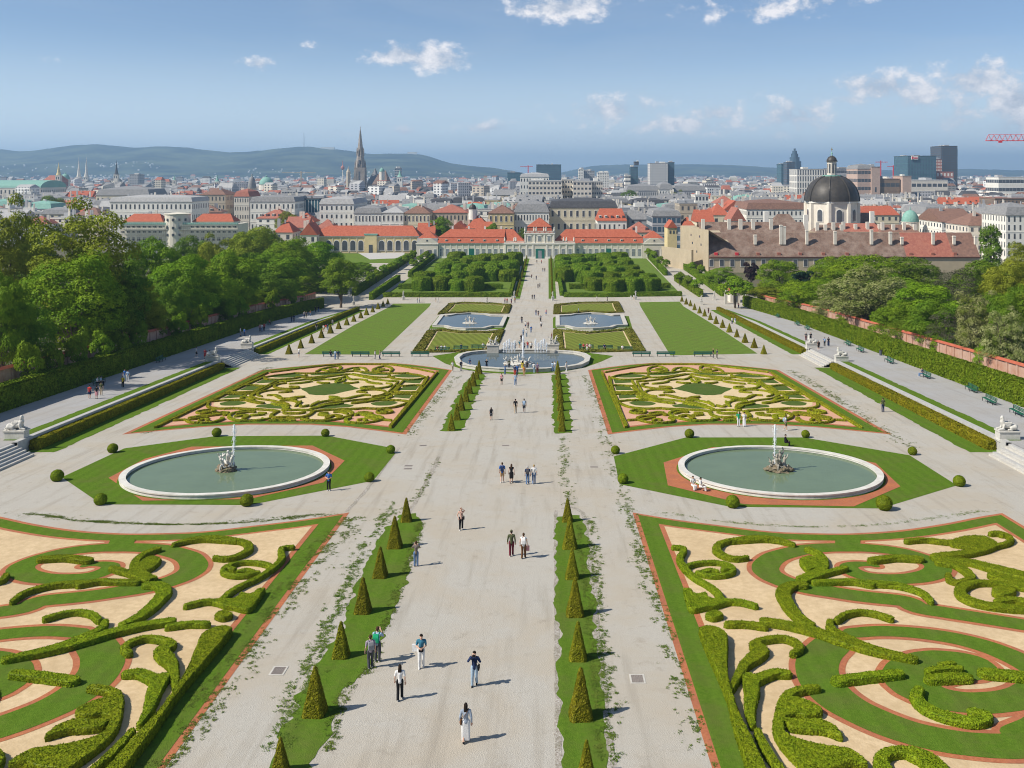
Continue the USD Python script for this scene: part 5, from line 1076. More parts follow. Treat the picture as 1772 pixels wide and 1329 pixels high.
# ------------------------------------------------------------------ the lower palace
PDIST = 464.0
zp = lambda y: ZZ(y, PDIST)
def palace():
    t = thing('lower_palace', 'long low cream palace with red roofs and a raised central pavilion closing the garden axis', 'palace', (0, 0, 0))
    X = lambda px: XZ(px, PDIST); Y = PDIST
    def win(x, z0, z1, w, yf, par, arch=False, ped=False):
        e = .22; f = MB().box(x - w / 2 - e, x + w / 2 + e, yf - .12, yf - .003, z0 - e, z1 + e)
        if ped: f.prism([(x - w / 2 - .5, yf - .25), (x + w / 2 + .5, yf - .25), (x + w / 2 + .5, yf - .003), (x - w / 2 - .5, yf - .003)], z1 + .35, z1 + .55).add([(x - w / 2 - .5, yf - .24, z1 + .55), (x + w / 2 + .5, yf - .24, z1 + .55), (x, yf - .24, z1 + 1.15), (x - w / 2 - .5, yf, z1 + .55), (x + w / 2 + .5, yf, z1 + .55), (x, yf, z1 + 1.15)], [(0, 1, 2), (3, 5, 4), (0, 2, 5), (0, 5, 3), (1, 4, 5), (1, 5, 2)])
        f_ = f.build('window', 'trim_white', par)
        for k in (-1, 1): MB().box(x + k * w / 4 - w / 4 + .05, x + k * w / 4 + w / 4 - .05, yf - .16, yf - .123, z0, z1 * .62 + z0 * .38 - .05).build('pane', 'glass_pale', f_)
        MB().box(x - w / 2 + .05, x + w / 2 - .05, yf - .16, yf - .123, z1 * .62 + z0 * .38 + .05, z1).build('pane', 'glass_pale', f_)
    he = zp(420.6)
    for sd, a, b in (('left', 758.7, 873), ('right', 994.6, 1112)):
        x0, x1 = X(a), X(b); w = x1 - x0; xc = (x0 + x1) / 2
        wl = MB().box(x0, x1, Y, Y + 14, -.3, he).build('wall', 'wall_palace', t)
        MB().box(x0, x1, Y - .3, Y, he - .5, he).box(x0, x1, Y - .15, Y, -.3, .9).build('cornice', 'trim_white', t)
        for k in range(12):
            MB().box(x0 + w * k / 11 - .22 + (.3 if k == 0 else -.3 if k == 11 else 0), x0 + w * k / 11 + .22 + (.3 if k == 0 else -.3 if k == 11 else 0), Y - .12, Y - .003, .9, he - .5).build('pilaster', 'trim_white', t)
        for k in range(11):
            x = x0 + w * (k + .5) / 11
            if k == 5:
                MB().box(x - 1.2, x + 1.2, Y - .2, Y - .003, -.2, 4.9).build('door', 'door_green', t); continue
            win(x, 1.1, 4.7, 1.55, Y, t)
        m = MB(); z1, z2 = zp(411.5), 14.2; yy = [(Y - .5, he), (Y + 1.6, z1), (Y + 1.4, z1 + .18), (Y + 7.0, z2), (Y + 12.6, z1 + .18), (Y + 12.4, z1), (Y + 14.5, he)]
        out = -1 if sd == 'left' else 1
        hip = 5.5
        va = [(x0 - .3 if sd == 'left' else x1 + .3, y, z) for y, z in yy]; va[3] = (va[3][0] - out * hip, *va[3][1:])
        vb = [(x1 if sd == 'left' else x0, y, z) for y, z in yy]
        v = np.array(va + vb); q = [(i, i + 7, i + 8, i + 1) for i in range(6)]
        m.add(v, q); m.add(v, [(0, 1, 6), (1, 5, 6), (2, 3, 4), (1, 2, 4), (1, 4, 5)])
        rf = m.build('roof', 'roof_red', t)
        for k in range(5):
            x = x0 + w * (k + .6) / 5.2; z = he + .9
            d_ = MB().box(x - .55, x + .55, Y + .1, Y + 1.6, z, z + .95).build('dormer', 'wall_offwhite', rf); MB().box(x - .36, x + .36, Y + .04, Y + .097, z + .15, z + .8).build('window', 'glass_dark', d_)
        for k in range(4):
            x = x0 + w * (k + .5) / 4 + 2; MB().box(x - .45, x + .45, Y + 9.4, Y + 10.2, z1, z2 + 1.3).build('chimney', 'trim_white', rf)
    # middle: one tall storey, balustrade, upper storey, tent roof
    x0, x1 = X(873), X(994.6); Yc = Y - 1.6
    MB().box(x0, x1, Yc, Y + 15, -.3, he + .2).build('wall', 'wall_palace', t)
    MB().box(x0 - .25, x1 + .25, Yc - .35, Yc, he - .5, he + .2).box(x0, x1, Yc - .18, Yc, -.3, 1.0).build('cornice', 'trim_white', t)
    for k, px in enumerate((882, 893, 905.5, 917, 951, 962, 974.5, 986)):
        win(X(px), 1.0, 4.9, 1.7, Yc, t, ped=False)
    for px in (874.5, 888, 899.3, 911.2, 922, 946, 956.6, 968.3, 980, 993): MB().box(X(px) - .35, X(px) + .35, Yc - .22, Yc - .003, 1.0, he - .5).build('pilaster', 'trim_white', t)
    xc = X(934.5)
    MB().box(xc - 2.2, xc + 2.2, Yc - .3, Yc - .003, -.2, 4.8).build('door', 'door_green', t)
    dg = MB().box(xc - .9, xc + .9, Yc - .36, Yc - .303, -.1, 4.0).build('door_glass', 'glass_pale', t)
    b = MB()
    for xa, xb in ((X(873), X(907)), (X(960), X(994.6))):
        b.box(xa, xb, Yc - .1, Yc + .25, he + .95, he + 1.15)
        for k in range(18): x = xa + (xb - xa) * (k + .5) / 18; b.box(x - .1, x + .1, Yc, Yc + .18, he + .2, he + .95)
    b.build('balustrade', 'trim_white', t)
    for sd, xa, xb in (('left', 873, 908), ('right', 959, 994.6)):                               # the pieces of roof that meet the pavilion
        v = np.array([(X(xa), Y + .5, he + .25), (X(xb), Y + .5, he + .25), (X(xb), Y + 14, he + .25), (X(xa), Y + 14, he + .25), (X(xa) if sd == 'left' else X(xa) + 6, Y + 7, 14.2), (X(xb) - 6 if sd == 'left' else X(xb), Y + 7, 14.2)])
        MB().add(v, [(0, 1, 5), (0, 5, 4), (2, 3, 4), (2, 4, 5), (1, 2, 5), (3, 0, 4)]).build('roof', 'roof_red', t)
    u0, u1 = X(907.5), X(959.5); zu = zp(403.2)
    MB().box(u0, u1, Yc + .6, Y + 12, he + .2, zu).build('upper_wall', 'wall_palace', t)
    MB().box(u0 - .3, u1 + .3, Yc + .25, Y + 12.3, zu - .5, zu).build('cornice', 'trim_white', t)
    for px in (916, 933.5, 950): win(X(px), he + 1.0, he + 3.3, 1.5, Yc + .6, t, ped=True)
    for px in (908.8, 924.6, 942, 958.2): MB().box(X(px) - .35, X(px) + .35, Yc + .4, Yc + .597, he + .2, zu - .5).build('pilaster', 'trim_white', t)
    b = MB().box(u0, u1, Yc + .4, Yc + .7, zu + .9, zu + 1.1)
    for k in range(24): x = u0 + (u1 - u0) * (k + .5) / 24; b.box(x - .1, x + .1, Yc + .45, Yc + .63, zu, zu + .9)
    b.build('balustrade', 'trim_white', t)
    for px in (908.5, 924, 928, 941, 945, 959): 
        x = X(px); MB().lathe([(.35, zu + 1.1), (.42, zu + 1.5), (.3, zu + 2.1), (.36, zu + 2.5), (.16, zu + 2.75), (.2, zu + 3.0), (.05, zu + 3.2)], 7, (x, Yc + .55, 0)).build('roof_statue', 'trim_white', t)
    for px in (873.5, 890, 893, 975, 980, 993): x = X(px); MB().lathe([(.35, he + 1.1), (.42, he + 1.5), (.3, he + 2.1), (.36, he + 2.5), (.16, he + 2.75), (.2, he + 3.0), (.05, he + 3.2)], 7, (x, Yc + .1, 0)).build('roof_statue', 'trim_white', t)
    xm, ym = (u0 + u1) / 2, Y + 5.5; w2 = (u1 - u0) / 2 - 1.0; zb_, zt = zp(392.8), zp(377.5)
    m = MB().prism([(xm - w2, ym - 5), (xm + w2, ym - 5), (xm + w2, ym + 5.5), (xm - w2, ym + 5.5)], zu, zb_, [(xm - w2 + .7, ym - 4.3), (xm + w2 - .7, ym - 4.3), (xm + w2 - .7, ym + 4.8), (xm - w2 + .7, ym + 4.8)])
    m.prism([(xm - w2 + .4, ym - 4.6), (xm + w2 - .4, ym - 4.6), (xm + w2 - .4, ym + 5.1), (xm - w2 + .4, ym + 5.1)], zb_ + .01, zt, [(xm - .3, ym), (xm + .3, ym), (xm + .3, ym + .4), (xm - .3, ym + .4)])
    rf = m.build('roof', 'roof_red', t)
    # end pavilions with pediments
    for sd, a, b in (('left', 720.5, 758.2), ('right', 1112.6, 1151)):
        x0, x1 = X(a), X(b); xc = (x0 + x1) / 2; h = zp(421)
        MB().box(x0, x1, Y - .8, Y + 11, -.3, h).build('wall', 'wall_palace', t)
        MB().box(x0 - .3, x1 + .3, Y - 1.1, Y - .8, h - .4, h).build('cornice', 'trim_white', t)
        v = [(x0 - .2, Y - .9, h), (x1 + .2, Y - .9, h), (xc + 2, Y - .9, zp(412)), (xc - 2, Y - .9, zp(412)), (x0 - .2, Y + .4, h), (x1 + .2, Y + .4, h), (xc + 2, Y + .4, zp(412)), (xc - 2, Y + .4, zp(412))]
        MB().add(v, [(0, 1, 2, 3), (5, 4, 7, 6), (3, 2, 6, 7), (1, 5, 6, 2), (4, 0, 3, 7)]).build('pediment', 'wall_palace', t)
        MB().lathe([(.0, 0), (.55, 0), (.55, .12), (0, .12)], 12).build
        win(x0 + 2.6, 1.0, 4.6, 1.4, Y - .8, t); MB().box(xc + .2, xc + 2.2, Y - .95, Y - .803, -.2, 4.2).build('doorway', 'glass_dark', t); win(x1 - 1.6, 1.0, 4.6, 1.2, Y - .8, t)
        MB().box(xc - .4, xc + .4, Y - .98, Y - .903, h + 1.0, h + 1.8).build('oculus', 'glass_dark', t)
        MB().prism([(x0 + .6, Y + .9), (x1 - .6, Y + .9), (x1 - .6, Y + 10), (x0 + .6, Y + 10)], zp(412.5), zp(400.5), [(xc - .4, Y + 5), (xc + .4, Y + 5), (xc + .4, Y + 5.5), (xc - .4, Y + 5.5)]).build('roof', 'roof_red', t)
        MB().box(x0 + .3, x1 - .3, Y + .5, Y + 10.3, h, zp(412.5)).build('roof_drum', 'wall_grey', t)
mat('glass_pale', (.20, .22, .24), (.28, .30, .32), scale=.4, rough=.25, spec=.5)
palace()

def orangery():
    D = 498.0; X = lambda px: XZ(px, D); z = lambda y: ZZ(y, D)
    t = thing('orangery', 'long pale yellow orangery with tall arched windows and a red hipped roof', 'orangery')
    x0, x1, h, z0 = X(541), X(725), z(408.5), z(437)
    MB().box(x0, x1, D, D + 13, z0 - 1, h).build('wall', 'wall_yellow', t)
    MB().box(x0 - .2, x1 + .2, D - .35, D, h - .6, h).build('cornice', 'trim_white', t)
    a = MB().add([(x0 - 3, D - .6, h), (x1 + .4, D - .6, h), (x1 + .4, D + 13.6, h), (x0 - 3, D + 13.6, h), (X(565), D + 6.5, z(391.5)), (X(711), D + 6.5, z(391.5))], [(0, 1, 5), (0, 5, 4), (2, 3, 4), (2, 4, 5), (1, 2, 5), (3, 0, 4)]); rf = a.build('roof', 'roof_red', t)
    for k in range(7): x = X(580 + k * 18); MB().box(x - .35, x + .35, D + 8, D + 8.7, z(397), z(389.5)).build('chimney', 'trim_white', rf)
    for px in (568.5, 582.5, 596.5, 610.5, 624.5, 660.5, 674.5, 689, 703, 717.5):
        x = X(px); w = 1.35; zt = z(420.5); zb_ = z(433.5)
        arc = [(x + (w + .3) * math.cos(q), zt + (w + .3) * math.sin(q)) for q in np.linspace(0, PI, 9)]; base = [(x - w - .3, zb_ - .3), (x + w + .3, zb_ - .3)] + arc
        def plate(pts, y0, y1):
            n = len(pts); v = [(p[0], y0, p[1]) for p in pts] + [(p[0], y1, p[1]) for p in pts]; m = MB()
            m.add(v, [(0, i, i + 1) for i in range(1, n - 1)]); m.add(v, [(i, n + i, n + (i + 1) % n, (i + 1) % n) for i in range(n)]); return m
        f_ = plate(base, D - .18, D - .003).build('window', 'trim_white', t)
        arc = [(x + w * math.cos(q), zt + w * math.sin(q)) for q in np.linspace(0, PI, 9)]
        plate([(x - w, zb_), (x + w, zb_)] + arc, D - .22, D - .183).build('pane', 'glass_dark', f_)
    for px in (575.5, 589.5, 603.5, 617.5, 631.5, 653.5, 667.5, 682, 696, 710): x = X(px); MB().box(x - .3, x + .3, D - .14, D - .003, z0, h - .6).build('pilaster', 'wall_cream', t)
    xc = X(642); MB().box(xc - 3.2, xc + 3.2, D - .8, D, z0 - .5, h + .5).build('portal', 'wall_yellow', t); MB().box(xc - 3.6, xc + 3.6, D - 1.0, D + .4, h + .5, h + 1.3).build('portal_crest', 'roof_green', t); MB().box(xc - 1.0, xc + 1.0, D - .9, D - .803, z0 - .3, z0 + 4.2).build('door', 'glass_dark', t)
    # round basin in its forecourt
orangery()

def convent():
    D = 400.0; X = lambda px: XZ(px, D); z = lambda y: ZZ(y, D)
    t = thing('convent_building', 'very long old convent wing with weathered brown tiled roof and white chimneys', 'building')
    x0, x1, h, z0 = X(1224), X(1695), z(444), z(480)
    MB().box(x0 + .8, x1, D, D + 16, z0 - 4, h).build('wall', 'wall_plaster', t)
    MB().box(x0 + .8, x1, D - .5, D, h - .45, h).build('cornice', 'roof_rust', t)
    zr = z(407.5) + .8
    def rf(a, b, m_, name='roof'):
        return MB().add([(a, D - .7, h - .05), (b, D - .7, h - .05), (b, D + 8, zr), (a, D + 8, zr), (b, D + 16.7, h - .05), (a, D + 16.7, h - .05)], [(0, 1, 2, 3), (3, 2, 4, 5)]).build(name, m_, t)
    r1 = rf(x0 + .8, X(1568), 'roof_old'); r2 = rf(X(1568), X(1650), 'roof_rust'); r3 = rf(X(1650), x1, 'roof_brown')
    for px in (1231, 1249, 1267, 1285, 1303, 1321, 1376, 1394, 1412, 1430): x = X(px); fr = MB().box(x - 1.05, x + 1.05, D - .1, D - .003, z(462), z(448.5)).build('window', 'wall_offwhite', t); MB().box(x - .8, x + .8, D - .15, D - .103, z(461), z(449.5)).build('pane', 'glass_dark', fr)
    for px in (1239, 1275, 1312, 1348, 1385, 1425, 1466, 1576, 1614, 1653): x = X(px); dm = MB().box(x - .7, x + .7, D - .2, D + 2.0, h + .5, h + 1.7).build('dormer', 'red_paint' if px < 1300 else 'roof_rust', t)
    for px, yt in ((1310, 400), (1400, 392), (1449.5, 394), (1513, 391), (1546, 395), (1566, 404), (1620.5, 396), (1657, 402), (1695, 402), (1355, 383), (1361, 385)):
        x = X(px); MB().box(x - .58, x + .58, D + 3.0, D + 4.1, z(424), z(yt + 7)).box(x - .68, x + .68, D + 2.9, D + 4.2, z(yt + 9), z(yt + 8)).build('chimney', 'wall_offwhite', t)
    # gabled wing that runs back on the left
    w = thing('convent_side_wing', 'tall bare plaster gable wing at the left end of the long convent roof', 'building')
    g0, g1 = X(1187), X(1224)
    xa, xb = X(1197), X(1226)
    MB().add([(xa, D + 34, z0 - 4), (xb, D - .2, z0 - 4), (xb, D - .2, z(398)), (xa, D + 34, z(398)), (xb + 9, D - .2, z0 - 4), (xb + 9, D - .2, z(420)), (xb + 9, D + 34, z0 - 4), (xb + 9, D + 34, z(398))], [(1, 0, 3, 2), (0, 6, 7, 3), (3, 7, 5, 2)]).build('wall', 'wall_plaster', w)
    MB().box(X(1226), X(1420), D + 22, D + 34, z0 - 4, z(408)).build('wall', 'wall_plaster', w)
    MB().add([(X(1226), D + 21.5, z(412)), (X(1420), D + 21.5, z(412)), (X(1420), D + 28, z(390)), (X(1226), D + 28, z(390)), (X(1420), D + 34.5, z(408)), (X(1226), D + 34.5, z(408))], [(0, 1, 2, 3), (3, 2, 4, 5)]).build('roof', 'roof_old', w)
    for px in (1233, 1281, 1325, 1358, 1302): x = X(px); MB().box(x - .8, x + .8, D + 24, D + 25.2, z(405), z(384)).build('chimney', 'wall_offwhite', w)
    for yy, fr_ in ((410, .3), (410, .6), (424, .25), (424, .55), (438, .4)):
        a = np.array([X(1197), D + 34.0]); b_ = np.array([X(1226), D - .2]); q = a + (b_ - a) * (1 - fr_); e = (b_ - a) / np.linalg.norm(b_ - a); nrm = np.array([e[1], -e[0]])
        MB().prism([tuple(q - e * .6 + nrm * .05), tuple(q + e * .6 + nrm * .05), tuple(q + e * .6 - nrm * .1), tuple(q - e * .6 - nrm * .1)], z(yy + 4), z(yy)).build('window', 'glass_dark', w)
    n_ = thing('narrow_house', 'narrow yellow house with a red gable roof between palace and convent gable', 'building'); xa, xb = X(1176), X(1194)
    MB().box(xa, xb, D + 40, D + 52, -2, z(404)).build('wall', 'wall_yellow', n_); MB().add([(xa - .3, D + 39.6, z(404)), (xb + .3, D + 39.6, z(404)), (xb + .3, D + 52.4, z(404)), (xa - .3, D + 52.4, z(404)), ((xa + xb) / 2, D + 39.6, z(390)), ((xa + xb) / 2, D + 52.4, z(390))], [(1, 2, 5, 4), (3, 0, 4, 5), (0, 1, 4), (2, 3, 5)]).build('roof', 'roof_red', n_)
    for k in range(3): MB().box(xa + .9 + k * 1.6, xa + 1.7 + k * 1.6, D + 39.9, D + 39.997, z(415), z(409)).build('window', 'glass_dark', n_)
    w = thing('convent_low_wall', 'pale plaster garden wall with stepped coping left of the convent gable', 'wall')
    MB().add([(X(1160), D + 30, 0), (X(1199), D + 4, 0), (X(1199), D + 4, z(434)), (X(1160), D + 30, z(436)), (X(1160), D + 31, 0), (X(1199) + 1, D + 5, 0), (X(1199) + 1, D + 5, z(434)), (X(1160), D + 31, z(436))], [(0, 1, 2, 3), (1, 5, 6, 2), (5, 4, 7, 6), (4, 0, 3, 7), (3, 2, 6, 7)]).build('wall', 'wall_plaster', w)
    for k, (a, b, yt, dd) in enumerate(((1440, 1500, 396, 26), (1490, 1580, 394, 30), (1560, 1640, 396, 27))):
        c = thing('convent_rear_range', ['dark hipped convent range right behind the long roof, under the church drum', 'middle rear range of the convent with reddish roof', 'rear range of the convent right of the green dome'][k], 'building')
        MB().box(X(a), X(b), D + dd, D + dd + 12, z0 - 4, z(409)).build('wall', 'wall_plaster', c)
        MB().add([(X(a), D + dd - .5, z(412)), (X(b), D + dd - .5, z(412)), (X(b) - 4, D + dd + 6, z(yt)), (X(a) + 4, D + dd + 6, z(yt)), (X(b), D + dd + 12.5, z(412)), (X(a), D + dd + 12.5, z(412))], [(0, 1, 2, 3), (3, 2, 4, 5), (1, 4, 2), (5, 0, 3)]).build('roof', ('roof_old', 'roof_rust', 'roof_brown')[k], c)
        for j in range(4): x = X(a + (b - a) * (j + .5) / 4); MB().box(x - .7, x + .7, D + dd + 2, D + dd + 3.2, z(408), z(391 + j % 2 * 4)).build('chimney', 'wall_offwhite', c)
convent()

def church():
    D = 452.0; s = D / FPX; cx = XZ(1441, D + 11); X0 = cx; z = lambda y: ZZ(y, D)
    t = thing('domed_church', 'white octagonal church drum under a great dark ribbed dome with a lantern', 'church', (X0, D + 12.5, 0))
    R = 44 * s; zd0, zd1 = z(402), z(349)
    oc = [(R * 1.02 * math.cos(a), R * 1.02 * math.sin(a)) for a in (np.arange(8) + .5) * PI / 4]
    MB().prism(oc, zd0 - 14, zd1).build('drum', 'wall_offwhite', t)
    MB().prism([(x * 1.05, y * 1.05) for x, y in oc], zd1 - .9, zd1).build('cornice', 'trim_white', t)
    for k in range(8):
        a = (k + .5) * PI / 4; c = np.array([math.cos(a), math.sin(a)]) * R * 1.0
        MB().lathe([(1.25, zd0 - 2), (1.25, zd1 - 1.0)], 6, (c[0], c[1], 0)).build('buttress', 'wall_offwhite', t)
        a = k * PI / 4; n = np.array([math.cos(a), math.sin(a)]); tv = np.array([-n[1], n[0]]); r = R * .945
        w, zb_, zt = 1.35, z(384), z(368)
        pts = [(-w, zb_), (w, zb_)] + [(w * math.cos(q), zt + w * math.sin(q)) for q in np.linspace(0, PI, 7)]
        for e, mt_, nm in ((.35, 'trim_white', 'window'), (0, 'glass_dark', 'pane')):
            v = [(*(n * (r + .22 + (.12 if e == 0 else 0)) + tv * u * (1 + e / w)), zz - e if zz < zb_ + .1 else zz + e) for u, zz in pts]; vb = [(*(n * (r - .5) + tv * u * (1 + e / w)), zz) for u, zz in pts]
            m = MB().add(v + vb, [(0, i, i + 1) for i in range(1, len(v) - 1)]); m.add(v + vb, [(i, i + len(v), (i + 1) % len(v) + len(v), (i + 1) % len(v)) for i in range(len(v))])
            if nm == 'window': wp = m.build(nm, mt_, t)
            else: m.build(nm, mt_, wp)
    H = z(303) - zd1; Rd = R * 1.06
    prof = [(Rd * math.cos(q) ** .92 if q < 1.5 else 0.01, zd1 + H * math.sin(q)) for q in np.linspace(0, 1.30, 14)]
    d = MB().lathe(prof, 48).build('dome', 'dome_metal', t, 40)
    for k in range(8):
        a = (k + .5) * PI / 4
        MB().tube([((r + .12) * math.cos(a), (r + .12) * math.sin(a), zz) for r, zz in prof], .34, 5).build('rib', 'dome_metal', d)
    zl = prof[-1][1]; rl = prof[-1][0]
    MB().lathe([(rl + .6, zl - .3), (rl + .6, zl + .4), (rl, zl + .5)], 16).build('lantern_base', 'roof_green', t)
    ln = MB().prism([(2.35 * math.cos(a), 2.35 * math.sin(a)) for a in (np.arange(8) + .5) * PI / 4], zl + .3, z(279)).build('lantern', 'wall_offwhite', t)
    for k in range(8):
        a = k * PI / 4; MB().box(-.45, .45, -2.34, -2.20, zl + 1.3, z(282))
        n = np.array([math.cos(a), math.sin(a)]); tv = np.array([-n[1], n[0]]); v = [(*(n * 2.24 + tv * u), zz) for u, zz in ((-.5, zl + 1.4), (.5, zl + 1.4), (.5, z(283)), (-.5, z(283)))]
        MB().add(v, [(0, 1, 2, 3)]).build('lantern_window', 'glass_dark', ln)
    zc = z(279); MB().lathe([(2.9, zc), (2.9, zc + .4), (2.5, zc + .5), (2.35, zc + 1.3), (1.6, zc + 2.3), (.5, zc + 2.9), (.2, zc + 3.1)], 16).build('lantern_cap', 'dome_metal', t, 40)
    zq = zc + 3.0; MB().lathe([(.35, zq), (.2, zq + .5), (.55, zq + 1.0), (.2, zq + 1.5), (.1, zq + 2.2)], 8).build('finial', 'roof_green', t); MB().box(-.12, .12, -.12, .12, zq + 2.1, zq + 4.0).box(-.6, .6, -.1, .1, zq + 3.0, zq + 3.25).build('cross', 'gold', t)
    n = thing('church_nave', 'brown hipped nave roof and transept below the great dome', 'church')
    for a, b, ya, yb, y0, y1, mt_ in ((1330, 1400, 407, 372, D + 2, D + 20, 'roof_old'), (1482, 1535, 407, 370, D + 4, D + 22, 'roof_old'), (1415, 1466, 404, 385, D - 8, D + 2, 'roof_brown')):
        xa, xb = XZ(a, D), XZ(b, D); xm = (xa + xb) / 2; MB().box(xa, xb, y0, y1, -4, z(ya)).build('wall', 'wall_offwhite', n)
        MB().add([(xa, y0, z(ya)), (xb, y0, z(ya)), (xb, y1, z(ya)), (xa, y1, z(ya)), (xm + 3, (y0 + y1) / 2, z(yb)), (xm - 3, (y0 + y1) / 2, z(yb))], [(0, 1, 4, 5), (1, 2, 4), (2, 3, 5, 4), (3, 0, 5)]).build('roof', mt_, n)
    for px in (1327, 1396, 1511): x = XZ(px, D); MB().box(x - 1.0, x + 1.0, D + 1, D + 3, z(400), z(366 if px != 1396 else 372)).build('chimney', 'trim_white', n)
    D2 = 510.0; t = thing('green_dome', 'small pale green copper dome rising behind the convent roofs', 'dome', (XZ(1580, D2), D2 + 4, 0)); zz = lambda y: ZZ(y, D2); r = 14.5 * D2 / FPX
    MB().lathe([(r * 1.02, -6), (r * 1.02, zz(386)), (r * 1.1, zz(385)), (r * 1.1, zz(384))], 20).build('drum', 'wall_offwhite', t); H = zz(364) - zz(384)
    MB().lathe([(r * math.cos(q), zz(384) + H * math.sin(q)) for q in np.linspace(0, 1.5, 10)] + [(.25, zz(363)), (.2, zz(359)), (.02, zz(358))], 24).build('dome', 'roof_green', t, 40)
church()

def scaffold_palace():
    D = 455.0; X = lambda px: XZ(px, D); z = lambda y: ZZ(y, D)
    t = thing('scaffolded_palace', 'pale scaffolded palace with two red roofs and round centre behind the left trees', 'palace')
    x0, x1, h = X(208), X(411), z(388); MB().box(x0, x1, D, D + 16, -8, h).build('wall', 'wall_palace', t); MB().box(x0 - .3, x1 + .3, D - .5, D + .2, h - .1, h + .8).build('balcony', 'roof_green', t)
    for a, b in ((209, 276), (330, 400)):
        xa, xb = X(a), X(b); MB().box(xa, xb, D + 3, D + 13, h, z(384)).build('attic', 'wall_palace', t)
        MB().add([(xa - .5, D + 2.5, z(384)), (xb + .5, D + 2.5, z(384)), (xb + .5, D + 13.5, z(384)), (xa - .5, D + 13.5, z(384)), (xa + 3, D + 8, z(371)), (xb - 3, D + 8, z(371))], [(0, 1, 5, 4), (1, 2, 5), (2, 3, 4, 5), (3, 0, 4)]).build('roof', 'roof_red', t)
    xc = X(302); r = (x1 - x0) * .105; MB().lathe([(r, -6), (r, z(372)), (r + .4, z(371)), (r + .4, z(370)), (0.1, z(368))], 24, (xc, D + 4, 0)).build('rotunda', 'wall_palace', t)
    for yy, n in ((391, 22), (400, 22), (411, 22)):
        for k in range(n):
            x = x0 + (x1 - x0) * (k + .5) / n
            if abs(x - xc) < r + .5: continue
            MB().box(x - .75, x + .75, D - .1, D - .003, z(yy + (5.5 if yy > 405 else 2.6)), z(yy)).build('window', 'glass_dark', t)
    for yy in (378, 392, 404):
        for k in range(5): a = -PI / 2 + (k - 2) * .5; c = (xc + (r + .02) * math.cos(a), D + 4 + (r + .02) * math.sin(a)); MB().lathe([(.55, z(yy + 4)), (.55, z(yy))], 6, (*c, 0)).build('window', 'glass_dark', t)
    sc = MB()
    for k in range(60): x = x0 + (x1 - x0) * k / 59; sc.box(x - .05, x + .05, D - 1.5, D - 1.4, -6, h + 1.0)
    for zz in np.arange(-4, h + 1.2, 2.1): sc.box(x0, x1, D - 1.6, D - .7, zz, zz + .07)
    tag(sc.build('scaffolding', 'scaffold', t), None, None, None, 'stuff')
scaffold_palace()
# ------------------------------------------------------------------ the city
WIN = dict(each=True)
B = building
OCC = []                                                   # px spans of the named buildings, by distance
def N(label, a, b, yt, d, dep, wall, roof, rh_, rm, fl, cols=None, **k):
    OCC.append((a, b, d, d + dep)); return B(label, a, b, yt, d, dep, wall, roof, rh_, rm, fl, cols, **k)
# left of the axis
N('white palace block with many windows behind the left grove, flat grey roof', 190, 332, 349, 585, 30, 'wall_white', 'mansard', 4.0, 'roof_light', 4, 26, each=True, chim=6)
N('beige brown-roofed apartment block in the canyon of tall fronts', 345, 390, 337, 690, 30, 'wall_beige', 'hip', 5, 'roof_brown', 5, 10, each=True, chim=4)
N('narrow pale block with a rust red roof beside the street canyon', 405, 431, 340, 680, 26, 'wall_offwhite', 'mansard', 5.5, 'roof_rust', 5, 6, each=True, chim=3)
N('white classical block with a low grey roof left of the glass-fronted block', 433, 510, 349, 615, 34, 'wall_white', 'mansard', 4.5, 'roof_grey', 4, 15, each=True, chim=4)
N('modern dark glass block ribbed with white fins', 511, 552, 345, 640, 30, 'wall_teal', 'flat', 3, 'roof_dark', 6, 12, win='wall_white', wfrac=(.22, .97))
N('white stately corner building with rich cornices', 553, 612, 353, 560, 42, 'wall_white', 'mansard', 4.6, 'roof_light', 5, 10, each=True, chim=5)
N('grey glass-roofed white row house, left of three', 613, 660, 369, 552, 22, 'wall_white', 'mansard', 4.6, 'roof_grey', 3, 12, each=True, frames=True, dorm=5)
N('white row house with dark ground floor, middle of three', 660.4, 698, 368, 552, 22, 'wall_white', 'hip', 3.2, 'roof_light', 3, 8, each=True, frames=True)
N('cream row house with brown roof, right of three', 698.4, 744, 369, 553, 24, 'wall_cream', 'hip', 4.8, 'roof_brown', 3, 11, each=True, frames=True, chim=3)
N('long beige hall with a red-brown roof behind the small tree', 744.5, 810, 368, 565, 30, 'wall_beige', 'hip', 4.5, 'roof_rust', 3, 14, each=True, chim=3)
N('yellow villa front with grey-brown roof behind the palace', 845, 889, 369, 540, 24, 'wall_yellow', 'hip', 4.4, 'roof_brown', 3, 7, each=True, frames=True, chim=3)
N('white modern block with a stepped grey attic behind the palace', 890, 950, 367, 548, 28, 'wall_white', 'mansard', 7, 'roof_grey', 3, 17, each=True, dorm=9)
N('big cream mansion block with dark mansard, behind the central pavilion', 951, 1068, 359, 560, 36, 'wall_cream', 'mansard', 5.6, 'roof_dark', 3, 16, each=True, frames=True, dorm=12, chim=5)
N('white house with a bright red roof and row of small dormers', 1034, 1084, 382, 522, 22, 'wall_white', 'hip', 6.5, 'roof_red', 2, 9, each=True, dorm=5, hip=2)
N('low house with a dark red roof and two dormers behind the right wing', 1086, 1130, 402, 500, 16, 'wall_cream', 'hip', 5.2, 'roof_rust', 2, 6, each=True, dorm=2)
N('grey concrete office with glazed bands beside the convent', 1129, 1178, 374, 510, 30, 'wall_grey', 'mansard', 4.5, 'roof_grey', 4, 6, wfrac=(.78, .55), win='glass_blue', each=True, dorm=6)
N('beige cube-like block with a few square windows', 1176, 1207, 353, 640, 24, 'wall_beige', 'flat', 3, 'roof_grey', 4, 3, each=True)
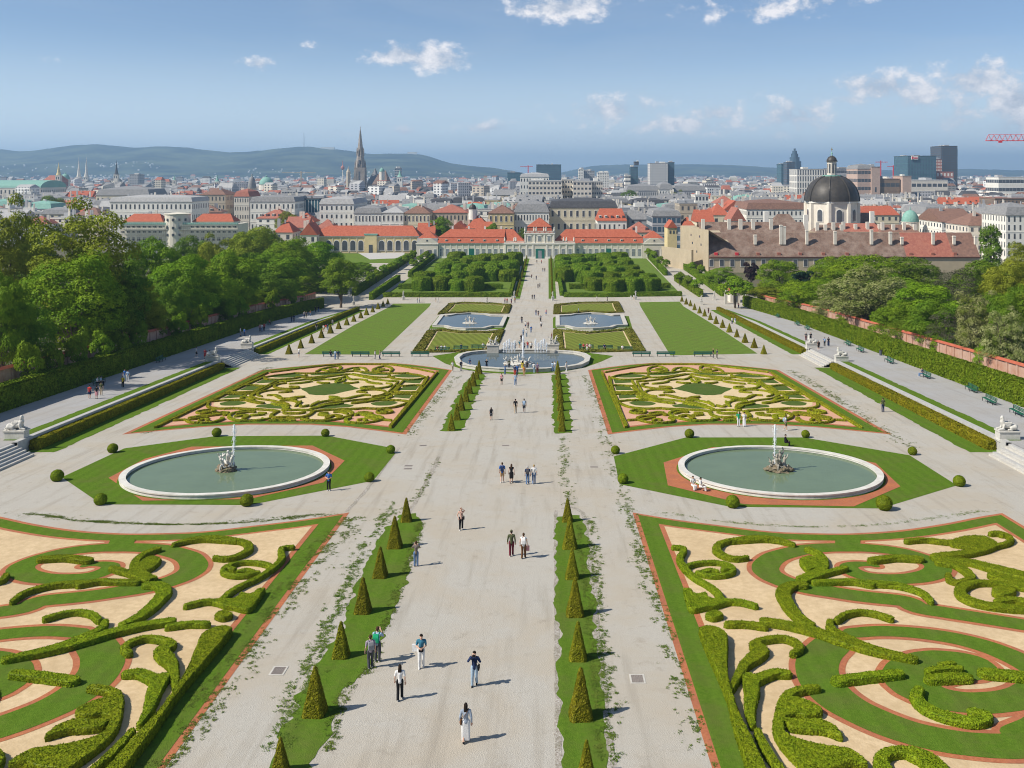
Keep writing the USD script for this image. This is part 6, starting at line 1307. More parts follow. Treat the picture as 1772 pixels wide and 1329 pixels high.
N('white modern stepped block in the right middle distance', 1203, 1226, 338, 820, 24, 'wall_white', 'flat', 3, 'roof_light', 5, 4, each=True, wfrac=(.6, .5))
N('grand white wing with a grey roof left of the church drum', 1292, 1396, 362, 590, 40, 'wall_white', 'mansard', 6.0, 'roof_brown', 4, 20, each=True, chim=5, dorm=10)
N('white apartment block cut by the right frame edge', 1741, 1800, 372, 430, 24, 'wall_white', 'mansard', 5.5, 'roof_grey', 6, 9, each=True, wfrac=(.3, .62))
N('white gabled house with brown roof behind the poplar', 1676, 1740, 390, 455, 26, 'wall_offwhite', 'hip', 6, 'roof_brown', 4, 8, each=True, chim=3)
N('white house with tiled brown roof right of the green dome', 1630, 1690, 384, 495, 34, 'wall_white', 'gable', 6.5, 'roof_brown', 4, 8, each=True, chim=3)
N('grey-roofed white house behind the green dome', 1600, 1660, 370, 560, 36, 'wall_white', 'mansard', 6.0, 'roof_grey', 4, 8, each=True, chim=3)
N('cream house with red roof right of the church drum', 1500, 1556, 372, 560, 30, 'wall_cream', 'gable', 5, 'roof_red', 4, 8, each=True, chim=4)
N('long dark brown roofed barracks at the right edge', 1722, 1790, 344, 820, 30, 'wall_brown', 'flat', 3, 'roof_brown', 4, 14, each=True)
# red roofed small houses
for i, (a, b, yt, d, dep, rh_, rm) in enumerate([(474, 506, 402, 505, 16, 6, 'roof_red'), (494, 532, 394, 530, 14, 6, 'roof_rust'), (508, 543, 384, 545, 14, 5, 'roof_red'), (520, 548, 406, 492, 14, 6, 'roof_red'), (545, 580, 396, 525, 14, 5, 'roof_rust'),
                                                   (722, 752, 404, 512, 12, 5.5, 'roof_red'), (736, 764, 400, 525, 12, 5, 'roof_rust'), (780, 806, 396, 530, 16, 4, 'roof_red'), (806, 846, 395, 525, 18, 7, 'roof_red'), (824, 850, 397, 516, 12, 4, 'roof_red'),
                                                   (1232, 1262, 372, 610, 24, 7, 'roof_red'), (1252, 1292, 364, 660, 24, 7, 'roof_red'), (1240, 1274, 352, 740, 24, 6, 'roof_rust'), (1206, 1236, 384, 560, 22, 7, 'roof_red'), (1180, 1206, 396, 505, 18, 6, 'roof_red'), (1264, 1290, 382, 570, 20, 8, 'roof_rust')]):
    N(f'small house with {"bright red" if rm == "roof_red" else "dark red"} tiled roof, ' + ['leftmost of the cluster by the left grove', 'second of the cluster by the left grove', 'highest of the cluster by the left grove', 'in front of the cluster by the left grove', 'right end of the cluster by the left grove', 'between orangery and palace, lower one', 'between orangery and palace, upper one', 'with a white gable left of the palace tree', 'below the small dark church lantern', 'just right of the white gable', 'left of the grand white wing', 'right one left of the grand white wing', 'farther back left of the dome', 'near the convent gable, higher', 'just behind the convent wall', 'close to the grand white wing'][i],
      a, b, yt, d, dep, ['wall_offwhite', 'wall_cream', 'wall_white'][i % 3], ['hip', 'gable', 'hip', 'gable_y'][i % 4], rh_, rm, 2, None, name='red_roof_house', chim=2)
# farther named blocks
N('massive white slab hotel, front-left block, in the middle of the skyline', 914, 972, 313, 900, 30, 'wall_offwhite', 'flat', 3, 'roof_light', 9, 13, name='hotel_block', each=True, wfrac=(.6, .42))
N('recessed shaded middle block of the white slab hotel', 972.5, 991, 311, 925, 26, 'wall_offwhite', 'flat', 3, 'roof_grey', 9, 4, name='hotel_block', wfrac=(.6, .42), each=True)
N('front-right block of the white slab hotel', 991.5, 1024, 314, 900, 30, 'wall_offwhite', 'flat', 3, 'roof_light', 9, 8, name='hotel_block', each=True, wfrac=(.6, .42))
N('low right end block of the white slab hotel', 1024.5, 1043, 314, 915, 26, 'wall_offwhite', 'flat', 3, 'roof_light', 9, 5, name='hotel_block', each=True, wfrac=(.6, .42))
N('white arched ornate block left of the slab hotel', 900, 950, 306, 1050, 30, 'wall_white', 'mansard', 5, 'roof_light', 6, 14)
N('bluish glass slab tower behind the hotel', 928, 971, 285, 1900, 40, 'glass_blue', 'flat', 3, 'roof_dark', 14, 16, name='office_tower', win='wall_teal', wfrac=(.7, .45))
N('blue-grey office block left of the glass slab', 878, 903, 299, 1900, 40, 'wall_teal', 'flat', 3, 'roof_dark', 10, 8, name='office_tower', win='glass_blue')
N('slim white tower right of the hotel', 1001, 1010, 293, 1700, 20, 'wall_white', 'flat', 3, 'roof_light', 12, 3, name='office_tower')
N('grey slab beside the slim white tower', 1010.5, 1029, 296, 1720, 20, 'wall_grey', 'flat', 3, 'roof_grey', 12, 6, name='office_tower')
N('white row of residential towers', 1034, 1054, 299, 1600, 24, 'wall_white', 'flat', 3, 'roof_light', 12, 7, name='office_tower')
N('bluish glass tower with a black raised top', 1091, 1104, 289, 1500, 24, 'glass_blue', 'flat', 3, 'roof_dark', 12, 5, name='office_tower', win='wall_teal', wfrac=(.7, .5))
N('black crown box over the bluish glass tower', 1098.5, 1105.5, 280, 1501, 20, 'wall_dark', 'flat', 2, 'roof_dark', 1, 2, name='office_tower', zb=ZZ(286, 1501))
N('white stepped foot of the bluish glass tower', 1082, 1091, 303, 1480, 24, 'wall_white', 'flat', 2, 'roof_light', 7, 3, name='office_tower', wfrac=(.9, .4))
N('wide pale grey hotel tower with a grid of windows', 1125, 1156, 283, 1450, 36, 'wall_grey', 'flat', 3, 'roof_grey', 16, 10, name='office_tower', win='wall_white', wfrac=(.5, .45))
N('bluish right half of the wide grey tower', 1156.4, 1167, 281, 1455, 36, 'glass_blue', 'flat', 3, 'roof_grey', 16, 4, name='office_tower', win='wall_teal', wfrac=(.7, .5))
N('long grey ministry front with a ribbed roof', 1084, 1140, 330, 1050, 40, 'wall_grey', 'mansard', 8, 'roof_grey', 4, 22)
N('white domed front of the long ministry', 1140.5, 1165, 328, 1045, 40, 'wall_white', 'mansard', 9, 'roof_grey', 4, 8)
N('right half of the long grey ministry', 1165.5, 1222, 330, 1050, 40, 'wall_grey', 'mansard', 8, 'roof_grey', 4, 22)
N('stepped glass tower left of the dome, lower body', 1352, 1372, 284, 2000, 40, 'wall_teal', 'flat', 3, 'roof_dark', 12, 6, name='office_tower', win='glass_blue', wfrac=(.7, .5))
N('dark glass wing right of the stepped tower', 1362, 1376, 281, 1950, 30, 'wall_dark', 'flat', 3, 'roof_dark', 14, 5, name='office_tower', win='glass_blue', wfrac=(.7, .6))
t_ = thing('office_tower', 'tapering bluish glass spire of the stepped tower', 'tower', (XZ(1375, 2010), 2010, 0)); w_ = 10 * 2010 / FPX
m_ = MB()
for k, (f, ya, yb) in enumerate(((1.15, 300, 279), (.85, 279, 272), (.62, 272, 266), (.42, 266, 261), (.18, 261, 257))): m_.prism([(w_ * f * math.cos(a), w_ * f * math.sin(a)) for a in np.arange(12) * PI / 6], ZZ(ya, 2010) - (10 if k == 0 else 0), ZZ(yb, 2010))
m_.build('tower_body', 'glass_blue', t_)
N('white hotel ribbed with vertical fins, left of the dome', 1379, 1440, 293, 1150, 36, 'wall_white', 'flat', 3, 'roof_dark', 7, 20, name='office_tower', wfrac=(.45, .8))
N('grey banded office right behind the lantern', 1440, 1484, 292, 1180, 36, 'wall_grey', 'flat', 3, 'roof_dark', 7, 9, name='office_tower', wfrac=(.95, .4))
N('pinkish stepped station block with a canopy roof', 1484, 1514, 292, 1080, 40, 'wall_pinkish', 'mansard', 6, 'roof_grey', 6, 7, name='office_tower', wfrac=(.9, .4), win='glass_dark')
N('bare pinkish side tower of the station block', 1508, 1523, 289, 1078, 36, 'wall_pinkish', 'flat', 3, 'roof_grey', 1, 1, name='office_tower', wfrac=(.2, .1))
N('low dark brown concourse right of the station block', 1517, 1557, 310, 1080, 50, 'wall_brown', 'flat', 3, 'roof_brown', 3, 8, wfrac=(.9, .3))
N('plain pinkish cube at the end of the concourse', 1562, 1577, 305, 1075, 30, 'wall_pinkish', 'flat', 2, 'roof_grey', 1, 1, wfrac=(.2, .1))
N('teal glass office tower with a white sign on its corner', 1571, 1620, 270, 1500, 60, 'wall_teal', 'flat', 3, 'roof_dark', 13, 14, name='office_tower', win='glass_blue', wfrac=(.55, .8))
N('tall dark slate tower at the right of the skyline', 1629, 1657, 253, 1600, 46, 'wall_dark', 'flat', 3, 'roof_dark', 24, 10, name='office_tower', win='glass_blue', wfrac=(.55, .55))
N('red and white gridded block leaning on the dark tower', 1620, 1630, 276, 1560, 30, 'wall_rose', 'flat', 2, 'roof_dark', 14, 4, name='office_tower', win='wall_white', wfrac=(.5, .5))
N('low red brick podium below the dark tower', 1620, 1650, 297, 1550, 30, 'wall_rose', 'flat', 2, 'roof_dark', 5, 8, name='office_tower', win='wall_white', wfrac=(.5, .5))
N('white low halls right of the teal tower', 1577, 1640, 312, 1200, 50, 'wall_offwhite', 'flat', 2, 'roof_light', 3, 10, wfrac=(.8, .3))
N('long white banded block at the right edge of the skyline', 1728, 1790, 307, 1250, 36, 'wall_white', 'flat', 2, 'roof_light', 4, 14, wfrac=(.95, .4))
t_ = thing('roof_sign', 'white sign with red lettering on the corner of the teal tower', 'sign', (0, 0, 0)); MB().box(XZ(1577, 1498), XZ(1589, 1498), 1498.2, 1499.4, ZZ(276, 1498), ZZ(270.2, 1498)).build('panel', 'trim_white', t_)
MB().box(XZ(1578, 1498), XZ(1580.5, 1498), 1497.9, 1498.19, ZZ(275, 1498), ZZ(271, 1498)).box(XZ(1581.5, 1498), XZ(1588, 1498), 1497.9, 1498.19, ZZ(274.4, 1498), ZZ(272.4, 1498)).build('lettering', 'red_paint', t_)
# copper green hall, domes, spires on the left
N('long copper-green barrel roofed hall at the far left', -30, 70, 325, 1120, 60, 'wall_offwhite', 'barrel', 9, 'roof_green', 3, 20, name='green_roof_hall')
N('pale palace with a ribbed grey mansard behind the left lime tree', 166, 258, 338, 830, 40, 'wall_cream', 'mansard', 8, 'roof_grey', 3, 18, dorm=14)
N('rust-red roofed museum left of the white gold-tipped tower', 75, 96, 312, 1500, 40, 'wall_rose', 'gable', 8, 'roof_rust', 3, 6)
N('grey flat-topped tower block on the left skyline', 224, 239, 302, 1900, 30, 'wall_grey', 'flat', 3, 'roof_grey', 9, 5)
def spire(label, px, ytip, ybase, ybody, wpx, d, bodym, spm, cat='church tower', body=True, name='church_tower', n=8):
    x = XZ(px, d); w = wpx * d / FPX / 2; t = thing(name, label, cat, (x, d, 0)); zb_, zs, zt = ground_z(x, d) - 1, ZZ(ybase, d), ZZ(ytip, d)
    if body:
        m = MB().box(-w, w, -w, w, zb_, zs); m.box(-w * 1.1, w * 1.1, -w * 1.1, w * 1.1, zs - .8, zs); m.build('shaft', bodym, t)
        for k in (-1, 1): MB().box(k * w * .45 - w * .2, k * w * .45 + w * .2, -w - .12, -w - .003, zs - 7, zs - 3).build('belfry_window', 'glass_dark', t)
    MB().lathe([(w * 1.12, zs), (w * .75, zs + (zt - zs) * .18), (w * .4, zs + (zt - zs) * .5), (w * .12, zs + (zt - zs) * .88), (.12, zt)], n).build('spire', spm, t); return t
spire('white church tower with an ochre gold spire on the left skyline', 101.5, 281, 303, 320, 8, 1500, 'wall_offwhite', 'wall_yellow')
spire('left one of a pair of pale openwork gothic spires', 136.5, 272, 306, 318, 7, 2600, 'wall_offwhite', 'wall_offwhite'); spire('right one of a pair of pale openwork gothic spires', 149.5, 271, 306, 318, 7, 2600, 'wall_offwhite', 'wall_offwhite')
spire('slim white tower with a needle-sharp black spire', 201.5, 277, 302, 318, 7, 1800, 'wall_offwhite', 'roof_dark')
spire('white clock tower with a green cap right of the cathedral', 692, 294, 306, 322, 9, 1500, 'wall_white', 'roof_green')
spire('small green onion-topped tower left of the street canyon', 376, 302, 314, 322, 8, 1700, 'wall_offwhite', 'roof_green'); spire('small green-capped church turret on the left skyline', 302, 302, 311, 320, 6, 1800, 'wall_offwhite', 'roof_green')
def dome(label, px, ytop, yb, wpx, d, m_, wall='wall_offwhite', lantern=True, name='dome_building', foot=None):
    x = XZ(px, d); r = wpx * d / FPX / 2; t = thing(name, label, 'dome', (x, d, 0)); zb_, zt = ZZ(yb, d), ZZ(ytop, d); H = (zt - zb_) * (.8 if lantern else 1)
    MB().lathe([(r * 1.05, ground_z(x, d) - 1 if foot is None else ZZ(foot, d)), (r * 1.05, zb_ - .3), (r * 1.12, zb_ - .2), (r * 1.12, zb_)], 18).build('drum', wall, t)
    MB().lathe([(r * math.cos(q), zb_ + H * math.sin(q)) for q in np.linspace(0, 1.5, 9)] + ([(r * .12, zb_ + H), (r * .12, zt - H * .1), (.03, zt)] if lantern else []), 20).build('dome', m_, t, 40)
dome('green copper dome beside the gold-tipped tower', 113, 298, 310, 15, 1700, 'roof_green'); dome('broad green dome on the skyline left of the cathedral', 461, 303, 319, 24, 1500, 'roof_green'); dome('grey dome with a lantern above the street canyon', 436, 300, 325, 14, 1000, 'roof_grey', 'wall_beige')
dome('small dark dome with white lantern above the red roofs', 818, 351, 362, 13, 533, 'dome_metal', 'wall_white', foot=380); dome('pale globe dome at the far left', 31, 334, 348, 15, 700, 'roof_light', lantern=False); dome('small green dome right of the cathedral', 661, 289, 297, 9, 1650, 'roof_green')
# television mast and ball tower
t_ = thing('radio_tower', 'slim tower with a red-white ball head left of the cathedral', 'tower', (XZ(593, 2600), 2600, 0)); MB().lathe([(2.5, -10), (1.6, ZZ(294, 2600))], 8).build('shaft', 'wall_offwhite', t_); MB().lathe([(2, ZZ(294, 2600)), (5.2, ZZ(291.5, 2600)), (5.2, ZZ(289, 2600)), (1.2, ZZ(286, 2600)), (.8, ZZ(278, 2600))], 10).build('head', 'wall_rose', t_)
# the cathedral
def cathedral():
    D = 1700.0; s = D / FPX; X = lambda px: XZ(px, D); z = lambda y: ZZ(y, D)
    t = thing('cathedral', 'gothic cathedral with one huge dark tapering spire and steep roofs', 'cathedral', (X(623.5), D, 0)); w = 9.0 * s
    zz = [-10, z(290), z(262), z(240), z(221)]
    m = MB().box(-w, w, -w, w, zz[0], zz[1]); m.build('tower', 'dark_stone', t)
    m = MB().prism([(w * .98 * math.cos(a), w * .98 * math.sin(a)) for a in (np.arange(8) + .5) * PI / 4], zz[1], zz[2], [(w * .55 * math.cos(a), w * .55 * math.sin(a)) for a in (np.arange(8) + .5) * PI / 4]); m.build('octagon', 'dark_stone', t)
    sp_ = MB().lathe([(w * .58, zz[2]), (w * .30, zz[3]), (w * .16, z(230)), (.35, zz[4])], 8).build('spire', 'dark_stone', t)
    MB().lathe([(.3, zz[4] - .5), (.9, zz[4]), (.3, zz[4] + 1.0), (.1, zz[4] + 3)], 6).build('finial', 'dark_stone', sp_)
    for k in range(8):                                          # pinnacles
        a = (k + .5) * PI / 4
        for f, za, zt_ in ((1.0, zz[1] - 8, zz[1] + 15), (.66, z(270), z(255))):
            x, y = w * f * math.cos(a), w * f * math.sin(a); MB().lathe([(1.0, za), (1.0, za + (zt_ - za) * .55), (.1, zt_)], 5, (x, y, 0)).build('pinnacle', 'dark_stone', t)
    for k in (-1, 1):
        for k2 in (-1, 1): MB().box(k * w * .82 - 2, k * w * .82 + 2, k2 * w * .82 - 2, k2 * w * .82 + 2, zz[0], zz[1] - 6).build('buttress', 'dark_stone', t)
    for y0, y1 in ((z(312), z(297)), (z(288), z(277))): MB().box(-1.3, 1.3, -w - .2, -w + .4 if y0 < zz[1] - 3 else -w * .6, y0, y1).build('tower_window', 'glass_dark', t)
    def steep(a, b, ye, yr, dy, m_, nm):
        xa, xb = X(a) - X(623.5), X(b) - X(623.5); xm = (xa + xb) / 2
        MB().box(xa, xb, dy, dy + 50, -10, z(ye)).build('nave', 'dark_stone', t); MB().add([(xa - .5, dy - .5, z(ye)), (xb + .5, dy - .5, z(ye)), (xb - 6, dy + 20, z(yr)), (xa + 12, dy + 20, z(yr)), (xb + .5, dy + 50, z(ye)), (xa - .5, dy + 50, z(ye))], [(0, 1, 2, 3), (3, 2, 4, 5), (1, 4, 2), (5, 0, 3)]).build(nm, m_, t)
    steep(634, 650, 318, 291, 6, 'roof_grey', 'roof'); steep(646, 672, 319, 295, -12, 'roof_old', 'roof'); steep(607, 617, 318, 297, 4, 'roof_grey', 'roof')
    MB().prism([(X(604) - X(623.5) + 4 * math.cos(a), -6 + 4 * math.sin(a)) for a in np.arange(8) * PI / 4], -10, z(298)).lathe([(4.2, z(298)), (1, z(292)), (.1, z(287))], 8, (X(604) - X(623.5), -6, 0)).build('side_turret', 'wall_beige', t)
cathedral()
N('tall white office slab right of the cathedral', 683, 693, 291, 1900, 20, 'wall_grey', 'flat', 3, 'roof_grey', 12, 4, name='office_tower', win='glass_blue', wfrac=(.8, .5))

# crowded roofs between the named ones: individuals out to 1.5 km
rcity = random.Random(11)
WALLS = ['wall_white'] * 5 + ['wall_offwhite'] * 5 + ['wall_cream'] * 3 + ['wall_beige'] * 3 + ['wall_grey'] * 3 + ['wall_pinkish', 'wall_yellow']
ROOFS = [('gable', 'roof_grey')] * 4 + [('mansard', 'roof_grey')] * 4 + [('flat', 'roof_light')] * 5 + [('hip', 'roof_brown')] * 3 + [('gable', 'roof_red')] * 2 + [('mansard', 'roof_dark')] * 3 + [('hip', 'roof_rust')] * 2 + [('flat', 'roof_grey')] * 4 + [('gable', 'roof_light')] * 2 + [('mansard', 'roof_green')]
WD = dict(wall_white='white', wall_offwhite='off-white', wall_cream='cream', wall_beige='beige', wall_grey='grey', wall_pinkish='pinkish', wall_yellow='yellow'); RD = dict(roof_grey='grey', roof_light='pale', roof_brown='brown', roof_red='red', roof_dark='dark', roof_rust='rusty', roof_green='green')
made, d = 0, 575.0
while d < 1480 and made < 285:
    px = -30 + rcity.random() * 20
    while px < 1800 and made < 285:
        w = rcity.uniform(12, 27) * (1 + (d - 575) / 2200); wp = w * FPX / d; dep = rcity.uniform(12, 22); d2 = d + rcity.uniform(-10, 16)
        clash = any(a - 1 < px + wp and px < b + 1 and d2 < e + 3 and d2 + dep > c - 3 for a, b, c, e in OCC) or (335 < px + wp / 2 < 432 and d < 800 and rcity.random() < .0) or (388 < px + wp and px < 406 and d < 1000)
        if not clash:
            wl = rcity.choice(WALLS); rk, rm = rcity.choice(ROOFS); zt = rcity.uniform(10.5, 17) + (d > 900) * rcity.uniform(-1.5, 2.5)
            if rk == 'flat': zt += rcity.uniform(0, 3)
            side = 'far left' if px < 300 else 'left' if px < 700 else 'middle' if px < 1100 else 'right' if px < 1450 else 'far right'
            lab = f'{WD[wl]} city house with {RD[rm]} {dict(gable="pitched", mansard="mansard", flat="flat", hip="hipped")[rk]} roof in the {"near" if d < 760 else "middle" if d < 1050 else "far"} rows, {side}'
            B(lab, px, px + wp, HY + (CAMZ - zt) * FPX / d2, d2, dep, wl, rk, rcity.uniform(3.5, 6.5), rm, 5, None, rz=rcity.uniform(-.22, .22), group=lab, chim=rcity.randint(2, 5) if d < 1100 else rcity.randint(0, 2), dorm=rcity.choice([0, 0, 3, 5]) if rk != 'flat' and d < 1000 else 0, rng=rcity)
            made += 1
        px += wp + rcity.uniform(.5, 8)
    d += 42 + (d - 575) * .06
# the rest of the city, out to the hills: too far to tell the houses apart
def farwall(name, c):
    n = {'geo': ('geometry', {}), 'sp': ('separate_xyz', {}), 'ad': ('math', {'math_type': 'add'}), 'cb': ('combine_xyz', {}), 'br': ('brick_texture', {'offset': 0.0, 'scale': 1.0, 'brick_width': 3.0, 'row_height': 3.4, 'mortar_size': .85, 'mortar_smooth': .1, 'color1': (.07, .075, .09), 'color2': (.11, .115, .13), 'mortar': c}), 'p': ('principled_bsdf', {'roughness': .9})}
    usdkit.material(stage, f'/World/Looks/{name}', n, [('geo.position', 'sp.vector'), ('sp.x', 'ad.value1'), ('sp.y', 'ad.value2'), ('ad.value', 'cb.x'), ('sp.z', 'cb.y'), ('cb.vector', 'br.vector'), ('br.color', 'p.base_color')], surface='p.BSDF')
for k_, c_ in (('white', (.78, .77, .73)), ('cream', (.70, .64, .52)), ('beige', (.52, .45, .36)), ('grey', (.44, .44, .45))): farwall('wall_far_' + k_, c_)
def far_city(d0, d1, n, seed, hmul):
    rg = np.random.default_rng(seed); W = {k: MB() for k in ('wall_far_white', 'wall_far_cream', 'wall_far_beige', 'wall_far_grey', 'roof_grey', 'roof_light', 'roof_brown', 'roof_rust', 'roof_dark', 'dark_leaf')}
    wk = ['wall_far_white', 'wall_far_white', 'wall_far_cream', 'wall_far_beige', 'wall_far_grey', 'wall_far_cream']; rk = ['roof_grey', 'roof_light', 'roof_grey', 'roof_brown', 'roof_rust', 'roof_dark', 'roof_light']
    for i in range(n):
        dd = d0 * (d1 / d0) ** rg.random(); px = rg.uniform(-120, 1890); x = XZ(px, dd); w = rg.uniform(8, 20) * (1 + dd / 9000); dp = rg.uniform(10, 22); h = rg.uniform(14, 24) * hmul * (1.6 if rg.random() < .04 else 1); z0 = ground_z(x, dd)
        a = rg.uniform(-.6, .6); c, s = math.cos(a), math.sin(a)
        q = [(x + c * u - s * v_, dd + s * u + c * v_) for u, v_ in ((-w / 2, 0), (w / 2, 0), (w / 2, dp), (-w / 2, dp))]
        W[wk[rg.integers(6)]].prism(q, z0 - 1, z0 + h); r = rk[rg.integers(7)]
        cx, cy = np.mean(q, 0)
        f = .45 if rg.random() < .7 else .98
        W[r].prism(q, z0 + h + .01, z0 + h + rg.uniform(2.5, 6) * (1 if f < .9 else .15), [(cx + (u - cx) * (.75 if f < .9 else .98), cy + (v_ - cy) * (.12 if f < .9 else .98)) for u, v_ in q])
    root = thing('distant_city', f'countless small pale houses of the distant city, {"nearer" if d0 < 2000 else "farther"} belt', 'city', kind='stuff')
    for k, m in W.items():
        if m.v: m.build('houses' if k.startswith('wall') else 'roofs', k, root)
far_city(d + 20, 2900, 3400, 31, 1.0); far_city(2900, 7600, 2600, 32, .9)
# trees in the city
for i, (px, top, hw_, d, lab) in enumerate([(762, 371, 19, 520, 'dark green tree rising between orangery and palace'), (853, 384, 13, 515, 'bushy tree behind the left palace wing'), (904, 392, 8, 500, 'small dark tree left of the central pavilion'), (497, 362, 20, 575, 'feathery green tree before the white classical block'), (1600, 362, 14, 640, 'green tree right of the copper dome'), (92, 336, 22, 760, 'row of trees before the pale globe dome'), (1090, 326, 18, 980, 'trees in front of the ministry, left'), (1175, 330, 16, 985, 'trees in front of the ministry, right'), (1552, 340, 12, 900, 'park tree right of the church'), (450, 392, 26, 380, 'leafy tree left of the red roof cluster'), (470, 404, 24, 360, 'leafy tree before the red roof cluster'), (418, 396, 22, 400, 'tree at the corner of the scaffolded palace')]):
    tree(['chestnut', 'maple', 'dark', 'lime'][i % 4], px, top, hw_, d, lab)

# ------------------------------------------------------------------ cranes
def crane():
    D = 640.0; z = lambda y: ZZ(y, D); t = thing('tower_crane', 'red lattice jib of a tower crane reaching in from the right frame edge', 'crane')
    x0, x1 = XZ(1706, D), XZ(1905, D); zb_, zt = z(243.5), z(233); m = MB(); n = 21
    for k in range(n):
        a = x0 + (x1 - x0) * k / n; b = x0 + (x1 - x0) * (k + 1) / n; mid = (a + b) / 2
        for y in (-.8, .8):
            m.tube([(a, D + y, zb_), (mid, D, zt)], .11, 4); m.tube([(mid, D, zt), (b, D + y, zb_)], .11, 4)
    for y in (-.8, .8): m.tube([(x0, D + y, zb_), (x1, D + y, zb_)], .24, 4)
    m.tube([(x0 + 2, D, zt), (x1, D, zt)], .16, 4); m.build('jib', 'red_paint', t)
    MB().box(x1 - 1.2, x1 + 1.2, D - 1.2, D + 1.2, -8, zt + 8).build('mast', 'red_paint', t); MB().box(x0 + 9, x0 + 11, D - 1, D + 1, zb_ - 1.4, zb_ - .2).build('trolley', 'red_paint', t)
crane()
def small_crane(px, ytop, ybase, a, b, d, m_, lab):
    t = thing('tower_crane', lab, 'crane'); x = XZ(px, d); MB().box(x - 1, x + 1, d - 1, d + 1, -8, ZZ(ytop, d)).build('mast', m_, t)
    MB().box(XZ(a, d), XZ(b, d), d - .7, d + .7, ZZ(ytop + 3, d), ZZ(ytop + 2, d)).build('jib', m_, t)
small_crane(1546, 286, 320, 1535, 1566, 1900, 'red_paint', 'thin reddish crane on the skyline left of the teal tower'); small_crane(1524, 278, 310, 1515, 1536, 2200, 'red_paint', 'second thin reddish crane behind the station block'); small_crane(521, 296, 318, 488, 546, 1800, 'wall_beige', 'pale flat crane left of the cathedral'); small_crane(914, 286, 305, 900, 922, 2000, 'red_paint', 'small red crane beside the bluish glass slab')
# blue canopy behind the right brick wall
mat('blue_cloth', (.05, .20, .36), (.07, .26, .44), scale=1, rough=.7)
t_ = thing('blue_canopy', 'patch of blue canopy showing through the trees behind the right wall', 'canopy'); D_ = 186.0
MB().add([(XZ(1615, D_), D_, ZZ(596, D_)), (XZ(1690, D_), D_, ZZ(600, D_)), (XZ(1690, D_), D_ + 9, ZZ(588, D_)), (XZ(1615, D_), D_ + 9, ZZ(584, D_))], [(0, 1, 2, 3)]).build('cloth', 'blue_cloth', t_)
for px in (1616, 1689): MB().box(XZ(px, D_) - .08, XZ(px, D_) + .08, D_ + .2, D_ + .36, 7, ZZ(600, D_) - .1).build('post', 'iron', t_)

# ------------------------------------------------------------------ hills, haze
mat('hill_forest', (.012, .024, .024), (.026, .040, .032), scale=.004, rough=1, detail=8, c3=(.11, .135, .075), scale3=.003, fac3=.9, spec=0)
def hills(name, prof, d, depth, seed, base=-9):
    px = np.arange(-500, 2300, 6.0); ridge = np.interp(px, [p[0] for p in prof], [p[1] for p in prof]); k = np.ones(5) / 5; ridge = np.convolve(np.pad(ridge, 2, 'edge'), k, 'valid')
    rows_ = np.concatenate([np.linspace(0, 1, 26), [1.15, 1.4, 1.8]]); V = []
    for r in rows_:
        dd = d - depth * (1 - r); x = (px - VX) * d / FPX * (dd / d) ** .6 + CAMX; zr = np.maximum(CAMZ - (ridge - HY) * d / FPX, base)
        n = meshkit.fbm(np.column_stack([x / 1500, np.full(len(x), dd / 1500), np.full(len(x), seed)]), 5) - .5; n2 = meshkit.noise(np.column_stack([x / 60, np.full(len(x), dd / 60), np.full(len(x), seed)])) - .5
        s_ = min(r, 1.0); prof_ = s_ ** 1.35 if r <= 1 else max(0, 1 - (r - 1) * 1.5)
        z = base + (zr - base) * np.clip(prof_ + n * .9 * math.sin(PI * min(s_, .97)) * (1 - s_ * .55), 0, 1.0 if r < 1 else 2) + n2 * 7 * (s_ if r <= 1 else 1)
        V.append(np.column_stack([x, np.full(len(x), dd), z]))
    v = np.vstack(V); nx = len(px); i, j = np.meshgrid(np.arange(len(rows_) - 1), np.arange(nx - 1), indexing='ij'); a = (i * nx + j).ravel()
    struct(name, (v, np.column_stack([a, a + 1, a + nx + 1, a + nx])), 'hill_forest', smooth=True); return v.reshape(len(rows_), nx, 3)
hv = hills('hills', [(-500, 270), (-200, 262), (0, 258), (40, 263), (80, 258), (120, 252), (170, 249), (205, 253), (230, 256), (275, 253), (320, 255), (360, 260), (400, 264), (440, 262), (480, 257), (530, 253), (560, 257), (600, 260), (640, 267), (690, 266), (722, 266), (745, 271), (780, 283), (820, 288), (860, 291), (900, 298), (960, 312), (2300, 330)], 8200, 2600, 3.3)
hills('hills', [(-500, 330), (860, 305), (940, 303), (985, 296), (1015, 288), (1060, 285), (1140, 284), (1200, 284), (1260, 285), (1320, 289), (1380, 293), (1450, 294), (1600, 295), (1680, 292), (1772, 295), (2300, 297)], 10500, 2500, 8.1)
rg = np.random.default_rng(77); m_ = MB()
cl_ = [(int(rg.integers(1, 13)), int(rg.integers(70, hv.shape[1] - 230))) for _ in range(26)]
for i in range(330):
    r, j = cl_[i % 26] if i < 250 else (int(rg.integers(1, 6)), int(rg.integers(70, hv.shape[1] - 230)))
    r = int(np.clip(r + rg.integers(-1, 2), 0, 16)); j = int(np.clip(j + rg.normal(0, 5), 70, hv.shape[1] - 231)); p = hv[r, j] + rg.normal(0, 25, 3) * [1, 1, 0]
    w = rg.uniform(5, 13); m_.box(p[0] - w / 2, p[0] + w / 2, p[1] - 6, p[1] + 6, p[2] - 12, p[2] + rg.uniform(3, 9))
tag(m_.build('hillside_houses', 'wall_white'), 'tiny white houses scattered over the blue hillside', 'houses', None, 'stuff')
p = hv[25, int((526 + 500) / 6)]; t_ = thing('tv_mast', 'thin television mast standing on the crest of the hills', 'mast', (p[0], p[1], 0)); MB().lathe([(3.2, p[2] - 20), (2.6, ZZ(240, p[1])), (1.4, ZZ(230, p[1]))], 6).build('mast', 'wall_grey', t_)
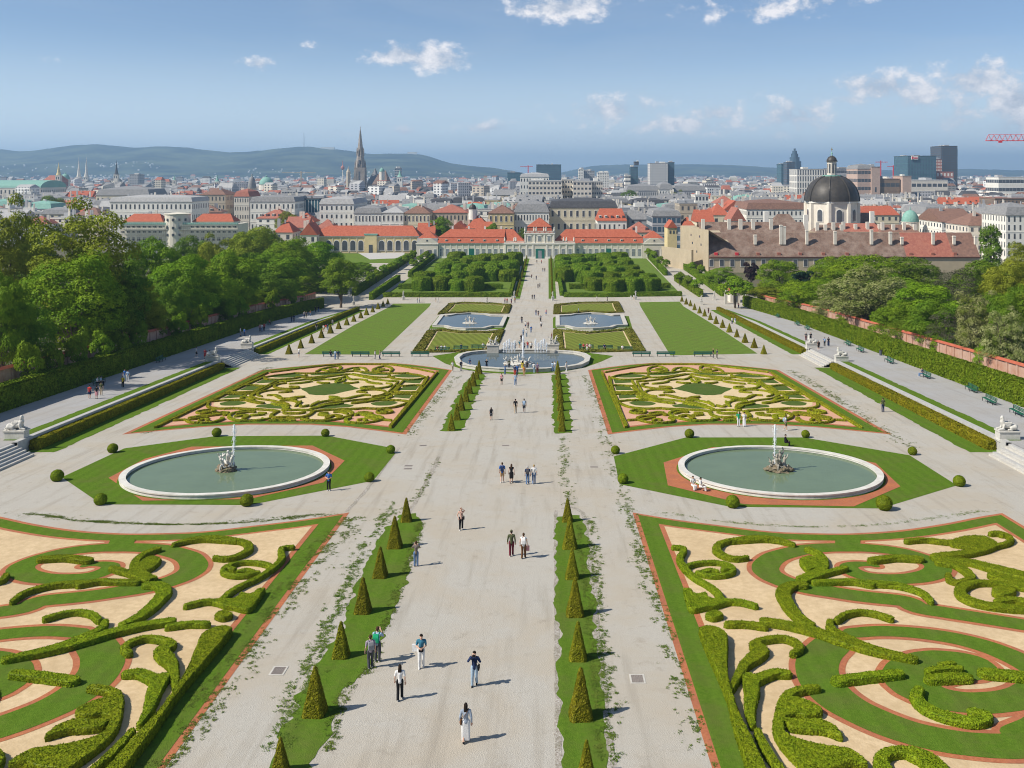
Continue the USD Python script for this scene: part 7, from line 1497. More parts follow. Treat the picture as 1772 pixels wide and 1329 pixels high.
for a, b, y in ((556, 580, 259), (706, 722, 265)): t_ = thing('hilltop_building', 'white building on the hill crest ' + ('right of the television mast' if a < 600 else 'on the right summit'), 'building'); q = hv[25, int((a + b) / 2 / 6 + 500 / 6)]; MB().box(XZ(a, q[1]), XZ(b, q[1]), q[1] - 30, q[1], q[2] - 20, q[2] + 14).build('wall', 'wall_white', t_)
usdkit.material(stage, '/World/Looks/haze', {'v': ('principled_volume', {'color': (.48, .73, 1.0), 'density': 1.15e-4, 'anisotropy': .2})}, [], volume='v.volume')
tag(MB().box(-16000, 16000, -400, 20500, -14, 402).build('haze', 'haze'), 'pale summer haze over the city', 'haze', None, 'stuff')
# ------------------------------------------------------------------ people
mat('skin', (.52, .31, .22), (.58, .36, .26), scale=8, rough=.6); mat('skin_dark', (.30, .17, .11), rough=.6)
CL = {}
COL = dict(white=(.74, .73, .71), black=(.018, .018, .02), navy=(.025, .04, .10), blue=(.05, .15, .42), lightblue=(.34, .46, .60), denim=(.13, .21, .36), paledenim=(.33, .43, .52), teal=(.05, .18, .26), grey=(.28, .28, .29), darkgrey=(.08, .08, .09), beige=(.52, .42, .30), tan=(.48, .31, .16), olive=(.09, .10, .05), maroon=(.14, .03, .04), red=(.52, .06, .05), pink=(.62, .30, .32), nude=(.60, .38, .30), yellow=(.62, .48, .06), orange=(.50, .20, .05), green=(.02, .33, .16), purple=(.22, .16, .24), brown=(.14, .07, .035), stripe=(.32, .37, .44), mauve=(.36, .30, .36), greybrown=(.20, .165, .14), hair=(.022, .016, .012), brownhair=(.07, .04, .022), blond=(.40, .28, .13), greyhair=(.42, .41, .40))
def cloth(c):
    if c not in CL:
        b = COL[c]; mat('cloth_' + c, b, tuple(x * .78 for x in b), scale=14, rough=.9, spec=.1, bump=.15, bscale=10); CL[c] = 'cloth_' + c
    return CL[c]
def sph(p, r, n): return m3.Manifold.sphere(float(r), n).translate([float(x) for x in p])
def limb(pts, rs, n):
    return [m3.Manifold.batch_hull([sph(a, ra, n), sph(b, rb, n)]) for a, b, ra, rb in zip(pts[:-1], pts[1:], rs[:-1], rs[1:])]
def fuse(parts, sm=0.0):
    m = m3.Manifold.batch_boolean(parts, m3.OpType.Add) if len(parts) > 1 else parts[0]
    if sm:
        m = m.refine_to_length(sm); q = m.to_mesh(); t = trimesh.Trimesh(np.array(q.vert_properties[:, :3]), np.array(q.tri_verts), process=False); trimesh.smoothing.filter_taubin(t, .5, .53, 8)
        return np.array(t.vertices), np.array(t.faces)
    q = m.to_mesh(); return np.array(q.vert_properties[:, :3]), np.array(q.tri_verts)
def skeleton(pose, arms, stride, sit):
    J = {}
    zh = .50 if sit else .93; lean = .06 if pose == 'lean' else 0
    J['pel'] = np.array([0, 0, zh + .02]); J['waist'] = np.array([0, .01 + lean * .3, zh + .17]); J['chest'] = np.array([0, .01 + lean, zh + .40]); J['neck'] = np.array([0, .02 + lean * 1.3, zh + .565]); J['head'] = np.array([0, .035 + lean * 1.6, zh + .70])
    for s, k in ((-1, 'l'), (1, 'r')):
        st = stride * s
        J['hip' + k] = np.array([s * .09, 0, zh])
        if sit: J['kn' + k] = np.array([s * .12, .42, .50]); J['an' + k] = np.array([s * .12, .44 + .06 * s, .09])
        else: J['kn' + k] = np.array([s * .095, max(.16 * st, .02) + .03, .50]); J['an' + k] = np.array([s * .10, .27 * st - (.05 if st < 0 else 0), .085 + (.07 * stride if st < 0 else 0)])
        J['sh' + k] = np.array([s * .185, .0 + lean, zh + .49]); a = arms
        if a == 'down': e, w = [s * .25, -.03 - .08 * st, zh + .21], [s * .26, .07 - .16 * st, zh - .03]
        elif a == 'phone': e, w = [s * .27, .16, zh + .30], [s * .07, .30, zh + .55]
        elif a == 'camera': e, w = [s * .30, .12, zh + .36], [s * .085, .20, zh + .66]
        elif a == 'front': e, w = [s * .25, .02, zh + .23], [s * .08, .24, zh + .20]
        elif a == 'lap': e, w = [s * .25, .06, zh + .22], [s * .10, .30, zh + .14]
        elif a == 'brow': e, w = ([.27 * s, .10, zh + .60], [.07 * s, .13, zh + .76]) if s < 0 else ([s * .30, -.04, zh + .22], [s * .22, .07, zh + .04])
        elif a == 'point': e, w = ([s * .36, .18, zh + .46], [s * .50, .38, zh + .50]) if s > 0 else ([s * .25, -.03, zh + .21], [s * .26, .05, zh - .03])
        J['el' + k], J['wr' + k] = np.array(e), np.array(w)
    return J
PEOPLE = 0
def person(x, y, label, top='white', legs='denim', H=1.70, face=0, kind='trousers', sleeve='short', hair='hair', long=False, arms='down', stride=.0, sit=False, bag=None, bagpos='back', hat=None, f=P, near=False, pose='', skin='skin', zoff=0.0, group=None, fem=False):
    """face: degrees clockwise from walking away from the camera; 180 looks at the camera."""
    global PEOPLE; PEOPLE += 1
    n = 12 if near else 6; sm = .03 if near else 0
    p = f(x, y); sc = H / 1.75
    t = thing('person', label, 'person', (p[0], p[1], p[2] + zoff), -math.radians(face), group, sc)
    J = skeleton(pose, arms, stride, sit); g_ = lambda *k: [J[q] for q in k]
    sw = .92 if fem else 1.0
    body = limb(g_('pel', 'waist', 'chest'), [.125, .105 * sw, .125], n) + limb(g_('chest', 'neck', 'head'), [.10, .055, .062], n)
    hd = J['head']
    head = m3.Manifold.batch_hull([sph(hd + [0, -.012, .03], .088, n), sph(hd + [0, .028, -.03], .066, n), sph(hd + [0, .045, -.075], .038, n)])
    body += [head, m3.Manifold.batch_hull([sph(hd + [0, .088, .008], .012, 6), sph(hd + [0, .102, -.022], .015, 6)])]
    for k, s in (('l', -1), ('r', 1)):
        body.append(sph(hd + [s * .088, -.005, -.01], .02, 6))
        body += limb(g_('sh' + k, 'el' + k, 'wr' + k), [.052 * sw, .040 * sw, .027], n) + limb(g_('hip' + k, 'kn' + k, 'an' + k), [.085, .058, .040], n)
        w = J['wr' + k]; d = w - J['el' + k]; d /= np.linalg.norm(d); side = np.cross(d, [0, 1, 0] if abs(d[1]) < .8 else [0, 0, 1]); side /= np.linalg.norm(side); pal = w + d * .05
        body.append(m3.Manifold.batch_hull([sph(w, .024, 6), sph(w + d * .085 + side * .026, .016, 6), sph(w + d * .085 - side * .026, .016, 6)]))
        if near:
            nn = np.cross(d, side)
            for q, ln in zip((-.027, -.009, .009, .027), (.062, .075, .078, .06)):
                b0 = w + d * .09 + side * q; b1 = b0 + d * ln * .55 + nn * .012; b2 = b1 + d * ln * .4 + nn * .022; body += limb([b0, b1, b2], [.0095, .009, .0078], 6)
            body += limb([w + d * .03 + side * .028, w + d * .06 + side * .052 + nn * .02, w + d * .09 + side * .055 + nn * .035], [.012, .010, .009], 6)
    obj('body', fuse(body, .022 if near else 0), skin, t, True)
    # clothes
    e = .016; sh = limb(g_('pel', 'waist', 'chest'), [.140 if kind != 'trousers' else .136, .122 * sw, .142], n) + [m3.Manifold.batch_hull([sph(J['shl'] * [.9, 1, 1], .070, n), sph(J['shr'] * [.9, 1, 1], .070, n), sph(J['chest'], .135, n), sph(J['neck'] - [0, 0, .04], .062, n)])]
    for k in 'lr':
        if sleeve == 'long': sh += limb([J['sh' + k], J['el' + k], J['wr' + k] * .93 + J['el' + k] * .07], [.068, .056, .042], n)
        elif sleeve == 'short': sh += limb([J['sh' + k], J['sh' + k] * .35 + J['el' + k] * .65], [.068, .060], n)
    if kind in ('dress',): pass
    obj('shirt' if kind != 'dress' else 'dress_top', fuse(sh, sm), cloth(top), t, True)
    lg = [m3.Manifold.batch_hull([sph(J['hipl'] + [.02, 0, .03], .110, n), sph(J['hipr'] + [-.02, 0, .03], .110, n), sph(J['waist'] - [0, 0, .05], .115 * sw, n)])]
    if kind == 'trousers':
        for k in 'lr': lg += limb([J['hip' + k], J['kn' + k], J['an' + k] + [0, 0, -.01]], [.102, .076, .066], n)
        obj('trousers', fuse(lg, sm), cloth(legs), t, True)
    elif kind == 'shorts':
        for k in 'lr': lg += limb([J['hip' + k], J['kn' + k] + [0, 0, .08]], [.104, .088], n)
        obj('shorts', fuse(lg, sm), cloth(legs), t, True)
    else:
        lo = .16 if kind == 'longskirt' else .50
        if sit: lg.append(m3.Manifold.batch_hull([sph(J['hipl'], .11, n), sph(J['hipr'], .11, n), sph(J['knl'], .09, n), sph(J['knr'], .09, n)])); lg.append(m3.Manifold.batch_hull([sph(J['knl'], .09, n), sph(J['knr'], .09, n), sph(J['anl'] + [0, 0, .12], .09, n), sph(J['anr'] + [0, 0, .12], .09, n)]))
        else:
            c = [sph(J['hipl'], .115, n), sph(J['hipr'], .115, n)]
            for s in (-1, 1):
                for yy in (-.10, .14): c.append(sph([s * (.14 if kind == 'longskirt' else .13), yy + .02, lo], .05, n))
            lg.append(m3.Manifold.batch_hull(c))
        obj('skirt', fuse(lg, sm), cloth(legs), t, True)
    for k in 'lr': a = J['an' + k]; obj('shoe', fuse([m3.Manifold.batch_hull([sph(a + [0, -.03, -.035], .045, 6), sph(a + [0, .13, -.05], .034, 6), sph(a + [0, .0, .0], .042, 6)])]), cloth('white' if (PEOPLE % 3 != 1) else 'black'), t, True)
    hr = [m3.Manifold.batch_hull([sph(hd + [0, -.025, .045], .090, n), sph(hd + [0, .02, .070], .068, n), sph(hd + [0, -.05, -.02], .062, n)])]
    if long: hr.append(m3.Manifold.batch_hull([sph(hd + [0, -.05, .02], .085, n), sph(hd + [.05, -.085, -.22], .048, n), sph(hd + [-.05, -.085, -.22], .048, n), sph(hd + [0, -.10, -.33], .035, n)]))
    obj('hair', fuse(hr, .025 if near else 0), cloth(hair), t, True)
    if hat: obj('hat', fuse([m3.Manifold.batch_hull([sph(hd + [0, -.01, .085], .088, n), sph(hd + [0, -.01, .05], .098, n)]), m3.Manifold.batch_hull([sph(hd + [-.05, .10, .055], .012, 6), sph(hd + [.05, .10, .055], .012, 6), sph(hd + [.04, .16, .04], .010, 6), sph(hd + [-.04, .16, .04], .010, 6)])]), cloth(hat), t, True)
    if bag:
        c = J['chest']
        if bagpos == 'back':
            q = m3.Manifold.batch_hull([sph(c + [sx * .11, -.19 - dy, dz], .05, n) for sx in (-1, 1) for dy, dz in ((0, .10), (.05, -.02), (.05, -.22), (0, -.26))]); ob = obj('backpack', fuse([q], 0), cloth(bag), t, True)
            obj('strap', fuse(limb([c + [.11, -.17, .12], c + [.12, -.02, .185], c + [.11, .145, .06], c + [.12, .10, -.12]], [.02] * 4, 6) + limb([c + [-.11, -.17, .12], c + [-.12, -.02, .185], c + [-.11, .145, .06], c + [-.12, .10, -.12]], [.02] * 4, 6)), cloth(bag), ob, True)
        elif bagpos == 'hip':
            q = m3.Manifold.batch_hull([sph(J['pel'] + [-.22, .02 + a, .08 + b], .045, n) for a in (-.10, .10) for b in (0, -.16)]); ob = obj('shoulder_bag', fuse([q]), cloth(bag), t, True)
            obj('strap', fuse(limb([J['pel'] + [-.20, -.08, .1], c + [.02, -.155, .06], c + [.14, -.02, .21], c + [.02, .155, .02], J['pel'] + [-.2, .10, .1]], [.013] * 5, 6)), cloth(bag), ob, True)
        elif bagpos == 'front':
            q = m3.Manifold.batch_hull([sph(J['waist'] + [a, .16, b], .05, n) for a in (-.08, .08) for b in (.0, -.14)]); ob = obj('waist_bag', fuse([q]), cloth(bag), t, True)
        elif bagpos == 'hand':
            w = J['wrr']; q = m3.Manifold.batch_hull([sph(w + [.02, a, b], .035, n) for a in (-.12, .12) for b in (-.16, -.36)]); ob = obj('carrier_bag', fuse([q]), cloth(bag), t, True)
    if arms in ('phone', 'camera'):
        c = (J['wrl'] + J['wrr']) / 2 + [0, .06, .03]; MB().box(c[0] - .07, c[0] + .07, c[1] - .03, c[1] + .03, c[2] - .04, c[2] + .05).build('camera', cloth('black'), t)
    return t
pn = person
# near the camera
pn(806, 1284, 'woman in a striped blue shirt and long white skirt walking away with brown bag', 'stripe', 'white', 1.68, -4, 'longskirt', 'long', long=True, stride=.5, bag='brown', bagpos='hip', near=True, fem=True)
pn(692, 1211, 'woman with long black hair in a white blouse and black trousers, seen from behind', 'white', 'black', 1.66, -6, 'trousers', 'short', long=True, stride=.45, near=True, fem=True)
pn(729, 1156, 'man in a teal patterned shirt and white trousers looking down at his hands', 'teal', 'white', 1.74, 176, 'trousers', 'short', arms='front', stride=.25, bag='black', bagpos='front', near=True)
tb = thing('paper_bag', 'white paper bag hanging beside the man in the teal shirt', 'bag', P(719, 1154) + [0, 0, .82]); MB().prism([(-.17, -.07), (.17, -.07), (.17, .07), (-.17, .07)], 0, .34, [(-.18, -.05), (.18, -.05), (.18, .05), (-.18, .05)]).build('bag_body', cloth('white'), tb); MB().tube([(-.1, 0, .33), (-.07, 0, .47), (.07, 0, .47), (.1, 0, .33)], .008, 4).build('handle', cloth('white'), tb)
pn(821, 1187, 'person in dark jacket and pale jeans holding a camera up to the face', 'navy', 'paledenim', 1.72, 184, 'trousers', 'long', arms='camera', stride=.35, bag='black', bagpos='hip', near=True)
pn(641, 1156, 'person in a mauve shirt with grey backpack by the edge of the grass strip', 'mauve', 'darkgrey', 1.68, -20, 'trousers', 'short', 'brownhair', stride=.2, bag='grey', near=True)
pn(653, 1145, 'taller person in a light blue shirt with a green backpack, taking a photo', 'lightblue', 'darkgrey', 1.80, 10, 'trousers', 'short', 'brownhair', arms='phone', bag='green', near=True)
pn(720, 980, 'woman in a grey-brown top and blue jeans raising a phone beside the grass strip', 'greybrown', 'denim', 1.68, -8, 'trousers', 'short', 'brownhair', arms='phone', near=True, fem=True)
pn(798, 917, 'woman in a nude top and black trousers shading her eyes, facing the camera', 'nude', 'black', 1.68, 172, 'trousers', 'none', arms='brow', stride=.3, bag='black', bagpos='hip', near=True, fem=True)
pn(885, 962, 'man in an olive jacket, cap and dark red trousers walking away', 'olive', 'maroon', 1.76, -3, 'trousers', 'long', stride=.3, hat='olive', near=True)
pn(906, 966, 'woman with a white backpack carrying a pink bag, walking away', 'white', 'brown', 1.72, 4, 'trousers', 'none', 'brownhair', stride=.4, bag='white', near=True, fem=True)
tb = thing('carrier_bag', 'pink carrier bag held by the woman with the white backpack', 'bag', P(913, 964) + [0, 0, .45]); MB().prism([(-.13, -.06), (.13, -.06), (.13, .06), (-.13, .06)], 0, .33).build('bag_body', cloth('pink'), tb); MB().tube([(-.07, 0, .32), (-.05, 0, .45), (.05, 0, .45), (.07, 0, .32)], .008, 4).build('handle', cloth('pink'), tb)
pn(569, 849, 'man in a bright blue shirt and black trousers standing by the left basin', 'blue', 'black', 1.74, 178, arms='front', near=True)
pn(869, 835, 'man in a blue tee and tan shorts with a dark backpack, walking away', 'blue', 'tan', 1.80, 0, 'shorts', hair='brownhair', stride=.4, bag='navy', near=True)
pn(885, 836, 'woman in a black dress with long brown hair, walking away', 'black', 'black', 1.70, 3, 'dress', 'none', 'brownhair', True, stride=.35, near=True, fem=True)
pn(913, 838, 'woman in a dark top and cropped jeans, left one of a pair', 'navy', 'denim', 1.62, 2, 'trousers', 'short', 'greyhair', stride=.3, bag='darkgrey', near=True, fem=True)
pn(924, 837, 'woman in a white shirt and light jeans, right one of a pair', 'white', 'denim', 1.70, -4, 'trousers', 'short', 'blond', stride=.35, near=True, fem=True)
pn(850, 727, 'girl with a small dark backpack alone on the gravel', 'grey', 'darkgrey', 1.55, 0, 'shorts', 'short', 'brownhair', True, stride=.3, bag='black', fem=True)
pn(892, 715, 'man in a black shirt and beige trousers, left of two friends', 'black', 'beige', 1.78, 0, 'trousers', stride=.35); pn(907, 714, 'man in a grey shirt and dark shorts with pale backpack, right of two friends', 'grey', 'darkgrey', 1.76, 0, 'shorts', stride=.35, bag='lightblue')
pn(868, 665, 'woman in a pink shirt with dark hair before the cascade basin', 'pink', 'black', 1.62, 170, 'shorts', long=True, fem=True); pn(892, 667, 'man in a blue shirt and jeans with one foot forward before the cascade basin', 'lightblue', 'denim', 1.76, 180, stride=.4)
def crowd(where, rows, f=P):
    for r in rows:
        x, y, top, legs, kind, face = r[:6]; kw = r[6] if len(r) > 6 else {}
        nm = dict(trousers='trousers', shorts='shorts', skirt='skirt', dress='dress', longskirt='long skirt')[kind]
        a = {'down': '', 'phone': ' taking a photo', 'point': ' pointing', 'lap': ''}.get(kw.get('arms', 'down'), '')
        c = lambda q: dict(lightblue='light blue', paledenim='pale denim', darkgrey='dark grey', greybrown='grey-brown').get(q, q)
        pn(x, y, f'person in {c(top)} and {c(legs)} {nm}{" sitting" if kw.get("sit") else a}, {where}' + (', ' + kw.pop('tell') if 'tell' in kw else ''), top, legs, kw.pop('H', 1.62 + (int(x * 7 + y * 3) % 20) / 100), face, kind, kw.pop('sleeve', 'short'), kw.pop('hair', ['hair', 'brownhair', 'blond', 'hair'][int(x) % 4]), f=f, **kw)
crowd('near rim of the cascade basin', [(783, 643, 'white', 'beige', 'trousers', 160, dict(stride=.5, long=True)), (798, 642, 'navy', 'grey', 'trousers', 20, dict(bag='black')), (813, 637, 'navy', 'denim', 'trousers', 30), (842, 640, 'black', 'navy', 'trousers', 0, dict(arms='phone')), (874, 648, 'denim', 'denim', 'trousers', -20, dict(arms='phone')), (881, 639, 'olive', 'darkgrey', 'trousers', 0),
       (891, 651, 'navy', 'red', 'trousers', 180, dict(stride=.3)), (895, 650, 'blue', 'navy', 'trousers', 170, dict(stride=.3)), (904, 643, 'yellow', 'yellow', 'longskirt', 0, dict(long=True)), (907, 651, 'orange', 'tan', 'trousers', 180), (912, 643, 'black', 'darkgrey', 'trousers', 10), (924, 645, 'white', 'lightblue', 'trousers', 0), (930, 646, 'purple', 'maroon', 'trousers', 10), (956, 643, 'lightblue', 'denim', 'trousers', 40), (960, 643, 'white', 'paledenim', 'trousers', 200, dict(long=True)), (980, 644, 'white', 'white', 'trousers', 120, dict(stride=.5))])
crowd('path behind the fountain jets', [(881, 605, 'grey', 'navy', 'trousers', 180), (891, 607, 'black', 'darkgrey', 'trousers', 180), (899, 603, 'teal', 'beige', 'shorts', 180), (907, 607, 'darkgrey', 'black', 'trousers', 170), (913, 605, 'red', 'denim', 'trousers', 180), (919, 607, 'white', 'black', 'trousers', 180, dict(stride=.4)), (954.6, 590, 'maroon', 'navy', 'trousers', 90)])
crowd('path between the lower pools', [(902, 592.5, 'black', 'darkgrey', 'trousers', 180), (905.5, 581, 'lightblue', 'denim', 'trousers', 0, dict(stride=.3)), (911, 583, 'white', 'paledenim', 'trousers', 0, dict(stride=.3)), (919, 576, 'blue', 'denim', 'trousers', 180, dict(stride=.4)), (909.5, 568, 'white', 'navy', 'shorts', 180), (914, 568, 'maroon', 'black', 'trousers', 180), (936.5, 568, 'white', 'darkgrey', 'skirt', 0), (935.4, 557, 'grey', 'black', 'trousers', 180), (903, 559, 'black', 'navy', 'trousers', 0), (927.5, 546, 'navy', 'denim', 'trousers', 180), (931.5, 546.5, 'darkgrey', 'maroon', 'trousers', 180), (945, 546, 'pink', 'denim', 'skirt', 180)])
crowd('far cross path before the bosquets', [(758, 523, 'white', 'white', 'trousers', 90, dict(stride=.4)), (754, 523, 'grey', 'beige', 'shorts', 90, dict(stride=.4)), (722, 524, 'black', 'denim', 'trousers', 90), (726, 524, 'lightblue', 'navy', 'trousers', 90), (843, 523, 'black', 'darkgrey', 'trousers', -90, dict(stride=.4)), (873.6, 524, 'pink', 'navy', 'trousers', 180), (877.5, 525, 'red', 'black', 'trousers', 180), (885, 525.5, 'navy', 'maroon', 'trousers', 180), (891, 524, 'orange', 'darkgrey', 'trousers', 180), (1032.7, 521, 'white', 'grey', 'shorts', 90, dict(stride=.4)), (1051, 521, 'darkgrey', 'black', 'trousers', 90, dict(stride=.4)), (1001, 543, 'lightblue', 'black', 'trousers', 90, dict(stride=.3)), (1092, 519, 'white', 'white', 'trousers', 180), (1097, 519, 'white', 'beige', 'trousers', 180)])
crowd('lower central walk towards the palace', [(921, 517.7, 'black', 'black', 'trousers', 0), (924.6, 517.7, 'navy', 'darkgrey', 'trousers', 0), (931, 499, 'black', 'navy', 'trousers', 0), (934, 497, 'grey', 'black', 'trousers', 0), (920, 481.4, 'maroon', 'black', 'trousers', 180), (928, 484, 'navy', 'navy', 'trousers', 0), (939.4, 470, 'black', 'denim', 'trousers', 0), (942.6, 470, 'darkgrey', 'darkgrey', 'trousers', 0), (929, 456, 'black', 'grey', 'trousers', 0), (937, 456, 'red', 'black', 'trousers', 0), (901, 458, 'grey', 'grey', 'trousers', 180)])
crowd('bench row before the left lower lawn', [(517, 618, 'white', 'navy', 'shorts', 60, dict(arms='point')), (580, 622, 'lightblue', 'denim', 'trousers', 20), (585, 622, 'navy', 'grey', 'trousers', -20), (649, 622, 'white', 'grey', 'trousers', 100, dict(stride=.4)), (657.5, 622, 'greybrown', 'navy', 'trousers', 260, dict(stride=.4))])
crowd('bench row before the right lower lawn', [(1234, 620, 'black', 'darkgrey', 'trousers', 100), (1241, 620.5, 'navy', 'black', 'trousers', 260)])
crowd('gravel before the right embroidery bed', [(1278, 738, 'green', 'white', 'trousers', 180, dict(H=1.74, hair='greyhair')), (1288, 738, 'white', 'white', 'longskirt', 180, dict(H=1.66, long=True)), (1359, 745, 'white', 'olive', 'shorts', 100, dict(H=1.72, stride=.6, bag='lightblue'))])
crowd('outer right gravel walk', [(1528, 713, 'olive', 'navy', 'trousers', 0, dict(H=1.78)), (1267, 561, 'white', 'navy', 'trousers', 180), (1272, 561, 'lightblue', 'white', 'skirt', 180), (1226, 542, 'black', 'maroon', 'trousers', 0)])
crowd('right promenade', [(1394.7, 590, 'darkgrey', 'maroon', 'trousers', 180), (1403, 590, 'black', 'black', 'trousers', 180), (1427, 599, 'blue', 'black', 'trousers', 0, dict(bag='lightblue')), (1433.7, 599, 'black', 'navy', 'longskirt', 0), (1416.6, 606, 'brown', 'black', 'shorts', 0, dict(bag='black')), (1271, 532, 'navy', 'grey', 'trousers', 180), (1278, 533, 'red', 'navy', 'trousers', 0)], PT)
crowd('left promenade', [(155, 690, 'red', 'navy', 'shorts', 0, dict(H=1.78)), (167, 690, 'black', 'pink', 'skirt', 0, dict(H=1.7)), (175, 684, 'olive', 'beige', 'trousers', 0, dict(H=1.8)), (212.6, 671, 'yellow', 'black', 'trousers', 180, dict(bag='black')), (221, 661, 'lightblue', 'white', 'trousers', 0), (216, 659, 'blue', 'paledenim', 'trousers', 180), (339.6, 618, 'white', 'black', 'shorts', 40, dict(stride=.5)), (355, 621, 'red', 'red', 'skirt', 180), (363, 624, 'white', 'darkgrey', 'trousers', 0, dict(H=1.8)), (423, 582, 'blue', 'navy', 'trousers', 0), (416, 581, 'white', 'grey', 'skirt', 90), (450, 574, 'pink', 'darkgrey', 'trousers', 180), (457, 573, 'red', 'black', 'trousers', 180), (453, 574, 'white', 'denim', 'trousers', 180), (504.6, 557, 'black', 'navy', 'trousers', 0), (508.6, 557, 'navy', 'darkgrey', 'trousers', 0), (526.6, 550, 'grey', 'navy', 'trousers', 180), (530, 550, 'darkgrey', 'olive', 'trousers', 180), (537, 547, 'orange', 'denim', 'trousers', 90), (546, 540, 'black', 'darkgrey', 'trousers', 0), (551, 540, 'black', 'denim', 'trousers', 0)], PT)
crowd('walk between the left verge and the yew pyramids', [(547.6, 571, 'black', 'grey', 'trousers', 180), (563.8, 573, 'red', 'white', 'trousers', 0), (567, 572, 'navy', 'denim', 'trousers', 0), (575.7, 564, 'grey', 'darkgrey', 'trousers', 180), (560, 574, 'white', 'tan', 'shorts', 180)])
# sitting on rims and benches
pn(1199, 847, 'woman in white sitting on the near left rim of the right basin, left one', 'white', 'white', 1.66, 160, 'skirt', 'short', 'brownhair', True, arms='lap', sit=True, near=True, fem=True, zoff=-.06); pn(1212, 850, 'woman in white sitting on the near left rim of the right basin, turned right one', 'white', 'white', 1.68, 100, 'skirt', 'short', 'hair', arms='lap', sit=True, near=True, fem=True, zoff=-.06)
pn(1359, 772, 'person in black sitting on the far rim of the right basin', 'black', 'black', 1.72, 110, arms='lap', sit=True, sleeve='long', zoff=-.04)
for x, y, a, b_, k, w in ((757, 609, 'brown', 'black', 180, 'left end, bench by the near left striped lawn'), (764, 608, 'white', 'denim', 180, 'bench by the near left striped lawn, second'), (770, 608, 'white', 'grey', 180, 'bench by the near left striped lawn, third'), (798, 606, 'navy', 'navy', 180, 'middle bench by the near left striped lawn'), (836, 604, 'white', 'beige', 180, 'rightmost bench by the near left striped lawn'),
                          (1004, 604, 'green', 'navy', 180, 'left end, bench by the near right striped lawn'), (1010, 605, 'red', 'black', 180, 'bench by the near right striped lawn, second'), (1016, 605, 'pink', 'white', 180, 'bench by the near right striped lawn, third'), (1021, 605.5, 'white', 'brown', 180, 'bench by the near right striped lawn, right end'), (1046, 606, 'navy', 'black', 180, 'middle bench by the near right striped lawn'), (1077, 608, 'white', 'navy', 180, 'rightmost bench by the near right striped lawn'), (572, 618, 'black', 'denim', 0, 'leftmost bench before the left lower lawn')):
    pn(x, y, f'person in {a} and {b_} sitting on the {w}' if 'bench' in w and not w.startswith(('bench', 'left end,')) else f'person in {a} and {b_} sitting, {w}', a, b_, 1.7, k, arms='lap', sit=True, zoff=.02)
pn(1596, 652, 'person in blue jeans lounging on a bench against the right tall hedge', 'navy', 'denim', 1.75, -80, arms='lap', sit=True, f=PT, zoff=.02)
for x, y, a, w in ((168, 668, 'white', 'left one on the shaded bench behind the walkers in red'), (174, 667, 'lightblue', 'right one on the shaded bench behind the walkers in red'), (466, 562, 'red', 'on the distant left bench')): pn(x, y, f'person in {a} top sitting, {w}', a, 'black', 1.7, 90, arms='lap', sit=True, f=PT, zoff=.02)

# ------------------------------------------------------------------ statues and fountains
mat('marble', (.50, .48, .43), (.60, .58, .53), scale=3, rough=.7, c3=(.40, .38, .33), scale3=2.5, fac3=.5); mat('rock', (.16, .12, .08), (.27, .21, .15), scale=5, rough=.9, bump=.6, bscale=9, c3=(.10, .11, .05), scale3=1.5)
mat('old_bronze', (.30, .275, .225), (.42, .39, .33), scale=4, rough=.75, c3=(.17, .14, .10), scale3=2.0)
usdkit.material(stage, '/World/Looks/spray', {'geo': ('geometry', {}), 'd': ('principled_bsdf', {'base_color': (.92, .94, .96), 'roughness': .2, 'ior': 1.33}), 't': ('transparent_bsdf', {}), 'm': ('mix_closure', {'fac': .72})}, [('t.BSDF', 'm.closure1'), ('d.BSDF', 'm.closure2')], surface='m.closure')
def sm_mesh(parts, ln=.06, it=10): return fuse(parts, ln)
sph_k = klass('sphinx')
MB().box(-.62, .62, -1.15, 1.15, 0, .18).build('plinth', 'marble', sph_k); MB().box(-.52, .52, -1.05, 1.05, .18, .95).build('pedestal', 'marble', sph_k); MB().box(-.60, .60, -1.12, 1.12, .95, 1.08).build('cornice', 'marble', sph_k)
z0 = 1.08
bd = limb([(0, -.75, z0 + .34), (0, -.2, z0 + .40), (0, .35, z0 + .55), (0, .55, z0 + .85), (0, .58, z0 + 1.1)], [.30, .29, .32, .24, .12], 14) + [m3.Manifold.batch_hull([sph((0, .60, z0 + 1.27), .14, 14), sph((0, .66, z0 + 1.18), .10, 14)]), m3.Manifold.batch_hull([sph((0, .54, z0 + 1.33), .17, 12), sph((.13, .50, z0 + 1.05), .08, 10), sph((-.13, .50, z0 + 1.05), .08, 10)])]
for s in (-1, 1):
    bd += limb([(s * .24, .45, z0 + .55), (s * .26, .55, z0 + .18), (s * .24, .98, z0 + .10)], [.14, .12, .10], 10) + limb([(s * .28, -.65, z0 + .35), (s * .34, -.25, z0 + .30), (s * .36, -.30, z0 + .10), (s * .34, .05, z0 + .09)], [.26, .18, .11, .09], 10)
    bd += [m3.Manifold.batch_hull([sph((s * .20, .25, z0 + .78), .10, 8), sph((s * .26, -.35, z0 + .80), .07, 8), sph((s * .28, -.10, z0 + .48), .06, 8)])]
bd += limb([(0, -1.0, z0 + .25), (.25, -1.08, z0 + .12), (.40, -.85, z0 + .08)], [.07, .06, .07], 8)
obj('statue', sm_mesh(bd, .07), 'marble', sph_k, True)
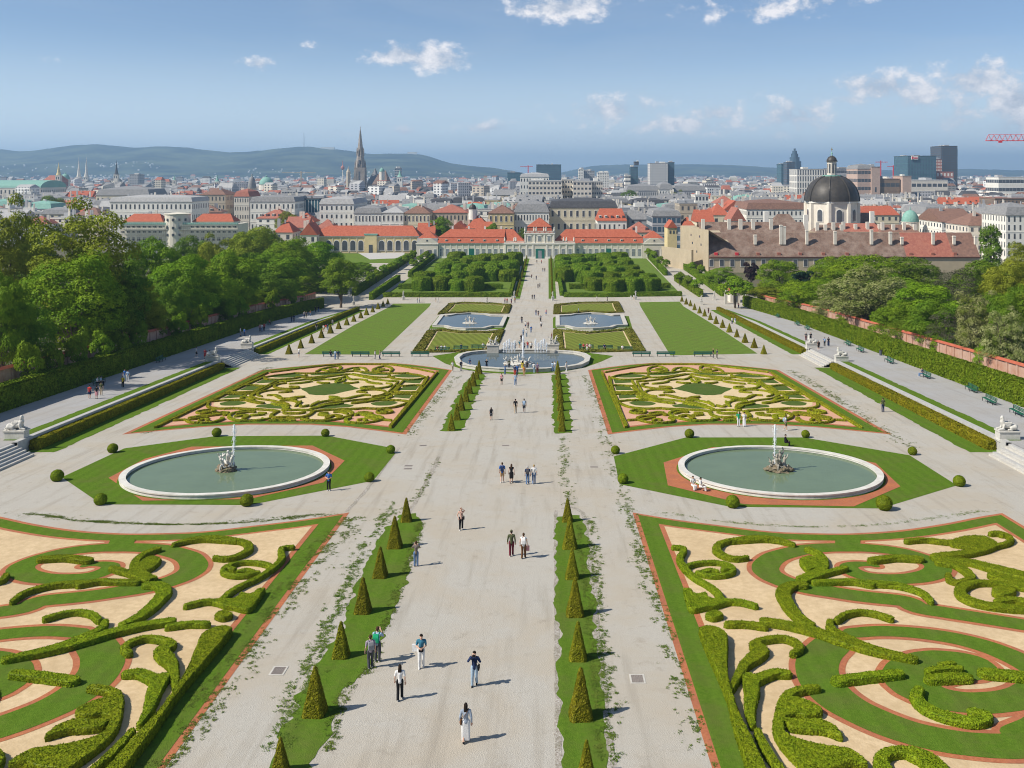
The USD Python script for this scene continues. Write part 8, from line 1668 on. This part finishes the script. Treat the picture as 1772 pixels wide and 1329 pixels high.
for x, y, s, lab in ((-50.6, 96.0, 1, 'white stone sphinx on a pedestal at the far left edge, above the near left stairs'), (-52.0, 156.2, 1, 'white stone sphinx at the near end of the left middle stairs'), (-52.3, 175.0, 1, 'white stone sphinx at the far end of the left middle stairs'),
                     (52.2, 95.8, -1, 'white stone sphinx on a pedestal at the right edge, above the near right stairs'), (54.2, 156.2, -1, 'white stone sphinx at the near end of the right middle stairs'), (54.6, 175.0, -1, 'white stone sphinx at the far end of the right middle stairs')):
    copy_of(sph_k, 'sphinx_statue', lab, 'statue', (x, y, g(y) + 1.05), -s * PI / 2, 'white sphinx statues of the promenades', 1.0)
st_k = klass('garden_statue')
MB().box(-.45, .45, -.45, .45, 0, .15).box(-.38, .38, -.38, .38, .15, 1.1).box(-.46, .46, -.46, .46, 1.1, 1.22).build('pedestal', 'marble', st_k)
J = skeleton('', 'brow', .3, False); up = np.array([0, 0, 1.22]); q = limb([J['pel'] + up, J['waist'] + up, J['chest'] + up, J['neck'] + up, J['head'] + up], [.15, .13, .15, .06, .11], 10)
for k in 'lr': q += limb([J['sh' + k] + up, J['el' + k] + up, J['wr' + k] + up], [.07, .055, .045], 8) + limb([J['hip' + k] + up, J['kn' + k] + up, J['an' + k] + up - [0, 0, .08]], [.11, .08, .07], 8)
q.append(m3.Manifold.batch_hull([sph(J['hipl'] + up, .13, 8), sph(J['hipr'] + up, .13, 8), sph(up + [.12, -.12, .25], .08, 8), sph(up + [-.12, -.12, .25], .08, 8)]))
obj('figure', sm_mesh(q, .05), 'marble', st_k, True)
for x, y, lab in ((612, 528, 'white statue at the lower end of the left promenade'), (604, 512, 'white statue by the gate of the left tall hedge'), (890, 519, 'white statue left of the lower central walk'), (956.5, 520, 'white statue at the right grass strip of the lower walk'), (1214, 527, 'white statue at the lower end of the right promenade'), (1236, 519, 'white statue by the gate of the right hedge'), (698, 519, 'white statue before the left bosquet'), (1100, 519, 'white statue before the right bosquet')):
    p = P(x, y); copy_of(st_k, 'garden_statue', lab, 'statue', p, PI + rt.uniform(-.3, .3), 'white garden statues', 1.05)

def figure_group(t, mt_, specs, zb, n=10, ln=.06):
    """A knot of reclining and rearing figures: each spec (x, y, turn, lean, size)."""
    for (x, y, rz, lean, s) in specs:
        c, sn = math.cos(rz), math.sin(rz); T = lambda p: np.array([x + s * (c * p[0] - sn * p[1]), y + s * (sn * p[0] + c * p[1]), zb + s * p[2]])
        q = limb([T((0, 0, .15)), T((0, lean * .3, .5)), T((0, lean * .7, .85)), T((0, lean * .85, 1.02)), T((0, lean, 1.17))], np.array([.20, .16, .20, .075, .12]) * s, n)
        q += limb([T((-.24, lean * .7, .95)), T((-.42, lean * .7 + .12, .78)), T((-.36, lean + .36, .98))], np.array([.09, .07, .05]) * s, 8) + limb([T((.24, lean * .7, .95)), T((.40, lean * .5, 1.15)), T((.34, lean + .1, 1.42))], np.array([.09, .07, .05]) * s, 8)
        q += limb([T((-.12, 0, .2)), T((-.25, .45, .30)), T((-.22, .55, -.15))], np.array([.13, .10, .07]) * s, 8) + limb([T((.12, 0, .2)), T((.22, -.35, .05)), T((.35, -.75, .12)), T((.2, -.95, .35))], np.array([.14, .12, .08, .04]) * s, 8)
        obj('figure', sm_mesh(q, ln), mt_, t, True)
def rocks(t, x, y, z, r, h, seed=0, m_='rock'):
    m = trimesh.creation.icosphere(4, 1.0); v = m.vertices * (1 + (meshkit.fbm(m.vertices * 2.6 + seed, 4)[:, None] - .5) * .9); v = v * [r, r * .85, h] + [x, y, z]; obj('rock_base', (v, m.faces), m_, t)
def jet(t, x, y, z0, z1, w=.10, seed=0, lean=.05):
    rg = np.random.default_rng(seed); m = MB(); H = z1 - z0
    zz = np.linspace(z0, z1, 10); m.tube([(x + lean * ((q - z0) / H) ** 2, y, q) for q in zz], np.interp(zz, [z0, z1], [w * .35, w * .9]) * rg.uniform(.7, 1.2, 10), 6)
    for k in range(190):
        u = rg.random() ** .6; a = rg.uniform(0, 2 * PI); r = w * (1.0 + 2.2 * u) * rg.random() ; s = rg.uniform(.012, .035) * (1 + w * 2)
        c = np.array([x + lean * u * u + r * math.cos(a), y + r * math.sin(a), z0 + H * u * rg.uniform(.85, 1.03)]); m.add(c + np.array([(s, 0, 0), (-s, 0, 0), (0, s, 0), (0, -s, 0), (0, 0, s * 1.6), (0, 0, -s * 1.6)]), [(0, 2, 4), (2, 1, 4), (1, 3, 4), (3, 0, 4), (2, 0, 5), (1, 2, 5), (3, 1, 5), (0, 3, 5)])
    return m
for sd in ('left', 'right'):
    x, y = BASIN[sd]; x += -.15 if sd == 'left' else .1; z = g(y) + .12
    t = thing('fountain_sculpture', f'{"pale" if sd == "left" else "dark weathered"} stone figures writhing on a rock in the middle of the {sd} round basin', 'fountain')
    rocks(t, x, y, z + .05, .95 if sd == 'left' else 1.25, .55, 3 if sd == 'left' else 8)
    figure_group(t, 'old_bronze' if sd == 'right' else 'marble', [(x - .25, y - .25, 2.6, .25, .92), (x + .4, y - .05, -1.0, .2, .85), (x + .05, y + .3, .4, -.1, 1.15)] + ([(x - .75, y - .1, 1.8, .35, .6)] if sd == 'right' else []), z + .40)
    jt = thing('water_jet', f'thin white water jet rising over the figures of the {sd} basin', 'water jet'); jet(jt, x + (.65 if sd == 'left' else -.45), y + .1, z + .5, z + 4.3, .09, 4).build('spray', 'spray', jt)
zc = lambda px, py: P(px, py)
for px, py, lab in ((853, 611.5, 'left'), (957, 610, 'right')):
    p = P(px, py); t = thing('sculpture_group', f'white marble group on a broad pedestal at the {lab} corner of the cascade', 'statue', p)
    MB().box(-1.1, 1.1, -.7, .8, -.3, 1.55).build('pedestal', 'stone', t); MB().box(-1.2, 1.2, -.8, .9, 1.55, 1.72).build('cornice', 'stone', t)
    figure_group(t, 'marble', [(-.4, 0, 2.4, .3, .95), (.4, .1, -1.4, .2, 1.15), (.05, -.3, 3.1, .35, .75)], 1.72, 8, .09)
p = P(896, 631); t = thing('fountain_sculpture', 'white marble tritons and shells spread across the middle of the cascade basin', 'fountain', p); rocks(t, 0, 0, .1, 2.4, .55, 5, 'marble')
figure_group(t, 'marble', [(-1.8, -.3, 1.2, .4, .85), (-.9, -.4, 2.8, .3, .95), (0, 0, .3, .1, 1.1), (.9, -.4, -2.6, .3, .95), (1.8, -.2, -1.1, .4, .85), (.1, -.9, 3.1, .4, .7)], .30, 8, .09)
jt = thing('water_jet', 'tallest middle jet of the cascade basin', 'water jet'); q = P(905, 628); jet(jt, q[0], q[1], q[2] + .4, q[2] + 4.8, .24, 6).build('spray', 'spray', jt)
for i, px in enumerate((872, 876.5, 881, 885.5, 890, 926, 931, 936, 941, 945.5)):
    q = P(px, 613); jt = thing('water_jet', f'low white jet in the back row of the cascade basin, {ORD[i] if i else "first"} from left', 'water jet'); jet(jt, q[0], q[1], q[2] + .3, q[2] + 2.2 + (i % 3) * .35, .19, 20 + i).build('spray', 'spray', jt)
for sd, px, py in (('left', 813, 561), ('right', 1022, 561.5)):
    p = P(px, py); t = thing('fountain_sculpture', f'white marble figures on rocks in the {sd} lower pool', 'fountain', p); rocks(t, 0, 0, .15, 1.9, .5, 11, 'marble'); figure_group(t, 'marble', [(-.7, -.2, 1.6, .35, .95), (.75, -.1, -1.5, .35, .95), (0, .1, 3.0, .1, 1.3)], .45, 8, .09)
# lamp posts of the lower alley
for px, py in ((1243, 507), (1137, 470)):
    p = P(px, py); t = thing('lamp_post', 'thin dark lamp post in the right lower alley, ' + ('nearer' if py > 490 else 'farther') + ' one', 'lamp', p); MB().lathe([(.12, 0), (.07, .4), (.05, 4.6)], 7).build('post', 'iron', t); MB().lathe([(.1, 4.6), (.2, 4.75), (.24, 5.1), (.05, 5.3)], 7).build('lantern', 'iron', t)
# small gate house on the right lower corner
t = thing('gate_house', 'small brick gate house with a red roof by the end of the right tall hedge', 'building'); D_ = 306.0
MB().box(XZ(1264, D_), XZ(1281, D_), D_, D_ + 5, -.2, ZZ(505, D_)).build('wall', 'wall_offwhite', t); MB().box(XZ(1269, D_), XZ(1276, D_), D_ - .1, D_ - .003, 0, 2.5).build('doorway', 'glass_dark', t)
MB().add([(XZ(1262, D_), D_ - .6, ZZ(504, D_)), (XZ(1283, D_), D_ - .6, ZZ(504, D_)), (XZ(1283, D_), D_ + 5.6, ZZ(504, D_)), (XZ(1262, D_), D_ + 5.6, ZZ(504, D_)), (XZ(1266, D_), D_ + 2.5, ZZ(496, D_)), (XZ(1280, D_), D_ + 2.5, ZZ(496, D_))], [(0, 1, 5), (0, 5, 4), (2, 3, 4), (2, 4, 5), (1, 2, 5), (3, 0, 4)]).build('roof', 'roof_red', t)
for px, h_ in ((1256, 3.6), (1292, 3.6)): t = thing('gate_pier', 'pale stone gate pier ' + ('left' if px < 1270 else 'right') + ' of the small red-roofed gate house', 'pier', (XZ(px, 303), 303, 0)); MB().box(-.45, .45, -.45, .45, -.2, h_).box(-.55, .55, -.55, .55, h_, h_ + .25).build('pier', 'stone', t); MB().lathe([(.1, h_ + .25), (.32, h_ + .45), (.3, h_ + .7), (.05, h_ + .95)], 8).build('urn', 'stone', t)
# ------------------------------------------------------------------ labels: where several things would read alike, say which one by its place among them
def place_x(p):
    if p.IsA(UsdGeom.Mesh):
        c = np.asarray(UsdGeom.Mesh(p).GetPointsAttr().Get()).mean(0)
    else: c = np.array(UsdGeom.XformCache().GetLocalToWorldTransform(p).ExtractTranslation())
    return (c[0] - CAMX) / max(c[1], 1), c[1]
same = {}
for p in stage.GetPrimAtPath('/World').GetChildren():
    l = p.GetCustomDataByKey('label')
    if l: same.setdefault(l, []).append(p)
NTH = ['leftmost', 'second from left', 'third from left', 'fourth from left', 'fifth from left', 'sixth from left', 'seventh from left', 'eighth from left', 'ninth from left', 'tenth from left']
for l, ps in same.items():
    if len(ps) < 2: continue
    ps = sorted(ps, key=lambda q: place_x(q)[0])
    for i, q in enumerate(ps):
        q.SetCustomDataByKey('label', f'{l}, {"rightmost" if i == len(ps) - 1 else NTH[min(i, 9)]}')
